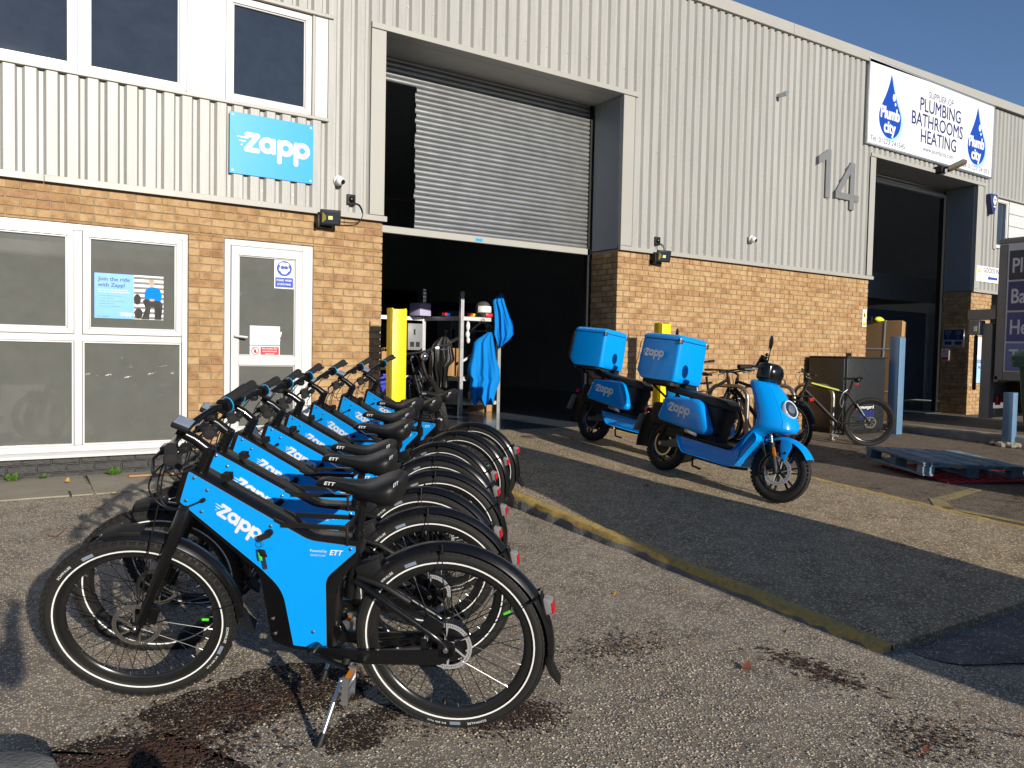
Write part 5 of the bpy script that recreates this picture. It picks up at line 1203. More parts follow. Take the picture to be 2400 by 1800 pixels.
b = MB(); put2d(b, [disc2d((-.098, -.006), .013, .016)]+stroke2d([(-.106, .0), (-.110, .018)], .005)+stroke2d([(-.098, .0), (-.098, .021)], .005)+stroke2d([(-.090, .0), (-.087, .018)], .005), (0, -.0037, 0), UX, UZ, UN, step=.0002); part(b, 'hand_symbol', 'blackmat', o, smooth=0)
b = MB()
for k, s_ in enumerate(('No access for', 'unauthorised', 'persons')): put_text(b, s_, (.048, -.0044, .018-.026*k), UX, UZ, w=(.15, .14, .085)[k], h=.014, bold=.02, align='c')
tag(part(b, 'lettering', 'signwhite', o, smooth=0), kind='stuff')
# recruitment poster
o = plate('recruitment_poster', 'light blue recruitment poster with photo of a seated rider behind the window', 'poster', -6.205, -5.625, 1.645, 2.055, .0195, 'signwhite', .0025, 0)
b = MB(); b.add([(x, -.0030, z) for x, z in ((-.29,-.205),(.035,-.205),(.035,.205),(-.29,.205))], [(0,1,2,3)]); part(b, 'blue_half', mat('poster_blue', (.10,.36,.72), .4), o, smooth=0)
b = MB(); put_text(b, 'Join the ride', (-.262, -.0034, .138), UX, UZ, w=.262, h=.034, bold=.022); put_text(b, 'with Zapp!', (-.262, -.0034, .084), UX, UZ, w=.222, h=.034, bold=.022); 
for k, w_ in enumerate((.185, .115, .205, .13, .18)): put_text(b, ('Driving wages, flexible hours', 'Work with us', 'Support and career opportunities', 'Friendly team mates', 'Pension and insurance')[k], (-.25, -.0034, -.002-.024*k), UX, UZ, w=w_, h=.008)
put_text(b, 'to apply', (-.262, -.0034, -.192), UX, UZ, w=.09, h=.012); tag(part(b, 'dark_lettering', mat('poster_navy', (.02,.05,.20), .5), o, smooth=0), kind='stuff')
b = MB(); put_text(b, 'Join a vibrant, motivated team at one', (-.262, -.0034, .052), UX, UZ, w=.245, h=.010, bold=.015); put_text(b, "of Europe's fastest growing businesses", (-.262, -.0034, .033), UX, UZ, w=.262, h=.010, bold=.015); put2d(b, ZAPP, (-.03, -.0034, -.165), UX, UZ, UN, .10, step=.00015); tag(part(b, 'white_lettering', 'signwhite', o, smooth=0), kind='stuff')
b = MB()
for k in range(9): b.add([(x, -.0029, z) for x, z in ((.036,-.200+.046*k),(.29,-.200+.046*k),(.29,-.178+.046*k),(.036,-.178+.046*k))], [(0,1,2,3)])
tag(part(b, 'photo_backdrop', mat('photo_grey', (.12,.12,.12), .5), o, smooth=0), kind='stuff')
b = MB(); put2d(b, [([(.10,-.203),(.135,-.10),(.11,-.03),(.15,.0),(.25,.0),(.285,-.06),(.27,-.203),(.215,-.203),(.21,-.09),(.18,-.09),(.165,-.203)], [tuple(range(11))])], (0, -.0033, 0), UX, UZ, UN); put2d(b, [disc2d((.065, -.02), .03, .05), disc2d((.075, -.15), .035, .05)], (0, -.0032, 0), UX, UZ, UN); part(b, 'photo_trousers', 'blackmat', o, smooth=0)
b = MB(); po = rpoly([(.125,-.01),(.128,.06),(.155,.098),(.20,.105),(.255,.09),(.278,.03),(.27,-.03),(.20,-.02)], .02, 3); b.add([(x, -.0036, z) for x, z in po], [tuple(range(len(po)))]); part(b, 'photo_jacket', 'bluecloth', o, smooth=0)
b = MB(); put2d(b, [disc2d((.187, .135), .022, .030), disc2d((.19, -.02), .024, .012)], (0, -.0039, 0), UX, UZ, UN); part(b, 'photo_skin', 'skin', o, smooth=0)
b = MB(); put2d(b, [disc2d((.185, .157), .024, .012)], (0, -.0042, 0), UX, UZ, UN); part(b, 'photo_hair', mat('fair_hair', (.40,.28,.14), .6), o, smooth=0)
# floodlights with a sensor block and a loop of cable
def floodlight(x, z, zs, xs, label):
    t = thing('floodlight', label, 'floodlight', (x, -.02, z), group='black floodlights above the brickwork')
    b = MB(); b.box(-.13, .04, -.05, .018, -.105, -.06); b.box(-.13, -.105, -.10, .018, -.105, .02); part(b, 'bracket', 'blackmat', t, bevel=.004)
    b = MB(); b.box(-.105, .105, -.045, .0, -.08, .08); T = Matrix.Translation((0, -.10, 0)) @ Matrix.Rotation(R(-14), 4, 'Z') @ Matrix.Rotation(R(14), 4, 'X'); b.xf(T); part(b, 'housing', 'blackmat', t, bevel=.008)
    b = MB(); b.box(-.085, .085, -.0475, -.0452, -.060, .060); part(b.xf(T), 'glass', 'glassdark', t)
    b = MB(); b.box(-.022, .022, -.0495, -.0478, -.018, .018); part(b.xf(T), 'lamp_chip', mat('led_chip', (.75,.75,.25), .3), t)
    b = MB(); b.add([(-.083,-.0478,-.055), (-.045,-.0478,-.02), (-.045,-.0478,.02), (-.083,-.0478,.055)], [(0,1,2,3)]); part(b.xf(T), 'reflector', mat('reflector_gold', (.38,.30,.05), .3, .6), t, smooth=0)
    b = MB(); b.box(xs-x-.048, xs-x+.048, -.045, .0, zs-z-.055, zs-z+.055); sb = part(b, 'sensor_box', 'blackmat', t, bevel=.006)
    b = MB(); b.ball((xs-x, -.045, zs-z), (.035, .028, .035), 16, 10); part(b, 'sensor_dome', 'black', sb)
    b = MB(); dx = xs-x; dz = zs-z; b.tube(crom([(dx+.045, -.03, dz-.03), (dx+.10, -.035, dz-.05), (dx+.135, -.03, dz-.13), (dx+.10, -.03, dz-.22), (dx+.02, -.04, dz-.245), (.09, -.07, -.03)], 6), .006, 8); part(b, 'cable', 'blackmat', t)
floodlight(-4.045, 2.775, 3.0, -3.79, 'black floodlight with cable loop on the brick right of the white door')
floodlight(.70, 2.78, 2.99, .66, 'black floodlight with cable loop on the wall beside the open shutter')
def camera_dome(x, z, label, tilt):
    t = thing('security_camera', label, 'security camera', (x, -.04, z), group='white dome cameras on the cladding')
    b = MB(); b.ring([(.0, 0), (.055, 0), (.055, -.022), (.048, -.030), (0, -.032)], 24, axis='y'); part(b, 'base', 'signwhite', t)
    b = MB(); b.ball((.0, -.055, -.01), .046, 20, 12); part(b, 'dome', 'signwhite', t)
    b = MB(); e = V(tilt, -1, -.35).normalized(); c = V(0, -.055, -.01); b.cyl(tuple(c+e*.040), tuple(c+e*.050), .026, .022, 18); part(b, 'lens', 'blackmat', t)
camera_dome(-3.93, 3.18, 'white dome camera above the left black sensor block', .5); camera_dome(2.59, 3.20, 'white dome camera in the middle of the wide cladding wall', .2)
t = thing('outlet_pipe', 'short grey pipe stub sticking out high on the cladding', 'pipe', (3.11, -.04, 5.45))
b = MB(); b.cyl((0, .03, 0), (0, -.16, -.01), .035, n=16); b.ring([(.025, -.165), (.037, -.165), (.037, -.12), (.025, -.12)], 18); part(b, 'pipe', 'galv', t)
o = plate('warning_sign', 'small white and yellow warning sign at the right corner of the brick wall', 'sign', 5.585, 5.705, 1.985, 2.29, -.006, 'signwhite', .003, .001)
b = MB(); b.add([(0,-.0035,.135), (-.045,-.0035,.01), (.045,-.0035,.01)], [(0,1,2)]); b.add([(x,-.0035,z) for x, z in ((-.045,-.13),(.045,-.13),(.045,-.07),(-.045,-.07))], [(0,1,2,3)]); part(b, 'yellow_print', 'signyellow', o, smooth=0)
b = MB(); b.add([(0,-.0042,.105), (-.026,-.0042,.028), (.026,-.0042,.028)], [(0,1,2)]); put_text(b, 'WARNING', (0, -.0042, -.11), UX, UZ, w=.075, h=.015, align='c'); part(b, 'black_print', 'blackmat', o, smooth=0)
t = thing('alarm_box', 'navy blue triangular alarm box beside the far upper window', 'alarm box', (9.70, -.04, 4.58))
b = MB(); b.prism(rpoly([(-.14,.20), (.14,.20), (.13,.06), (.03,-.20), (-.03,-.20), (-.13,.06)], .03, 3), -.09, 0); part(b, 'case', 'navy', t, bevel=.012)
b = MB(); put2d(b, [disc2d((.03, .08), .065, .09)], (0, -.0925, 0), UX, UZ, UN); b.add([(x,-.0925,z) for x, z in ((-.01,-.06),(.07,-.06),(.07,-.03),(-.01,-.03))], [(0,1,2,3)]); e_ = part(b, 'emblem', 'signwhite', t, smooth=0)
b = MB(); put2d(b, [disc2d((.01, .09), .014, .02), disc2d((.05, .09), .014, .02), disc2d((.03, .03), .02, .012)], (0, -.0935, 0), UX, UZ, UN); tag(part(b, 'emblem_marks', 'navy', e_, smooth=0), kind='stuff')
t = thing('halogen_floodlight', 'old tilted halogen floodlight with yellowed glass under the supplier sign', 'floodlight', (7.72, -.06, 4.98))
T = Matrix.Translation((.10, -.30, .02)) @ Matrix.Rotation(R(28), 4, 'Z') @ Matrix.Rotation(R(-24), 4, 'X') 
b = MB(); rbox(b, -.13, .13, -.17, .17, .0, .075, .03, taper=.03); part(b.xf(T), 'housing', 'truckgrey', t)
b = MB(); b.box(-.11, .11, -.15, .15, -.006, -.001); part(b.xf(T), 'glass', mat('yellowed_glass', (.36,.22,.05), .2), t)
b = MB(); b.box(-.10, .02, -.12, .03, -.07, .05); b.tube([(-.04, -.06, -.01), (.03, -.15, .03), (.08, -.24, .04)], .02, 8); part(b, 'bracket', 'blackmat', t, bevel=.006)
o = plate('goods_sign', 'white goods inward sign with blue arrow beside the far doorway', 'sign', 9.30, 10.75, 3.03, 3.345, -.045, 'signwhite', .004, .001)
b = MB(); put_text(b, 'GOODS INWARDS', (-.45, -.0045, .035), UX, UZ, w=1.08, h=.10, bold=.005); tag(part(b, 'lettering', 'navy', o, smooth=0), kind='stuff')
b = MB(); b.add([(x, -.0045, z) for x, z in ((-.28,-.07),(-.20,-.015),(-.20,-.045),(.12,-.045),(.12,-.095),(-.20,-.095),(-.20,-.125))], [tuple(range(7))]); part(b, 'arrow', 'signblue', o, smooth=0)
b = MB(); b.add([(-.62,-.0045,.13), (-.685,-.0045,.02), (-.555,-.0045,.02)], [(0,1,2)]); part(b, 'triangle', 'signyellow', o, smooth=0)
b = MB()
for k in range(5): put_text(b, 'danger', (-.62, -.0045, -.03-.025*k), UX, UZ, w=.09, h=.010, align='c')
tag(part(b, 'small_print', 'blackmat', o, smooth=0), kind='stuff')
# signs on the shaded side of the far pier
def side_plate(name, label, y0, y1, z0, z1, m):
    o = MB().box(-.012, 0, -(y1-y0)/2, (y1-y0)/2, -(z1-z0)/2, (z1-z0)/2).build(name, M[m], None, bevel=.002, seg=1); o.location = (9.236, (y0+y1)/2, (z0+z1)/2); return tag(o, label, 'sign')
o = side_plate('entry_sign', 'blue and silver staff only, no entry sign on the shaded brick pier', .10, .52, 1.72, 2.08, 'alu')
SU, SN = V(0,-1,0), V(-1,0,0)
b = MB(); b.add([(-.0125, y, z) for y, z in ((.195,-.04),(-.195,-.04),(-.195,.165),(.195,.165))], [(0,1,2,3)]); b.add([(-.0125, y, z) for y, z in ((.17,-.14),(.03,-.14),(.03,-.07),(.17,-.07))], [(0,1,2,3)]); b.add([(-.0125, y, z) for y, z in ((-.03,-.14),(-.17,-.14),(-.17,-.07),(-.03,-.07))], [(0,1,2,3)]); part(b, 'blue_field', 'navy', o, smooth=0)
b = MB()
for y, a_, c_ in ((.10, 'STAFF', 'ONLY'), (-.10, 'NO', 'ENTRY')): put_text(b, a_, (-.0132, y, .10), SU, UZ, w=.13 if a_ == 'STAFF' else .09, h=.04, align='c'); put_text(b, c_, (-.0132, y, .055), SU, UZ, w=.10, h=.03, align='c'); put_text(b, '8', (-.0132, y, -.01), SU, UZ, h=.035, align='c')
tag(part(b, 'lettering', mat('pale_print', (.45,.48,.55), .5), o, smooth=0), kind='stuff')
o = side_plate('no_smoking_sign', 'small faded no smoking sign under the blue pier sign', .38, .54, 1.44, 1.68, 'signwhite')
b = MB(); b.add([(-.0126, y, z) for y, z in ((.07,-.11),(-.07,-.11),(-.07,-.05),(.07,-.05))], [(0,1,2,3)]); put2d(b, [ring2d((0, .03), .05, .012)]+stroke2d([(-.035, .065), (.035, -.005)], .01), (-.0126, 0, 0), SU, UZ, SN); part(b, 'red_print', 'red', o, smooth=0)
o = plate('collection_board', 'tall white and blue board on the brick pier behind the truck', 'sign', 9.45, 9.95, 1.0, 1.92, -.03, 'signwhite', .01, .002)
b = MB(); b.add([(x, -.0105, z) for x, z in ((-.24,-.45),(.24,-.45),(.24,.02),(-.24,.02))], [(0,1,2,3)]); part(b, 'blue_field', 'halo', o, smooth=0)
b = MB(); put_text(b, 'CUSTOMER', (-.2, -.0112, -.06), UX, UZ, w=.40, h=.06, bold=.02); put_text(b, 'PARKING', (-.15, -.0112, -.18), UX, UZ, w=.33, h=.06, bold=.02); tag(part(b, 'lettering', 'navy', o, smooth=0), kind='stuff')
# ------------------------------------------------------------------ posts
def guard_post(x, y, z0, z1, m, label, name='guard_post', w=.16, d=.15, group=None):
    t = thing(name, label, 'post', (x, y, z0-.05), group=group); h = z1-z0+.05; th = .012
    b = MB(); b.box(-w/2, w/2, -d/2, -d/2+th, 0, h-.012); part(b, 'front_flange', m, t, bevel=.003)
    b = MB(); b.box(-w/2, -w/2+th, -d/2+th, d/2, 0, h); b.box(w/2-th, w/2, -d/2+th, d/2, 0, h); part(b, 'side_flanges', m, t, bevel=.003)
    b = MB(); b.box(-w/2+th, w/2-th, .0, .01, 0, h-.03); part(b, 'web', m, t)
    return t
guard_post(-3.455, -.52, drive_z(-.5)-.02, 1.845, 'yellow', 'yellow steel guard post at the left side of the open roller door', group='yellow guard posts')
guard_post(.31, -.56, yard_z(-.5), 1.836, 'yellow', 'yellow steel guard post behind the front scooter, its top above the blue box', w=.155, group='yellow guard posts')
guard_post(5.25, -.86, yard_z(-.9), 1.80, 'bluepost', 'tall blue steel post at the left edge of the far doorway', w=.165, d=.17)
t = thing('guard_post', 'short blue post in a lump of concrete, in front of the green bin', 'post', (5.62, -2.42, yard_z(-2.4)))
b = MB(); b.box(-.07, .07, -.07, .07, -.1, .80); part(b, 'post', 'bluepost', t, bevel=.004)
b = MB(); rg = random.Random(9)
for k in range(26): a = rg.uniform(0, 6.28); r_ = rg.uniform(.06, .26); b.ball((r_*math.cos(a), r_*math.sin(a), .02), (rg.uniform(.04,.09), rg.uniform(.04,.09), rg.uniform(.03,.06)), 7, 5)
part(b, 'concrete_lump', 'slab', t, smooth=0)
# ------------------------------------------------------------------ inside the open doorway
FL = .43
t = thing('storage_shelf', 'galvanised storage rack with diagonal braces standing just inside the doorway', 'shelf', (-.9, 2.9, FL))
def loc(p): return (p[0]+.9, p[1]-2.9, p[2]-FL)
def upright(x, y, h):
    b = MB(); X0, Y0, _ = loc((x, y, 0)); w = .028
    b.box(X0-w, X0+w, Y0-w, Y0-w+.003, 0, h); b.box(X0-w, X0-w+.003, Y0-w+.003, Y0+w, 0, h)
    for k in range(int(h/.05)): b.box(X0-.006, X0+.006, Y0-w-.001, Y0-w, .03+.05*k, .05+.05*k)
    part(b, 'upright', 'galv', t)
for x, y, h in ((-.885, 2.65, 1.92), (-.21, 2.62, 1.55), (-1.17, 3.40, 1.98), (-.49, 3.37, 1.6), (-1.95, 3.42, 1.98)): upright(x, y, h)
def beam(a, c, hh=.032, nm='beam'):
    b = MB(); a, c = Vector(loc(a)), Vector(loc(c)); d = (c-a)/2; s_ = V(-d.y, d.x, 0).normalized()*.012
    b.obox((a+c)/2, d, s_, (0, 0, hh)); part(b, nm, 'galv', t, bevel=.003, seg=1)
for z in (1.93, .98, .60):
    beam((-.885, 2.65, z), (-.21, 2.62, z)); beam((-1.17, 3.40, z), (-.885, 2.65, z)); beam((-.49, 3.37, z), (-.21, 2.62, z)); beam((-1.95, 3.42, z), (-1.17, 3.40, z))
for a, c in (((-1.17, 3.38, 1.35), (-.885, 2.66, 1.64)), ((-1.17, 3.38, .95), (-.885, 2.66, .60)), ((-.885, 2.64, 1.25), (-.21, 2.61, 1.62)), ((-.885, 2.64, .9), (-.5, 3.36, .62))): beam(a, c, .024, 'brace')
b = MB(); b.prism([loc((x, y, 0))[:2] for x, y in ((-1.17,3.40), (-.885,2.65), (-.21,2.62), (-.49,3.37))], 1.955-FL, 1.968-FL, 'z'); b.prism([loc((x, y, 0))[:2] for x, y in ((-1.95,3.42), (-1.2,3.41), (-1.2,3.9), (-1.95,3.9))], 1.955-FL, 1.968-FL, 'z'); part(b, 'top_board', 'blackmat', t)
b = MB(); b.prism([loc((x, y, 0))[:2] for x, y in ((-1.17,3.40), (-.885,2.65), (-.21,2.62), (-.49,3.37))], 1.006-FL, 1.02-FL, 'z'); part(b, 'lower_board', 'card', t)
def carton(nm, label, cat, x, y, z, w, d, h, m, rz=0, group=None, lid=True):
    t_ = thing(nm, label, cat, (x, y, z), (0, 0, rz), group)
    b = MB(); b.box(-w/2, w/2, -d/2, d/2, 0, h); part(b, 'body', m, t_, bevel=.004)
    if lid: b = MB(); b.box(-w/2+.01, w/2-.01, -.022, .022, h, h+.002); b.box(-.022, .022, -d/2-.0015, -d/2, h*.6, h); part(b, 'tape', 'cardwhite', t_)
    return t_
carton('storage_box', 'pale lilac box on the rack top', 'box', -1.28, 3.30, 1.97, .24, .24, .20, mat('lilac_card', (.45,.42,.62), .6), .3, lid=False)
for i, (x, y, w, m_, lb) in enumerate(((-.98, 2.98, .11, 'signblue', 'small red and blue packet on the rack top beside the lilac box'), (-.62, 2.78, .12, 'signyellow', 'small yellow and blue packet on the rack top by the middle upright'))):
    t_ = carton('packet', lb, 'packet', x, y, 1.97, w, .07, .05, m_, .2, lid=False); b = MB(); b.box(-w/2-.001, -w*.1, -.036, .036, .012, .051); part(b, 'label', 'red', t_)
carton('packet', 'flat bright red packet in front of the helmet', 'packet', -.40, 2.60, 1.97, .17, .05, .055, 'red', 0, lid=False)
t = thing('helmet', 'dark scooter helmet with a pale visor on the rack top', 'helmet', (-.46, 2.72, 1.97))
b = MB(); b.ball((0, 0, .13), (.125, .15, .13), 24, 16); part(b, 'shell', mat('helmet_grey', (.10,.10,.105), .3, coat=.5), t)
b = MB(); b.ring([(.128, -.05), (.134, -.0), (.128, .05), (.124, .05), (.124, -.05)], 16, c=(0, -.018, .12), axis='z', a0=R(200), a1=R(335)); part(b, 'visor', 'signwhite', t)
b = MB(); b.ring([(.10, 0), (.125, 0), (.125, .03), (.10, .03)], 24, axis='z'); part(b, 'rim', 'blackmat', t)
# clothes on hangers
def cloth(nm, label, top, w0, w1, h, m, ph, rz, sleeves=True, hem=.06, sh=.16):
    t_ = thing(nm, label, 'jacket', top, (0, 0, rz)); rg = random.Random(ph); rings = []; n = 26; N_ = 12
    for i in range(N_+1):
        f = i/N_; z = -h*f; w = w0+(w1-w0)*min(1, f*2.2); d = .035+.05*f; rr = []
        for k in range(n):
            a = 2*math.pi*k/n; fold = 1+.16*f*math.sin(5*a+ph+f*2)+.10*f*math.sin(9*a+2*ph-f)
            zz = z+(hem*math.sin(3*a+ph) if i == N_ else 0)+(-sh*abs(math.cos(a))**1.5*(1-f) if f < .3 else 0)
            rr.append((w/2*math.cos(a)*(1+.03*math.sin(7*a)), d*math.sin(a)*fold, zz))
        rings.append(rr)
    body = part(MB().loft(rings), 'body', m, t_, smooth=70)
    if sleeves:
        for sd in (-1, 1):
            p = [(sd*w0*.42, .0, -.10), (sd*(w0*.55), -.02, -.24), (sd*(w1*.55), -.04, -h*.50), (sd*(w1*.53), -.05, -h*.72)]
            b = MB(); b.tube(crom(p, 5), [.055+.012*math.sin(k*1.7+ph) for k in range(16)], 10, flat=.7); part(b, 'sleeve', m, t_, smooth=70)
    b = MB(); b.ring([(.05, -.0), (.06, .03), (.055, .05), (.045, .02)], 16, c=(0, 0, -.03), axis='z'); part(b, 'collar', m, t_)
    b = MB(); b.tube(crom([(0, 0, .0), (0, 0, .05), (.025, 0, .075), (.0, 0, .10), (-.02, 0, .085)], 4), .0035, 6); b.tube([(-w0*.42, 0, -.07), (0, 0, .0), (w0*.42, 0, -.07)], .008, 6); part(b, 'hanger', 'blackmat', t_)
    return t_
def drape(label, top, rows, m, ph, hem=.05, nf=3, dep=.05, nm='blue_jacket'):
    t_ = thing(nm, label, 'jacket', top, (0, 0, R(-30))); rg = random.Random(ph); rings = []; n = 28
    zs = [r[0] for r in rows]
    def at(z):
        for (za, la, ra), (zb, lb, rb) in zip(rows[:-1], rows[1:]):
            if zb <= z <= za: f = (za-z)/(za-zb); return la+(lb-la)*f, ra+(rb-ra)*f
        return rows[-1][1:]
    N_ = 18; zl = zs[-1]
    for i in range(N_+1):
        z = zl*i/N_; a, c = at(z); f = i/N_; rr = []
        for k in range(2*n):
            back = k >= n; u = (k+.5)/n if not back else (2*n-k-.5)/n
            env = math.sqrt(max(.02, 1-(2*u-1)**2))
            fold = (math.sin(nf*math.pi*2*u+ph+1.3*f)+.5*math.sin((nf*1.7)*math.pi*2*u+2*ph-2*f))*.028*min(1, .25+f*1.2)
            zz = z+(hem*math.sin(2*math.pi*u*2.5+ph)-(hem if i == N_ else 0))*(f**3)
            rr.append((a+(c-a)*u+.012*math.sin(9*f+ph+6*u)*f, (-dep if not back else dep)*env*(.5+.5*f)+fold, zz))
        rings.append(rr)
    part(MB().loft(rings), 'body', m, t_, smooth=75)
    b = MB(); b.tube(crom([(.04, 0, .0), (.04, 0, .05), (.065, 0, .075), (.04, 0, .10), (.02, 0, .085)], 4), .004, 6); part(b, 'hanger_hook', 'blackmat', t_)
    return t_
drape('blue jacket hanging lower on the rack, its bottom half in shade', (-.624, 2.40, 1.72), [(0,.06,.13), (-.14,-.157,.16), (-.40,-.20,.21), (-.55,-.25,.27), (-.68,-.26,.275), (-.74,-.21,.27), (-.86,-.22,.22), (-1.02,-.20,.18)], 'bluecloth', 1.0, hem=.07)
drape('blue jacket hanging at the top right corner of the rack', (-.255, 2.50, 2.36), [(0,-.02,.03), (-.12,-.14,.05), (-.30,-.11,.12), (-.50,-.115,.20), (-.66,-.11,.21), (-.76,-.06,.13), (-.84,-.03,.02)], 'bluecloth', 2.4, hem=.02, nf=3, dep=.07)
drape('shiny black waterproof jacket hanging on the left brace of the rack', (-1.265, 2.55, 1.63), [(0,-.03,.08), (-.10,-.15,.14), (-.20,-.20,.17), (-.36,-.18,.19), (-.46,-.16,.10), (-.74,-.12,.10)], 'blackcloth', 4.1, hem=.02, nf=4, dep=.08, nm='black_jacket')
t = thing('coat_hanger', 'empty black wire hangers crossing below the rack top', 'hanger', (-.56, 2.58, 1.90))
for k, rz in enumerate((.2, -.5)):
    b = MB(); b.tube(crom([(0, 0, .0), (.02, 0, .02), (0, 0, .04)], 3), .004, 6); b.tube([(-.22, 0, -.15-.03*k), (0, 0, 0), (.22, 0, -.17+.03*k), (-.22, 0, -.15-.03*k)], .005, 6); b.xf(Matrix.Translation((.05*k, .03*k, 0)) @ Matrix.Rotation(rz, 4, 'Z')); part(b, 'wire_hanger', 'blackmat', t)
t = thing('white_towel', 'white cloth bundle hanging on the middle upright of the rack', 'cloth', (-.80, 2.60, 1.68))
b = MB(); b.ball((0, 0, .0), (.035, .035, .06), 10, 8); b.ball((.005, 0, .13), (.032, .03, .08), 10, 8); b.ball((.012, 0, -.09), (.03, .03, .05), 10, 8); part(b, 'bundle', 'signwhite', t)
carton('cardboard_carton', 'brown cardboard carton on the lower board of the rack', 'carton', -.98, 3.0, 1.022, .40, .34, .44, 'card', -.9)
carton('cardboard_carton', 'tall brown carton standing on the floor behind the lower jacket', 'carton', -.15, 3.2, FL, .30, .40, .42, 'card', .2)
for i in range(6):
    x = -2.45+.21*i; lb = ('leftmost', 'second from the left', 'third from the left', 'fourth from the left', 'fifth from the left', 'rightmost')[i]+' brown paper carrier bag on the bench behind the yellow post'
    t_ = thing('paper_bag', lb, 'paper bag', (x, 3.9, 1.13), group='brown paper bags on the bench')
    b = MB(); b.loft([[(-.085, -.05, 0), (.085, -.05, 0), (.085, .05, 0), (-.085, .05, 0)], [(-.085, -.05, .26), (.085, -.05, .26), (.085, .05, .26), (-.085, .05, .26)]], caps=False); part(b, 'bag', 'card', t_, smooth=0)
    b = MB()
    for y in (-.045, .045): b.tube(crom([(-.045, y, .25), (-.035, y, .31), (.035, y, .31), (.045, y, .25)], 4), .004, 6)
    part(b, 'handles', 'card', t_)
t = thing('work_bench', 'dark steel bench inside the doorway under the paper bags', 'bench', (-2.0, 3.95, FL))
b = MB(); b.box(-.75, .70, -.22, .22, .66, .70); part(b, 'top', 'blackmat', t); b = MB()
for x in (-.72, .67):
    for y in (-.19, .19): b.box(x-.02, x+.02, y-.02, y+.02, 0, .66)
part(b, 'legs', 'blackmat', t)
t = thing('metal_cabinet', 'grey perforated metal unit on the rack shelf left of the middle upright', 'cabinet', (-1.42, 3.30, 1.42))
b = MB(); b.box(-.13, .13, -.12, .12, 0, .42); part(b, 'case', mat('light_grey_metal', (.20,.21,.23), .5), t, bevel=.006)
b = MB(); b.box(-.09, -.02, -.123, -.120, .05, .13); b.box(.01, .08, -.123, -.120, .05, .13); b.box(-.03, .0, -.123, -.12, .24, .33); part(b, 'vents', 'blackmat', t)
t = thing('blue_crate', 'bright blue plastic crate behind the left yellow post', 'crate', (-2.72, 1.45, .80))
b = MB(); rbox(b, -.20, .20, -.14, .14, 0, .30, .02); part(b, 'body', mat('crate_blue', (.01,.03,.42), .4), t); b = MB(); b.box(-.215, .215, -.155, .155, .27, .30); part(b, 'rim', mat('crate_blue_rim', (.01,.04,.45), .4), t, bevel=.005)
t = thing('trolley', 'low black trolley carrying the blue crate', 'trolley', (-2.72, 1.45, FL)); b = MB(); b.box(-.25, .25, -.18, .18, .33, .37); part(b, 'deck', 'blackmat', t); b = MB()
for x in (-.2, .2):
    for y in (-.14, .14): b.cyl((x, y, 0), (x, y, .33), .02, n=8)
part(b, 'legs', 'blackmat', t)
t = thing('tall_locker', 'dark blue locker deep in the shaded doorway', 'locker', (1.2, 6.5, FL)); b = MB(); b.box(-.6, .6, -.3, .3, 0, 2.0); part(b, 'body', 'navy', t, bevel=.01); b = MB(); b.box(-.01, .01, -.304, -.30, .1, 1.95); b.box(-.08, -.05, -.315, -.30, .9, 1.1); part(b, 'door_gap', 'blackmat', t)
t = thing('wall_screen', 'black screen on the dark back wall of the doorway', 'screen', (1.0, 9.5, 2.5)); b = MB(); b.box(-.7, .7, -.05, .05, -.4, .4); part(b, 'panel', 'black', t, bevel=.02); b = MB(); b.box(-.1, .1, .05, 6.3, -.05, .05); part(b, 'arm', 'blackmat', t)
t = thing('white_fridge', 'pale upright fridge standing inside right of the hanging jackets', 'fridge', (.45, 5.2, FL)); b = MB(); b.box(-.28, .28, -.28, .28, 0, 1.75); part(b, 'body', mat('fridge_grey', (.16,.17,.18), .4), t, bevel=.02); b = MB(); b.box(-.25, -.22, -.31, -.28, .9, 1.4); part(b, 'handle', 'blackmat', t)
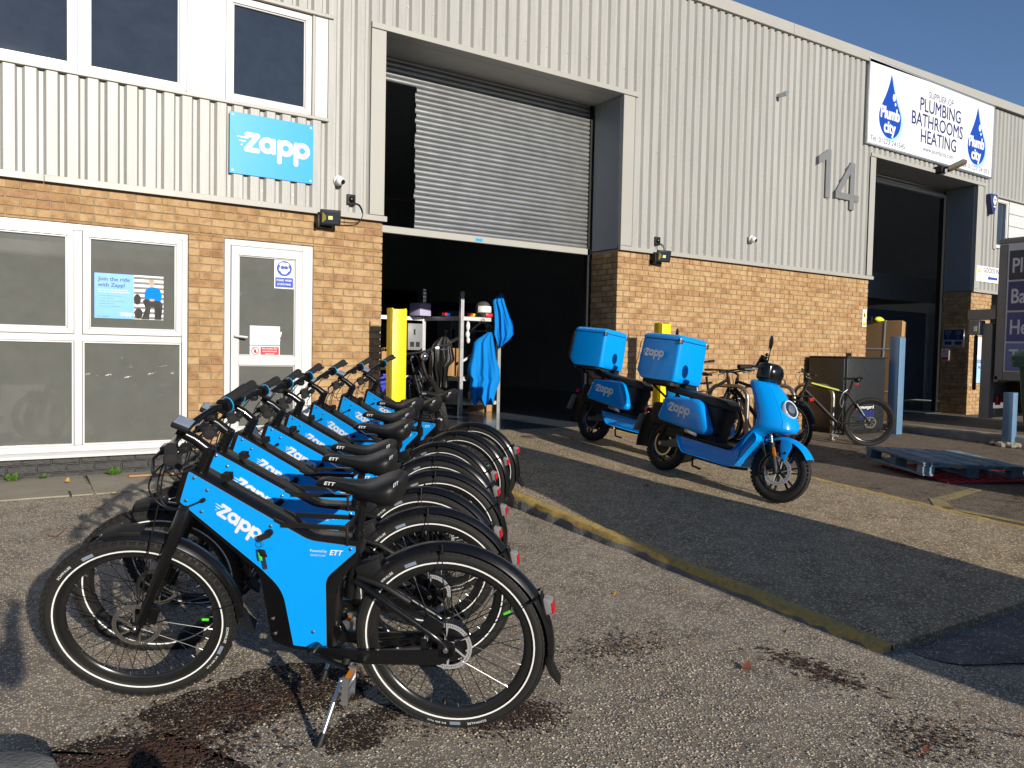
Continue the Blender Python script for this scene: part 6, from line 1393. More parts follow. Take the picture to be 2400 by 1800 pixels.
# ------------------------------------------------------------------ ordinary bicycles
def make_bike(label, m_frame='blackmat', m_acc='mtbgreen', kind='mtb', Rr=.345, tint=None, group=None):
    t = thing('bicycle', label, 'bicycle', group=group); wb = 1.10; hz = Rr
    bb = V(.435, 0, .32); hd0 = V(.865, 0, .90); hd1 = V(.905, 0, .78); st = V(.30, 0, .76)
    b = MB(); b.tube([hd0+V(0,0,-.02), st+V(.01,0,-.02)], .019, 10); b.tube([hd1, bb], .026, 12); b.tube([st+V(-.01,0,.05), bb], .017, 10); b.cyl(tuple(hd0+V(-.006,0,.02)), tuple(hd1+V(.008,0,-.03)), .024, n=14)
    for sd in (1, -1): b.tube([st+V(.005, sd*.02, -.04), V(.02, sd*.06, hz+.01)], .010, 8); b.tube([bb+V(-.03, sd*.03, 0), V(.0, sd*.062, hz)], .011, 8)
    f = part(b, 'frame', m_frame, t)
    b = MB(); d = (st-hd0); b.tube([hd0+d*.08+V(0,0,-.017), hd0+d*.75+V(0,0,-.017)], .0195, 10); part(b, 'paint_band', m_acc, f)
    b = MB()
    for sd in (1, -1): b.tube([V(.20, sd*.046, .60), V(.09, sd*.056, .44)], .0105, 8)
    part(b, 'stay_band', 'teal' if kind == 'mtb' else 'blackmat', f)
    wheel(t, 0, hz, Rr=Rr, knob=kind == 'mtb', name='rear_wheel', letters=False, stripe=kind != 'mtb', detail=kind == 'mtb', rotor=.08, spokes=28, wt=.027)
    wheel(t, wb, hz, Rr=Rr, knob=kind == 'mtb', name='front_wheel', letters=False, stripe=kind != 'mtb', detail=kind == 'mtb', rotor=.08, spokes=28, wt=.027)
    b = MB(); b.cyl((.955, 0, .70), (.917, 0, .77), .022, n=12)
    for sd in (1, -1): b.tube([(.935, sd*.03, .735), (.955, sd*.058, .69), (wb, sd*.062, hz)], [.018, .019, .015], 10)
    part(b, 'fork', 'blackmat' if kind != 'mtb' else m_frame, t)
    b = MB(); b.tube([hd0+V(-.008,0,.02), hd0+V(-.018,0,.07), hd0+V(.05,0,.105)], .017, 10); part(b, 'stem', 'blackmat', t)
    hx, hz2 = hd0.x+.05, hd0.z+.108
    b = MB(); b.tube(crom([(hx-.05, .34, hz2+.02), (hx-.02, .2, hz2+.015), (hx, .05, hz2), (hx, -.05, hz2), (hx-.02, -.2, hz2+.015), (hx-.05, -.34, hz2+.02)], 4), .012, 8); part(b, 'handlebar', 'blackmat', t)
    for sd in (1, -1):
        b = MB(); b.tube([(hx-.034, sd*.235, hz2+.017), (hx-.052, sd*.35, hz2+.02)], .017, 10); part(b, 'grip', 'grip', t)
        b = MB(); b.obox((hx-.01, sd*.19, hz2+.01), (.02, 0, 0), (0, .02, 0), (0, 0, .012)); b.tube(crom([(hx+.02, sd*.19, hz2-.01), (hx+.04, sd*.24, hz2-.02), (hx-.0, sd*.32, hz2-.03)], 4), .006, 6); part(b, 'brake_lever', 'steel' if kind == 'mtb' else 'black', t)
    b = MB(); b.cyl(tuple(st+V(-.008, 0, .03)), (.262, 0, .925), .0145, n=12); part(b, 'seat_post', 'black', t)
    b = MB(); rings = []
    for x, w, z, th in ((.40,.016,.945,.03), (.37,.026,.955,.04), (.30,.034,.950,.04), (.23,.06,.955,.05), (.17,.078,.968,.055), (.14,.055,.962,.04)): rings.append([(x, w*math.cos(a), z+th*.4*math.sin(a)) for a in [2*math.pi*k/12 for k in range(12)]])
    part(b.loft(rings), 'saddle', 'saddle', t, smooth=60)
    b = MB(); b.ring([(.075, -.066), (.088, -.066), (.088, -.060), (.075, -.060)], 30, c=tuple(bb)); b.cyl(tuple(bb+V(0,-.07,0)), tuple(bb+V(0,.07,0)), .016, n=12)
    for sd in (1, -1): b.tube([bb+V(0, sd*.072, 0), bb+V(sd*.06, sd*.08, -.155)], .010, 8)
    part(b, 'crank', 'black', t)
    for sd in (1, -1):
        b = MB(); c = bb+V(sd*.06, sd*.13, -.155)
        for q in (-.04, .04): b.box(c.x+q-.005, c.x+q+.005, c.y-.045, c.y+.045, c.z-.01, c.z+.01)
        for q in (-.042, .0, .042): b.box(c.x-.035, c.x+.035, c.y+q-.004, c.y+q+.004, c.z-.01, c.z+.01)
        part(b, 'pedal', 'alu' if kind == 'mtb' else 'blackmat', t)
    b = MB(); b.tube([bb+V(0, -.063, .08), V(.0, -.063, hz+.03)], .004, 6); b.tube([bb+V(0, -.063, -.08), V(.0, -.063, hz-.05)], .004, 6); part(b, 'chain', 'blackmat', t)
    b = MB(); b.tube(crom([(hx, .18, hz2), (hx+.09, .10, hz2-.02), (hx+.06, .03, hd0.z-.1), (.82, .03, .80)], 6), .003, 6); b.tube(crom([(hx, -.18, hz2), (hx+.10, -.08, hz2-.03), (.95, -.03, .72), (1.06, .05, .45)], 6), .003, 6); part(b, 'cables', 'blackmat', t)
    if kind != 'mtb':
        b = MB()
        for sd in (-1, 1): b.tube([(.28, sd*.05, .74), (.10, sd*.06, .735), (-.28, sd*.06, .735)], .006, 8); b.tube([(.0, sd*.07, hz), (-.05, sd*.06, .735)], .005, 8); b.tube([(.0, sd*.07, hz), (-.20, sd*.06, .735)], .005, 8)
        for q in (0, -.1, -.2, -.28): b.tube([(q, -.06, .735), (q, .06, .735)], .005, 6)
        part(b, 'rack', 'black', t)
        b = MB(); fen = MB(); rib_fender(fen, .375, .03, 10, 170, (0, 0, hz), 30); part(fen, 'mudguard', 'blackmat', t, smooth=60)
        b = MB(); b.obox((-.31, 0, .70), (.012, 0, 0), (0, .04, 0), (0, 0, .02)); part(b, 'tail_light', 'redlens', t, bevel=.006)
    else:
        b = MB(); b.obox((.205, .0, .872), (.02, 0, .0), (0, .02, 0), (0, 0, .012)); part(b, 'rear_light', 'redlens', t, bevel=.004)
        b = MB(); b.tube(crom([(.33, .03, .80), (.40, .05, .74), (.43, .06, .62), (.40, .05, .55), (.37, .03, .64)], 5), .006, 8); part(b, 'lock_cable', 'alu', t)
        b = MB(); b.ball((.20, 0, .935), (.05, .045, .035), 12, 8); part(b, 'saddle_bag', 'black', t)
    return t
def stand_bike(o, x, y, az, lean, z, sc=1.0):
    d = V(math.cos(az), math.sin(az), 0); l0 = V(-math.sin(az), math.cos(az), 0); u = math.cos(lean)*V(0,0,1)+math.sin(lean)*l0; l = u.cross(d)
    Mx = frame_matrix((x, y, z), d, l, u); o.matrix_world = Mx @ Matrix.Scale(sc, 4) if sc != 1 else Mx
mt = make_bike('black and lime mountain bike leaning on the right bicycle stand by the dark cabinet')
stand_bike(mt, 3.30, -1.62, R(141), .10, yard_z(-1.6))
cb_ = make_bike('black city bicycle with a luggage rack on the stands behind the front scooter', m_acc='blackmat', kind='city', Rr=.33, group='black bicycles on the stands')
stand_bike(cb_, 1.60, -1.62, R(90), .05, yard_z(-1.6))
c2 = copy_tree(cb_); c2['label'] = 'black bicycle nearer the wall, handlebars left of the scooter leg shield'
stand_bike(c2, .62, -.95, R(14), .06, yard_z(-.9))
db = make_bike('dark bicycle with a silver front lamp standing in the doorway behind the row', m_acc='blackmat', kind='mtb', Rr=.35)
stand_bike(db, -2.58, .62, R(-104), -.22, .41)
b = MB(); b.ball((1.03, 0, .96), (.06, .05, .05), 14, 10); part(b, 'headlight', 'chrome', db)
t = thing('kick_scooter', 'black folding kick scooter leaning on the wall right of the blue top box', 'kick scooter', (1.25, -.32, yard_z(-.3)))
b = MB(); b.cyl((0, 0, .10), (.10, .12, 1.05), .018, n=12); part(b, 'column', 'blackmat', t); b = MB(); b.tube([(-.13, .10, 1.06), (.33, .12, 1.10)], .014, 10); part(b, 'handlebar', 'blackmat', t)
for p, q in (((-.13, .10, 1.06), (-.25, .095, 1.05)), ((.33, .12, 1.10), (.45, .125, 1.11))): b = MB(); b.cyl(p, q, .019, n=12); part(b, 'grip', 'grip', t)
b = MB(); b.box(-.62, .02, -.07, .07, .10, .14); part(b, 'deck', 'blackmat', t, bevel=.01)
for x in (.02, -.66): b = MB(); b.ring([(.055, -.02), (.10, -.02), (.10, .02), (.055, .02)], 24, c=(x, 0, .10)); part(b, 'wheel', 'rubber', t)
# bicycle stands
def hoop(x, y, az, label):
    t = thing('bicycle_stand', label, 'bicycle stand', (x, y, yard_z(y)), (0, 0, az), 'tubular steel bicycle stands by the wall'); w = .335; h = .79; r = .17; P = [(-w, 0, -.05), (-w, 0, h-r)]
    P += [(-w+r-r*math.cos(a), 0, h-r+r*math.sin(a)) for a in [math.pi/2*k/6 for k in range(1, 7)]]+[(w-r+r*math.sin(a), 0, h-r+r*math.cos(a)) for a in [math.pi/2*k/6 for k in range(0, 7)]]+[(w, 0, -.05)]
    b = MB(); b.tube(P, .028, 14); part(b, 'hoop', 'steel2', t)
    b = MB()
    for s_ in (-w, w): b.cyl((s_, 0, 0), (s_, 0, .012), .065, n=18)
    part(b, 'foot_plate', 'steel2', t)
hoop(1.42, -.72, R(90), 'left steel bicycle stand, seen over the front scooter seat'); hoop(2.40, -.72, R(90), 'middle steel bicycle stand, partly hidden by the scooter leg shield'); hoop(3.30, -.72, R(90), 'right steel bicycle stand with the mountain bike chained to it')
for nm, lb, x, y, z, w, d, h, m in (('cardboard_carton', 'brown carton on the floor deep in the far doorway', 8.6, 2.6, .37, .7, .5, .62, 'card'), ('plastic_tub', 'dark grey tub standing inside the far doorway', 9.6, 2.2, .37, .5, .4, .55, 'darkgrey'), ('white_carton', 'white carton stacked high behind the strapped cardboard', 7.5, 2.2, 1.7, .8, .4, .38, 'signwhite'), ('grey_carton', 'pale grey carton beside the white one in the far doorway', 8.6, 2.3, 1.7, .7, .4, .5, 'truckwhite')):
    carton(nm, lb, 'carton', x, y, z, w, d, h, m, .1)
t = thing('workshop_rack', 'dark shelf rack holding white and grey cartons in the far doorway', 'rack', (8.1, 2.25, .37))
b = MB(); b.box(-1.1, 1.0, -.25, .25, 1.29, 1.33); b.box(-1.1, 1.0, -.25, .25, .70, .74); part(b, 'shelf_boards', 'darkgrey', t)
for x in (-1.08, .98):
    for y in (-.23, .23): b = MB(); b.box(x-.02, x+.02, y-.02, y+.02, 0, 2.0); part(b, 'upright', 'darkgrey', t)
# dark security cabinet and the strapped cardboard behind it
t = thing('security_cabinet', 'dark grey steel security box beside the mountain bike, white maker name low down', 'cabinet', (4.5, -.42, yard_z(-.4)))
b = MB(); b.box(-.42, .62, -.33, .33, .06, 1.20); part(b, 'body', 'darkgrey', t, bevel=.012); b = MB(); b.box(-.44, .64, -.35, .35, 1.20, 1.225); b.box(-.46, -.425, -.30, .33, .1, 1.19); part(b, 'lid', 'darkgrey', t, bevel=.006)
b = MB(); b.box(-.40, .60, -.30, .30, 0, .06); part(b, 'feet', 'blackmat', t)
b = MB(); put_text(b, 'armorgard', (-.10, -.3315, .40), UX, UZ, w=.42, h=.05, bold=.03); part(b, 'lettering', 'signwhite', t, smooth=0)
b = MB(); b.add([(x, -.3312, z) for x, z in ((-.16,.39),(-.115,.39),(-.115,.465),(-.16,.465))], [(0,1,2,3)]); part(b, 'red_mark', 'red', t, smooth=0)
b = MB(); b.add([(x, -.3312, z) for x, z in ((-.05,.24),(.34,.24),(.34,.37),(-.05,.37))], [(0,1,2,3)]); part(b, 'blue_label', 'navy', t, smooth=0)
t = thing('strapped_cardboard', 'tall pack of flat brown cardboard with white straps in the far doorway', 'cardboard', (6.16, .28, .36), (R(-3), 0, R(-84)))
for k in range(5):
    b = MB(); b.box(-.62, .60, .03*k, .03*k+.026, .0, 1.76-.004*k); part(b, 'sheet', 'card', t, bevel=.003, seg=1)
b = MB()
for x in (-.22, .30): b.box(x-.012, x+.012, -.004, -.001, 0, 1.76); b.box(x-.012, x+.012, -.004, .155, 1.762, 1.766)
for z in (1.26, .50): b.box(-.62, .60, -.0065, -.0042, z-.012, z+.012)
part(b, 'strap', 'cardwhite', t)
t = thing('yellow_bag', 'bright yellow bundle on top of the strapped cardboard', 'bundle', (6.28, .12, 2.115)); b = MB(); b.ball((0, 0, .03), (.11, .06, .05), 14, 8); b.ball((.08, .0, .02), (.07, .05, .035), 10, 6); part(b, 'bundle', mat('hi_vis', (.62,.72,.04), .6), t)
# ------------------------------------------------------------------ pallets
t = thing('wooden_pallet', 'worn blue wooden pallet lying on the red pallet', 'pallet', (2.05, -3.36, yard_z(-3.4)+.05), (R(2.4), R(-2.6), R(64)))
for k, y in enumerate((-.44, -.19, .06, .31, .56)): b = MB(); b.box(-.53, .53, y-.098, y+.098, .122, .144); part(b, 'plank', 'woodblue', t, bevel=.004, seg=1)
for x in (-.47, 0, .47):
    b = MB(); b.box(x-.06, x+.06, -.53, .65, .100, .1215); part(b, 'cross_plank', 'woodblue', t, bevel=.003, seg=1)
    for y in (-.46, .06, .58): b = MB(); b.box(x-.05, x+.05, y-.07, y+.07, .022, .0995); part(b, 'block', 'woodblue', t, bevel=.004, seg=1)
for y in (-.46, .06, .58): b = MB(); b.box(-.53, .53, y-.065, y+.065, .0, .0215); part(b, 'bottom_plank', 'woodblue', t, bevel=.003, seg=1)
t = thing('plastic_pallet', 'flattened red plastic pallet under the blue wooden one', 'pallet', (2.10, -3.48, yard_z(-3.5)-.012), (R(1.5), R(-1), R(-22)))
b = MB()
for k in range(11): b.box(-.55+.11*k-.025, -.55+.11*k+.025, -.52, .52, .035, .055)
for k in range(9): b.box(-.59, .59, -.52+.13*k-.02, -.52+.13*k+.02, .022, .048)
part(b, 'deck', 'redplastic', t, bevel=.004, seg=1); b = MB()
for x in (-.5, 0, .5):
    for y in (-.44, 0, .44): b.box(x-.08, x+.08, y-.07, y+.07, 0, .022)
part(b, 'feet', 'redplastic', t)
# ------------------------------------------------------------------ wheelie bin
t = thing('wheelie_bin', 'large dark green wheeled bin at the right edge', 'bin', (1.93, -4.88, yard_z(-4.9)), (0, 0, 0))
b = MB(); rings = []
for z, w, d in ((.20,.50,.38), (.24,.53,.40), (.95,.62,.46), (1.27,.64,.48), (1.28,.69,.53), (1.33,.69,.53)): rings.append([(p[0], p[1], z) for p in rpoly([(-w, -d), (w, -d), (w, d), (-w, d)], .05, 4)])
part(b.loft(rings), 'body', 'greenbin', t, smooth=40)
b = MB(); rings = []
for z, w, d in ((1.332,.70,.54), (1.38,.70,.54), (1.45,.62,.46), (1.49,.50,.34)): rings.append([(p[0], p[1], z) for p in rpoly([(-w, -d), (w, -d), (w, d), (-w, d)], .06, 4)])
part(b.loft(rings), 'lid', 'greenbin', t, smooth=40)
b = MB()
for sd in (-1, 1): b.box(sd*.66-.05, sd*.66+.05, -.10, .10, .95, 1.165); 
for y in (-.2, 0, .2): b.box(-.66, -.60, y-.012, y+.012, .5, 1.16)
part(b, 'ribs', 'greenbin', t, bevel=.01)
for x in (-.42, .42):
    for y in (-.30, .30):
        b = MB(); b.ring([(.05, -.022), (.10, -.022), (.10, .022), (.05, .022)], 24, c=(x, y, .10)); b.cyl((x, y-.024, .10), (x, y+.024, .10), .05, n=16); w_ = part(b, 'wheel', 'rubber', t)
        b = MB(); b.box(x-.03, x+.03, y-.035, y-.027, .09, .21); b.box(x-.03, x+.03, y+.027, y+.035, .09, .21); part(b, 'castor_fork', 'amber' if x < 0 and y < 0 else 'steel2', w_)
# ------------------------------------------------------------------ box truck backed up to the far doorway
TX, TY = 6.5, -1.76
t = thing('box_truck', 'grey box truck with blue plumbing signs backed up to the far doorway', 'truck', (TX+1.1, TY-2.2, .18))
def tl(x, y, z): return (x-TX-1.1, y-TY+2.2, z-.18)
def tbox(nm, x0, x1, y0, y1, z0, z1, m, bev=.006, par=None): a = tl(x0, y0, z0); c = tl(x1, y1, z1); return part(MB().box(a[0], c[0], a[1], c[1], a[2], c[2]), nm, m, par or t, bevel=bev, seg=1)
tbox('cargo_box', TX+.01, TX+2.2, TY-4.2, TY-.01, 1.13, 3.33, 'truckwhite')
tbox('corner_post', TX, TX+.14, TY-.135, TY, 1.13, 3.30, 'truckgrey', .012); tbox('corner_post', TX+2.06, TX+2.2, TY-.135, TY+.001, 1.13, 3.30, 'truckgrey', .012)
tbox('roof_rail', TX-.012, TX+2.21, TY-4.2, TY+.012, 3.30, 3.40, 'truckgrey', .03); tbox('side_rail', TX-.006, TX+.06, TY-4.2, TY-.13, 1.13, 1.27, 'truckgrey', .01); tbox('rear_sill', TX, TX+2.2, TY-.06, TY+.003, 1.10, 1.20, 'truckgrey')
cols = [('Plumbing', (.018,.020,.045), 2.73, 3.19), ('Bathrooms', (.020,.025,.13), 2.245, 2.70), ('Heating', (.035,.05,.21), 1.755, 2.215), ('Trade', (.10,.16,.36), 1.29, 1.725)]
for s_, c_, z0, z1 in cols:
    pn = tbox('sign_panel', TX-.002, TX+.01, TY-3.9, TY-.16, z0, z1, mat('truck_sign', c_, .35, var=.04), 0)
    b = MB(); put_text(b, s_, tl(TX-.0035, TY-.215, z0+.115), V(0,-1,0), UZ, h=.225, bold=.02, cond=.70); part(b, 'lettering', mat('truck_lettering', (.55,.56,.58), .5), pn, smooth=0)
b = MB()
for k in range(14): p = tl(TX-.003, TY-.06, 1.25+.15*k); b.cyl(p, (p[0]-.006, p[1], p[2]), .008, n=8)
part(b, 'rivets', 'steel2', t)
tbox('chassis', TX+.45, TX+.60, TY-6, TY+.0, .70, 1.09, 'blackmat'); tbox('chassis', TX+1.6, TX+1.75, TY-6, TY+.0, .70, 1.09, 'blackmat')
tbox('tail_lift', TX+.02, TX+.16, TY+.06, TY+.22, .50, 2.05, 'truckgrey'); tbox('tail_lift', TX+2.04, TX+2.18, TY+.06, TY+.22, .50, 2.05, 'truckgrey'); tbox('lift_platform', TX+.18, TX+2.02, TY+.10, TY+.18, .75, 2.35, 'truckgrey')
c_ = tbox('control_box', TX-.06, TX+.14, TY+.225, TY+.40, 1.86, 2.10, 'truckgrey', .01); tbox('control_label', TX-.064, TX-.0605, TY+.26, TY+.31, 1.92, 2.00, 'signwhite', 0, c_)
tbox('lift_arm', TX+.02, TX+.14, TY+.02, TY+.46, 2.11, 2.28, 'truckgrey'); tbox('lift_cable', TX+.04, TX+.09, TY+.30, TY+.36, .95, 1.86, 'blackmat', .02)
tbox('rear_bumper', TX+.1, TX+2.1, TY+.02, TY+.10, .52, .66, 'truckgrey')
for x in (TX+.18, TX+1.95): tbox('rear_lamp', x, x+.10, TY+.005, TY+.05, .72, .88, 'redlens')
tbox('side_guard', TX+.03, TX+.07, TY-4.0, TY-1.9, .55, .72, 'truckgrey')
tbox('lamp_unit', TX+.2, TX+.34, TY-.35, TY-.15, .62, .95, 'blackmat')
for y in (TY-1.2, TY-5.3):
    for x0, x1 in ((TX+.08, TX+.34), (TX+1.86, TX+2.12)):
        c = tl((x0+x1)/2, y, .60); b = MB(); h = (x1-x0)/2; b.ring([(.22, -h), (.38, -h*.9), (.40, -h*.5), (.40, h*.5), (.38, h*.9), (.22, h)], 36, c=c, axis='x'); w_ = part(b, 'wheel', 'rubber', t)
        b = MB(); b.ring([(.02, -h*.6), (.21, -h*.8), (.22, h*.8), (.02, h*.6)], 30, c=c, axis='x'); part(b, 'rim', 'truckwhite', w_)
b = MB(); x0, _, z0 = tl(TX+.12, 0, .45); x1 = tl(TX+2.08, 0, 0)[0]; yb = tl(0, TY-4.35, 0)[1]
b.prism(rpoly([(yb, z0), (yb, z0+1.85), (yb-1.1, z0+1.85), (yb-1.55, z0+.95), (yb-2.0, z0+.75), (yb-2.05, z0)], .12, 4), x0, x1, 'x'); cab = part(b, 'cab', 'truckwhite', t, bevel=.03)
b = MB(); b.prism([(yb-1.06, z0+1.72), (yb-1.46, z0+.96), (yb-.45, z0+.96), (yb-.45, z0+1.72)], x0-.004, x0-.001, 'x'); part(b, 'side_window', 'glassdark', cab, smooth=0)
# ------------------------------------------------------------------ things on the ground
t = thing('barrier_foot', 'scuffed grey rubber barrier foot in the lower left corner', 'barrier foot', (-7.02, -5.22, .0), (0, 0, R(-20)))
b = MB(); rings = []
for z, s_ in ((0, 1.0), (.07, .97), (.105, .90), (.115, .80)): rings.append([(p[0]*s_, p[1]*s_, z) for p in rpoly([(-.34,-.13), (.16,-.14), (.27,-.06), (.27,.06), (.16,.14), (-.34,.13)], .05, 4)])
part(b.loft(rings), 'foot', 'stone', t, bevel=.004)
b = MB(); b.cyl((-.17, 0, .10), (-.17, 0, .145), .03, n=14); part(b, 'red_cap', 'red', t, bevel=.006)
b = MB(); b.box(-.02, .10, -.05, .0, .1155, .1185); b.box(.0, .08, -.047, -.003, .1186, .120); part(b, 'moulded_mark', 'stone', t, bevel=.001)
def leaf_mesh(L, w, curl, seed):
    rg = random.Random(seed); rows = []
    for i in range(8):
        f = i/7; wd = w*math.sin(math.pi*min(1, f*.96+.02))**.8; z = curl*(f-.4)**2*L*2+.004
        rows.append([((f-.5)*L, -wd, z+curl*.35*w+rg.uniform(0,.003)), ((f-.5)*L, 0, z+rg.uniform(0,.002)), ((f-.5)*L, wd, z+curl*.35*w+rg.uniform(0,.003))])
    return rows
def leaf(x, y, z, L, w, curl, az, m, label, cat='leaf', seed=1):
    t = thing('fallen_leaf', label, cat, (x, y, z), (0, 0, az))
    part(MB().loft(leaf_mesh(L, w, curl, seed), closed=False), 'blade', m, t, smooth=80)
    b = MB(); b.tube([(-L*.5, 0, curl*.32*L+.004), (-L*.5-.02, .004, curl*.4*L+.004), (-L*.5-.035, .012, curl*.4*L+.006)], .0013, 5); part(b, 'stalk', m, t)
LV = [(-6.30,-1.45,.115,.022,.5,.2,'leafr','long dark red leaf on the tarmac in front of the left window'), (-6.62,-2.15,.10,.02,.6,.0,'leafr','red brown leaf on the tarmac above the left edge shadow'),
      (-4.12,-5.72,.075,.02,.4,.5,'leafr','orange red curled leaf on the tarmac right of the nearest rear wheel'), (-3.62,-5.52,.06,.022,.5,-.6,'leafy','yellow leaf on the tarmac near the end of the kerb'),
      (-4.15,-6.55,.05,.012,.3,.2,'leafr','small red leaf low on the tarmac, right of middle'), (-3.72,-6.70,.09,.018,.7,-.4,'leafr','dark red leaf in the lower right corner area'),
      (-3.95,-4.62,.055,.013,.5,.3,'leafy','small ochre leaf on the tarmac beside the kerb'), (-6.45,-.42,.06,.02,.8,1.2,'leafy','orange brown leaf lying against the black plinth'),
      (-6.15,-1.02,.07,.02,.6,.1,'leafr','brown leaf at the front edge of the paving'), (-2.1,-2.9,.06,.014,.5,.4,'leafr','red leaf on the driveway beside the front scooter rear wheel'),
      (3.0,-1.85,.07,.03,.6,.4,'leafy','orange leaf beside the mountain bike front wheel'), (-6.42,-6.05,.045,.010,.3,.1,'leafy','small orange chip of leaf near the left rubber foot')]
for i, (x, y, L, w, cu, az, m, lb) in enumerate(LV):
    z = drive_z(y)+.002 if -3.3 < x < -.2 else (yard_z(y)+.003 if x > 0 else (.216 if y > -.95 else car_z(y)+.002))
    leaf(x, y, z, L, w, cu, az, m, lb, seed=i)
t = thing('wood_strip', 'short strip of bare wood lying on the paving by the plinth', 'wood strip', (-5.72, -.30, .217), (0, 0, R(-3))); b = MB(); b.box(-.24, .24, -.03, .03, 0, .014); part(b, 'strip', 'card', t, bevel=.002)
def weed(x, y, z, n, s, seed, label):
    t = thing('weed', label, 'weed', (x, y, z), group=None); rg = random.Random(seed); b = MB()
    for k in range(n):
        a = rg.uniform(0, 6.28); L = s*rg.uniform(.5, 1.2); el = rg.uniform(.3, 1.1); e = V(math.cos(a)*math.cos(el), math.sin(a)*math.cos(el), math.sin(el)); sd = V(-math.sin(a), math.cos(a), 0)*L*.28
        p = V(rg.uniform(-s, s)*.5, rg.uniform(-s, s)*.3, 0)
        b.add([p, p+e*L*.5+sd, p+e*L, p+e*L*.5-sd], [(0,1,2,3)])
    part(b, 'leaves', 'weed', t, smooth=0)
weed(-6.84, -.10, .216, 40, .07, 1, 'leafy green weed at the foot of the plinth, leftmost'); weed(-6.62, -.08, .216, 26, .05, 2, 'small green weed on the plinth foot, second from left'); weed(-6.06, -.10, .216, 44, .07, 3, 'broad green weed at the plinth foot under the mullion'); weed(-3.50, -2.95, .09, 36, .06, 4, 'bright green weed growing at the foot of the yellow kerb')
# scattered litter: loose chippings, bark mulch, moss and twigs, each one joined
def scatter(name, n, spots, fn, m, seed):
    rg = random.Random(seed); b = MB()
    for k in range(n):
        cx, cy, sx, sy = rg.choice(spots); x = rg.gauss(cx, sx); y = rg.gauss(cy, sy); fn(b, rg, x, y, car_z(y) if x < -3.4 else yard_z(y))
    return tag(b.build(name, M[m], smooth=0), kind='stuff')
def chip(b, rg, x, y, z):
    a = rg.uniform(0, 6.28); s = rg.uniform(.002, .0058); ex = V(math.cos(a), math.sin(a), rg.uniform(-.3,.3)); ey = V(-math.sin(a), math.cos(a), rg.uniform(-.3,.3)); c = V(x, y, z+s*.35); uz = V(0, 0, s*.55)
    p = [c+ex*s*1.3, c+ey*s*.9, c-ex*s*1.2, c-ey*s, c+uz, c-uz]; b.add(p, [(0,1,4),(1,2,4),(2,3,4),(3,0,4),(1,0,5),(2,1,5),(3,2,5),(0,3,5)])
M['chip1'] = mat('loose_chippings', (.52,.45,.34), .7, var=.6, vs_=40); M['chip2'] = mat('dark_chippings', (.24,.19,.14), .8, var=.5, vs_=40)
SP = [(-5.0,-6.05,.26,.22), (-4.75,-5.8,.35,.20), (-4.3,-5.5,.30,.16), (-4.9,-6.3,.5,.3), (-5.2,-5.9,.5,.35), (-6.0,-5.3,.5,.3), (-4.2,-6.4,.5,.3), (-5.9,-4.6,.5,.5)]
scatter('loose_chippings', 3600, SP, chip, 'chip1', 3); scatter('dark_chippings', 3200, SP, chip, 'chip2', 4)
def flake(b, rg, x, y, z):
    a = rg.uniform(0, 6.28); L = rg.uniform(.004, .015); w = L*rg.uniform(.2, .5); t = rg.uniform(-.25, .25); ex = V(math.cos(a), math.sin(a), t)*L; ey = V(-math.sin(a), math.cos(a), rg.uniform(-.3,.3))*w; c = V(x, y, z+.003+abs(t)*L+rg.uniform(0,.004)); n = V(0,0,.002)
    b.add([c-ex-ey, c+ex-ey*.7, c+ex*.9+ey, c-ex*.8+ey, c-ex-ey+n, c+ex-ey*.7+n, c+ex*.9+ey+n, c-ex*.8+ey+n], [(4,5,6,7),(0,1,5,4),(1,2,6,5),(2,3,7,6),(3,0,4,7)])
scatter('bark_mulch', 1500, [(-6.62,-5.25,.12,.10), (-6.5,-5.3,.12,.08), (-6.42,-5.2,.10,.08), (-6.72,-5.2,.08,.08), (-6.1,-4.95,.2,.1), (-3.85,-5.85,.06,.14)], flake, 'bark', 6)
M['humus'] = mat('dark_humus', (.030,.014,.008), .95, var=.6, vs_=30)
def crumb(b, rg, x, y, z):
    s = rg.uniform(.002, .006); a = rg.uniform(0, 6.28); c = V(x, y, z+s*.4); ex = V(math.cos(a), math.sin(a), 0)*s*rg.uniform(.8, 2.4); ey = V(-math.sin(a), math.cos(a), 0)*s; uz = V(0,0,s*.6)
    b.add([c+ex, c+ey, c-ex, c-ey, c+uz], [(0,1,4),(1,2,4),(2,3,4),(3,0,4)])
scatter('leaf_mould', 9000, [(-6.15,-4.95,.18,.11), (-5.85,-4.92,.14,.10), (-6.35,-4.98,.10,.08), (-6.6,-5.2,.16,.12), (-6.4,-5.35,.12,.10), (-5.78,-5.34,.14,.08), (-4.45,-5.22,.15,.10), (-3.83,-5.85,.08,.16), (-4.0,-6.5,.14,.08), (-5.2,-5.58,.06,.07), (-3.5,-4.2,.03,.5), (-3.5,-3.2,.035,.4), (-5.35,-5.55,.07,.06), (-3.5,-2.6,.03,.2), (-5.4,-6.3,.1,.06)], crumb, 'humus', 8)
M['moss'] = mat('moss_dark', (.035,.035,.012), .95, var=.6, vs_=30)
scatter('kerb_moss', 5000, [(-3.47,-2.8,.02,.35), (-3.47,-3.5,.018,.4), (-3.46,-4.3,.015,.4), (-3.49,-2.4,.03,.15)], crumb, 'moss', 9)
scatter('yard_litter', 2500, [(5.55,-1.8,.06,.6), (5.5,-2.6,.08,.5), (1.6,-4.6,.5,.25), (2.6,-2.3,.5,.3)], flake, 'bark', 10)
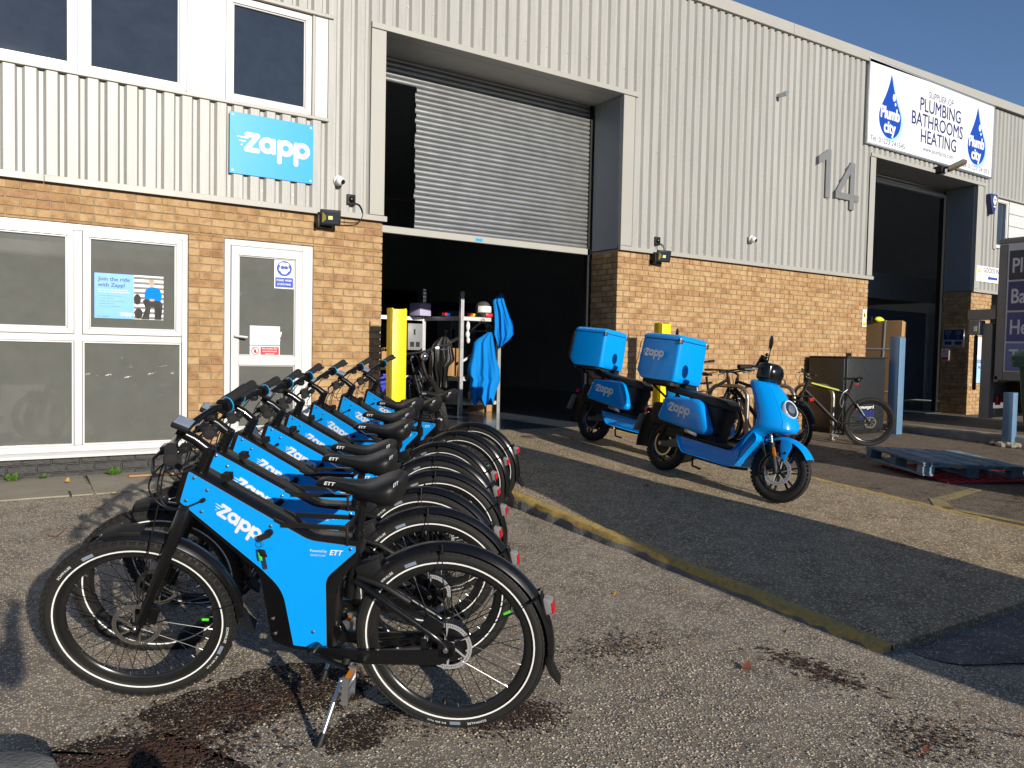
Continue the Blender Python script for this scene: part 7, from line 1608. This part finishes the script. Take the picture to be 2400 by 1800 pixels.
def twig(b, rg, x, y, z):
    a = rg.uniform(0, 6.28); L = rg.uniform(.012, .045); e = V(math.cos(a), math.sin(a), rg.uniform(-.05,.1))*L; s_ = V(-math.sin(a), math.cos(a), 0)*.0009; c = V(x, y, z+.004)
    b.add([c-e-s_, c-e+s_, c+e+s_, c+e-s_, c+V(0,0,.0014)], [(0,1,4),(1,2,4),(2,3,4),(3,0,4)])
M['straw'] = mat('dry_needles', (.16,.085,.04), .8, var=.5, vs_=20)
scatter('dry_needles', 420, [(-6.15,-5.02,.2,.1), (-6.45,-5.6,.2,.09), (-5.2,-5.2,.8,.5), (-4.2,-5.3,.3,.15), (-3.8,-6.5,.2,.1)], twig, 'straw', 12)
# moss in the slab joint
b = MB(); b.box(-6.467, -6.449, -.95, -.03, .19, .2035); b.box(-5.80, -5.782, -.95, -.03, .19, .2035); tag(b.build('joint_moss', M['moss'], smooth=0), kind='stuff')
# ------------------------------------------------------------------ unseen things behind the photographer, some added for their shadows
t = thing('shade_van', 'unseen tall white van added behind the camera, its body shaped to shade the driveway', 'van', (-2.46, -10.4, 0))
b = MB(); rings = []
for z, w, yr, yf in ((.35,.93,2.66,-2.75), (1.05,.94,2.70,-2.7), (1.25,.88,2.70,-2.55), (1.70,.66,2.68,-1.95), (2.15,.58,2.62,-1.5), (2.42,.48,2.5,-1.3), (2.54,.30,2.2,-1.0)): rings.append([(p[0], p[1], z) for p in rpoly([(-w, yf), (w, yf), (w, yr), (-w, yr)], .22, 5)])  # unseen van: sides tapered to fit the shadow band on the driveway
vb = part(b.loft(rings), 'body', 'truckwhite', t, smooth=50)
b = MB()
for sd in (-1, 1): b.add([(sd*.876,-1.9,1.27), (sd*.876,.2,1.27), (sd*.672,.2,1.68), (sd*.672,-1.6,1.68)], [(0,1,2,3)]); part(b, 'window', 'glassdark', t, smooth=0)
for y in (-1.75, 1.75):
    for x in (-.75, .75):
        b = MB(); b.ring([(.20,-.1), (.33,-.1), (.345,-.05), (.345,.05), (.33,.1), (.20,.1)], 32, c=(x, y, .345), axis='x'); w_ = part(b, 'wheel', 'rubber', t); b = MB(); b.ring([(.02,-.08), (.2,-.09), (.2,.09), (.02,.08)], 24, c=(x, y, .345), axis='x'); part(b, 'rim', 'alu', w_)
t = thing('opposite_building', 'long low grey industrial unit facing the yard behind the camera', 'building', (0, -46, 0))
b = MB(); b.box(-60, 45, -10, 0, 0, 6.2); part(b, 'wall', mat('far_cladding', (.22,.23,.22), .7), t); b = MB(); b.prism([(-10.4,6.2), (.4,6.2), (.4,6.5), (-5,8.0), (-10.4,6.5)], -60, 45, 'x'); part(b, 'roof', mat('far_roof', (.12,.12,.12), .7), t)
# the photographer, phone in both hands
def person():
    t = thing('person', 'person in dark jacket and jeans holding up a phone behind the camera', 'person', (-7.12, -8.46, 0), (0, 0, R(-33)))
    bm_v = {'pelvis':(0,0,.95,.15), 'waist':(0,0,1.10,.14), 'chest':(0,.02,1.32,.165), 'neck':(0,.03,1.50,.06), 'head0':(0,.06,1.58,.075), 'head1':(0,.06,1.68,.095),
            'shL':(-.17,.02,1.42,.065), 'elL':(-.25,.16,1.20,.048), 'wrL':(-.09,.40,1.36,.034), 'haL':(-.055,.46,1.385,.036), 'shR':(.17,.02,1.42,.065), 'elR':(.25,.16,1.20,.048), 'wrR':(.09,.40,1.36,.034), 'haR':(.055,.46,1.385,.036),
            'hipL':(-.10,0,.90,.10), 'knL':(-.13,.02,.50,.068), 'anL':(-.14,-.02,.10,.048), 'toL':(-.16,.16,.045,.045), 'hipR':(.10,0,.90,.10), 'knR':(.13,.02,.50,.068), 'anR':(.14,-.02,.10,.048), 'toR':(.16,.16,.045,.045)}
    ks = list(bm_v); ed = [('pelvis','waist'),('waist','chest'),('chest','neck'),('neck','head0'),('head0','head1'),('chest','shL'),('shL','elL'),('elL','wrL'),('wrL','haL'),('chest','shR'),('shR','elR'),('elR','wrR'),('wrR','haR'),('pelvis','hipL'),('hipL','knL'),('knL','anL'),('anL','toL'),('pelvis','hipR'),('hipR','knR'),('knR','anR'),('anR','toR')]
    me = bpy.data.meshes.new('body'); me.from_pydata([bm_v[k][:3] for k in ks], [(ks.index(a), ks.index(c)) for a, c in ed], [])
    o = bpy.data.objects.new('body', me); COL.objects.link(o); o.parent = t
    sk = o.modifiers.new('skin', 'SKIN')
    for i, k in enumerate(ks): r_ = bm_v[k][3]; me.skin_vertices[0].data[i].radius = (r_, r_)
    me.skin_vertices[0].data[0].use_root = True
    sb = o.modifiers.new('sub', 'SUBSURF'); sb.levels = 2; sb.render_levels = 2; me.materials.append(M['jacket'])
    b = MB(); b.ball((0, .065, 1.665), (.085, .10, .125), 20, 14); b.ball((0, .165, 1.655), (.014, .02, .022), 8, 6); b.ball((-.085, .06, 1.66), (.012, .02, .03), 8, 6); b.ball((.085, .06, 1.66), (.012, .02, .03), 8, 6); part(b, 'head', 'skin', t)
    b = MB(); b.ball((0, .045, 1.70), (.092, .105, .105), 18, 12); part(b, 'hair', 'hair', t)
    b = MB(); b.ring([(.16, 0), (.165, .05), (.155, .10), (.15, .0)], 24, c=(0, 0, .92), axis='z')
    for sd in (-1, 1): b.tube([(sd*.10, 0, .92), (sd*.13, .02, .50), (sd*.14, -.02, .08)], [.108, .078, .064], 14)
    part(b, 'jeans', 'jeans', t)
    for sd in (-1, 1):
        b = MB()
        for k in range(4): b.tube([(sd*.055, .455, 1.355+.021*k), (sd*(.075+.004*k), .485, 1.357+.021*k), (sd*.062, .512, 1.358+.021*k), (sd*.044, .516, 1.358+.021*k)], [.010, .010, .009, .007], 8)
        b.tube([(sd*.055, .45, 1.43), (sd*.045, .478, 1.445), (sd*.03, .486, 1.437)], [.012, .011, .009], 8); part(b, 'fingers', 'skin', t)
    return t
person()
t = thing('phone', 'black phone held up by the photographer behind the camera', 'phone', tuple(CAM-_f*.035)); t.rotation_euler = (0, 0, R(-33))
b = MB(); b.box(-.075, .075, -.004, .004, -.036, .036); part(b, 'body', 'black', t, bevel=.003)

t = thing('shadow_post', 'unseen short grey post added to cast a shadow strip on the tarmac', 'post', (-6.50, -7.25, 0))  # out-of-view post, added only to throw a thin shadow
b = MB(); b.cyl((0, 0, 0), (0, 0, .56), .055, n=18); b.ball((0, 0, .56), .055, 16, 8); part(b, 'post', 'stone', t); b = MB(); b.cyl((0, 0, 0), (0, 0, .03), .11, n=20); part(b, 'base', 'stone', t)

for o in list(S.objects):
    if o.name.startswith('lettering') and len(o.data.polygons) > 60: tag(o, kind='stuff')
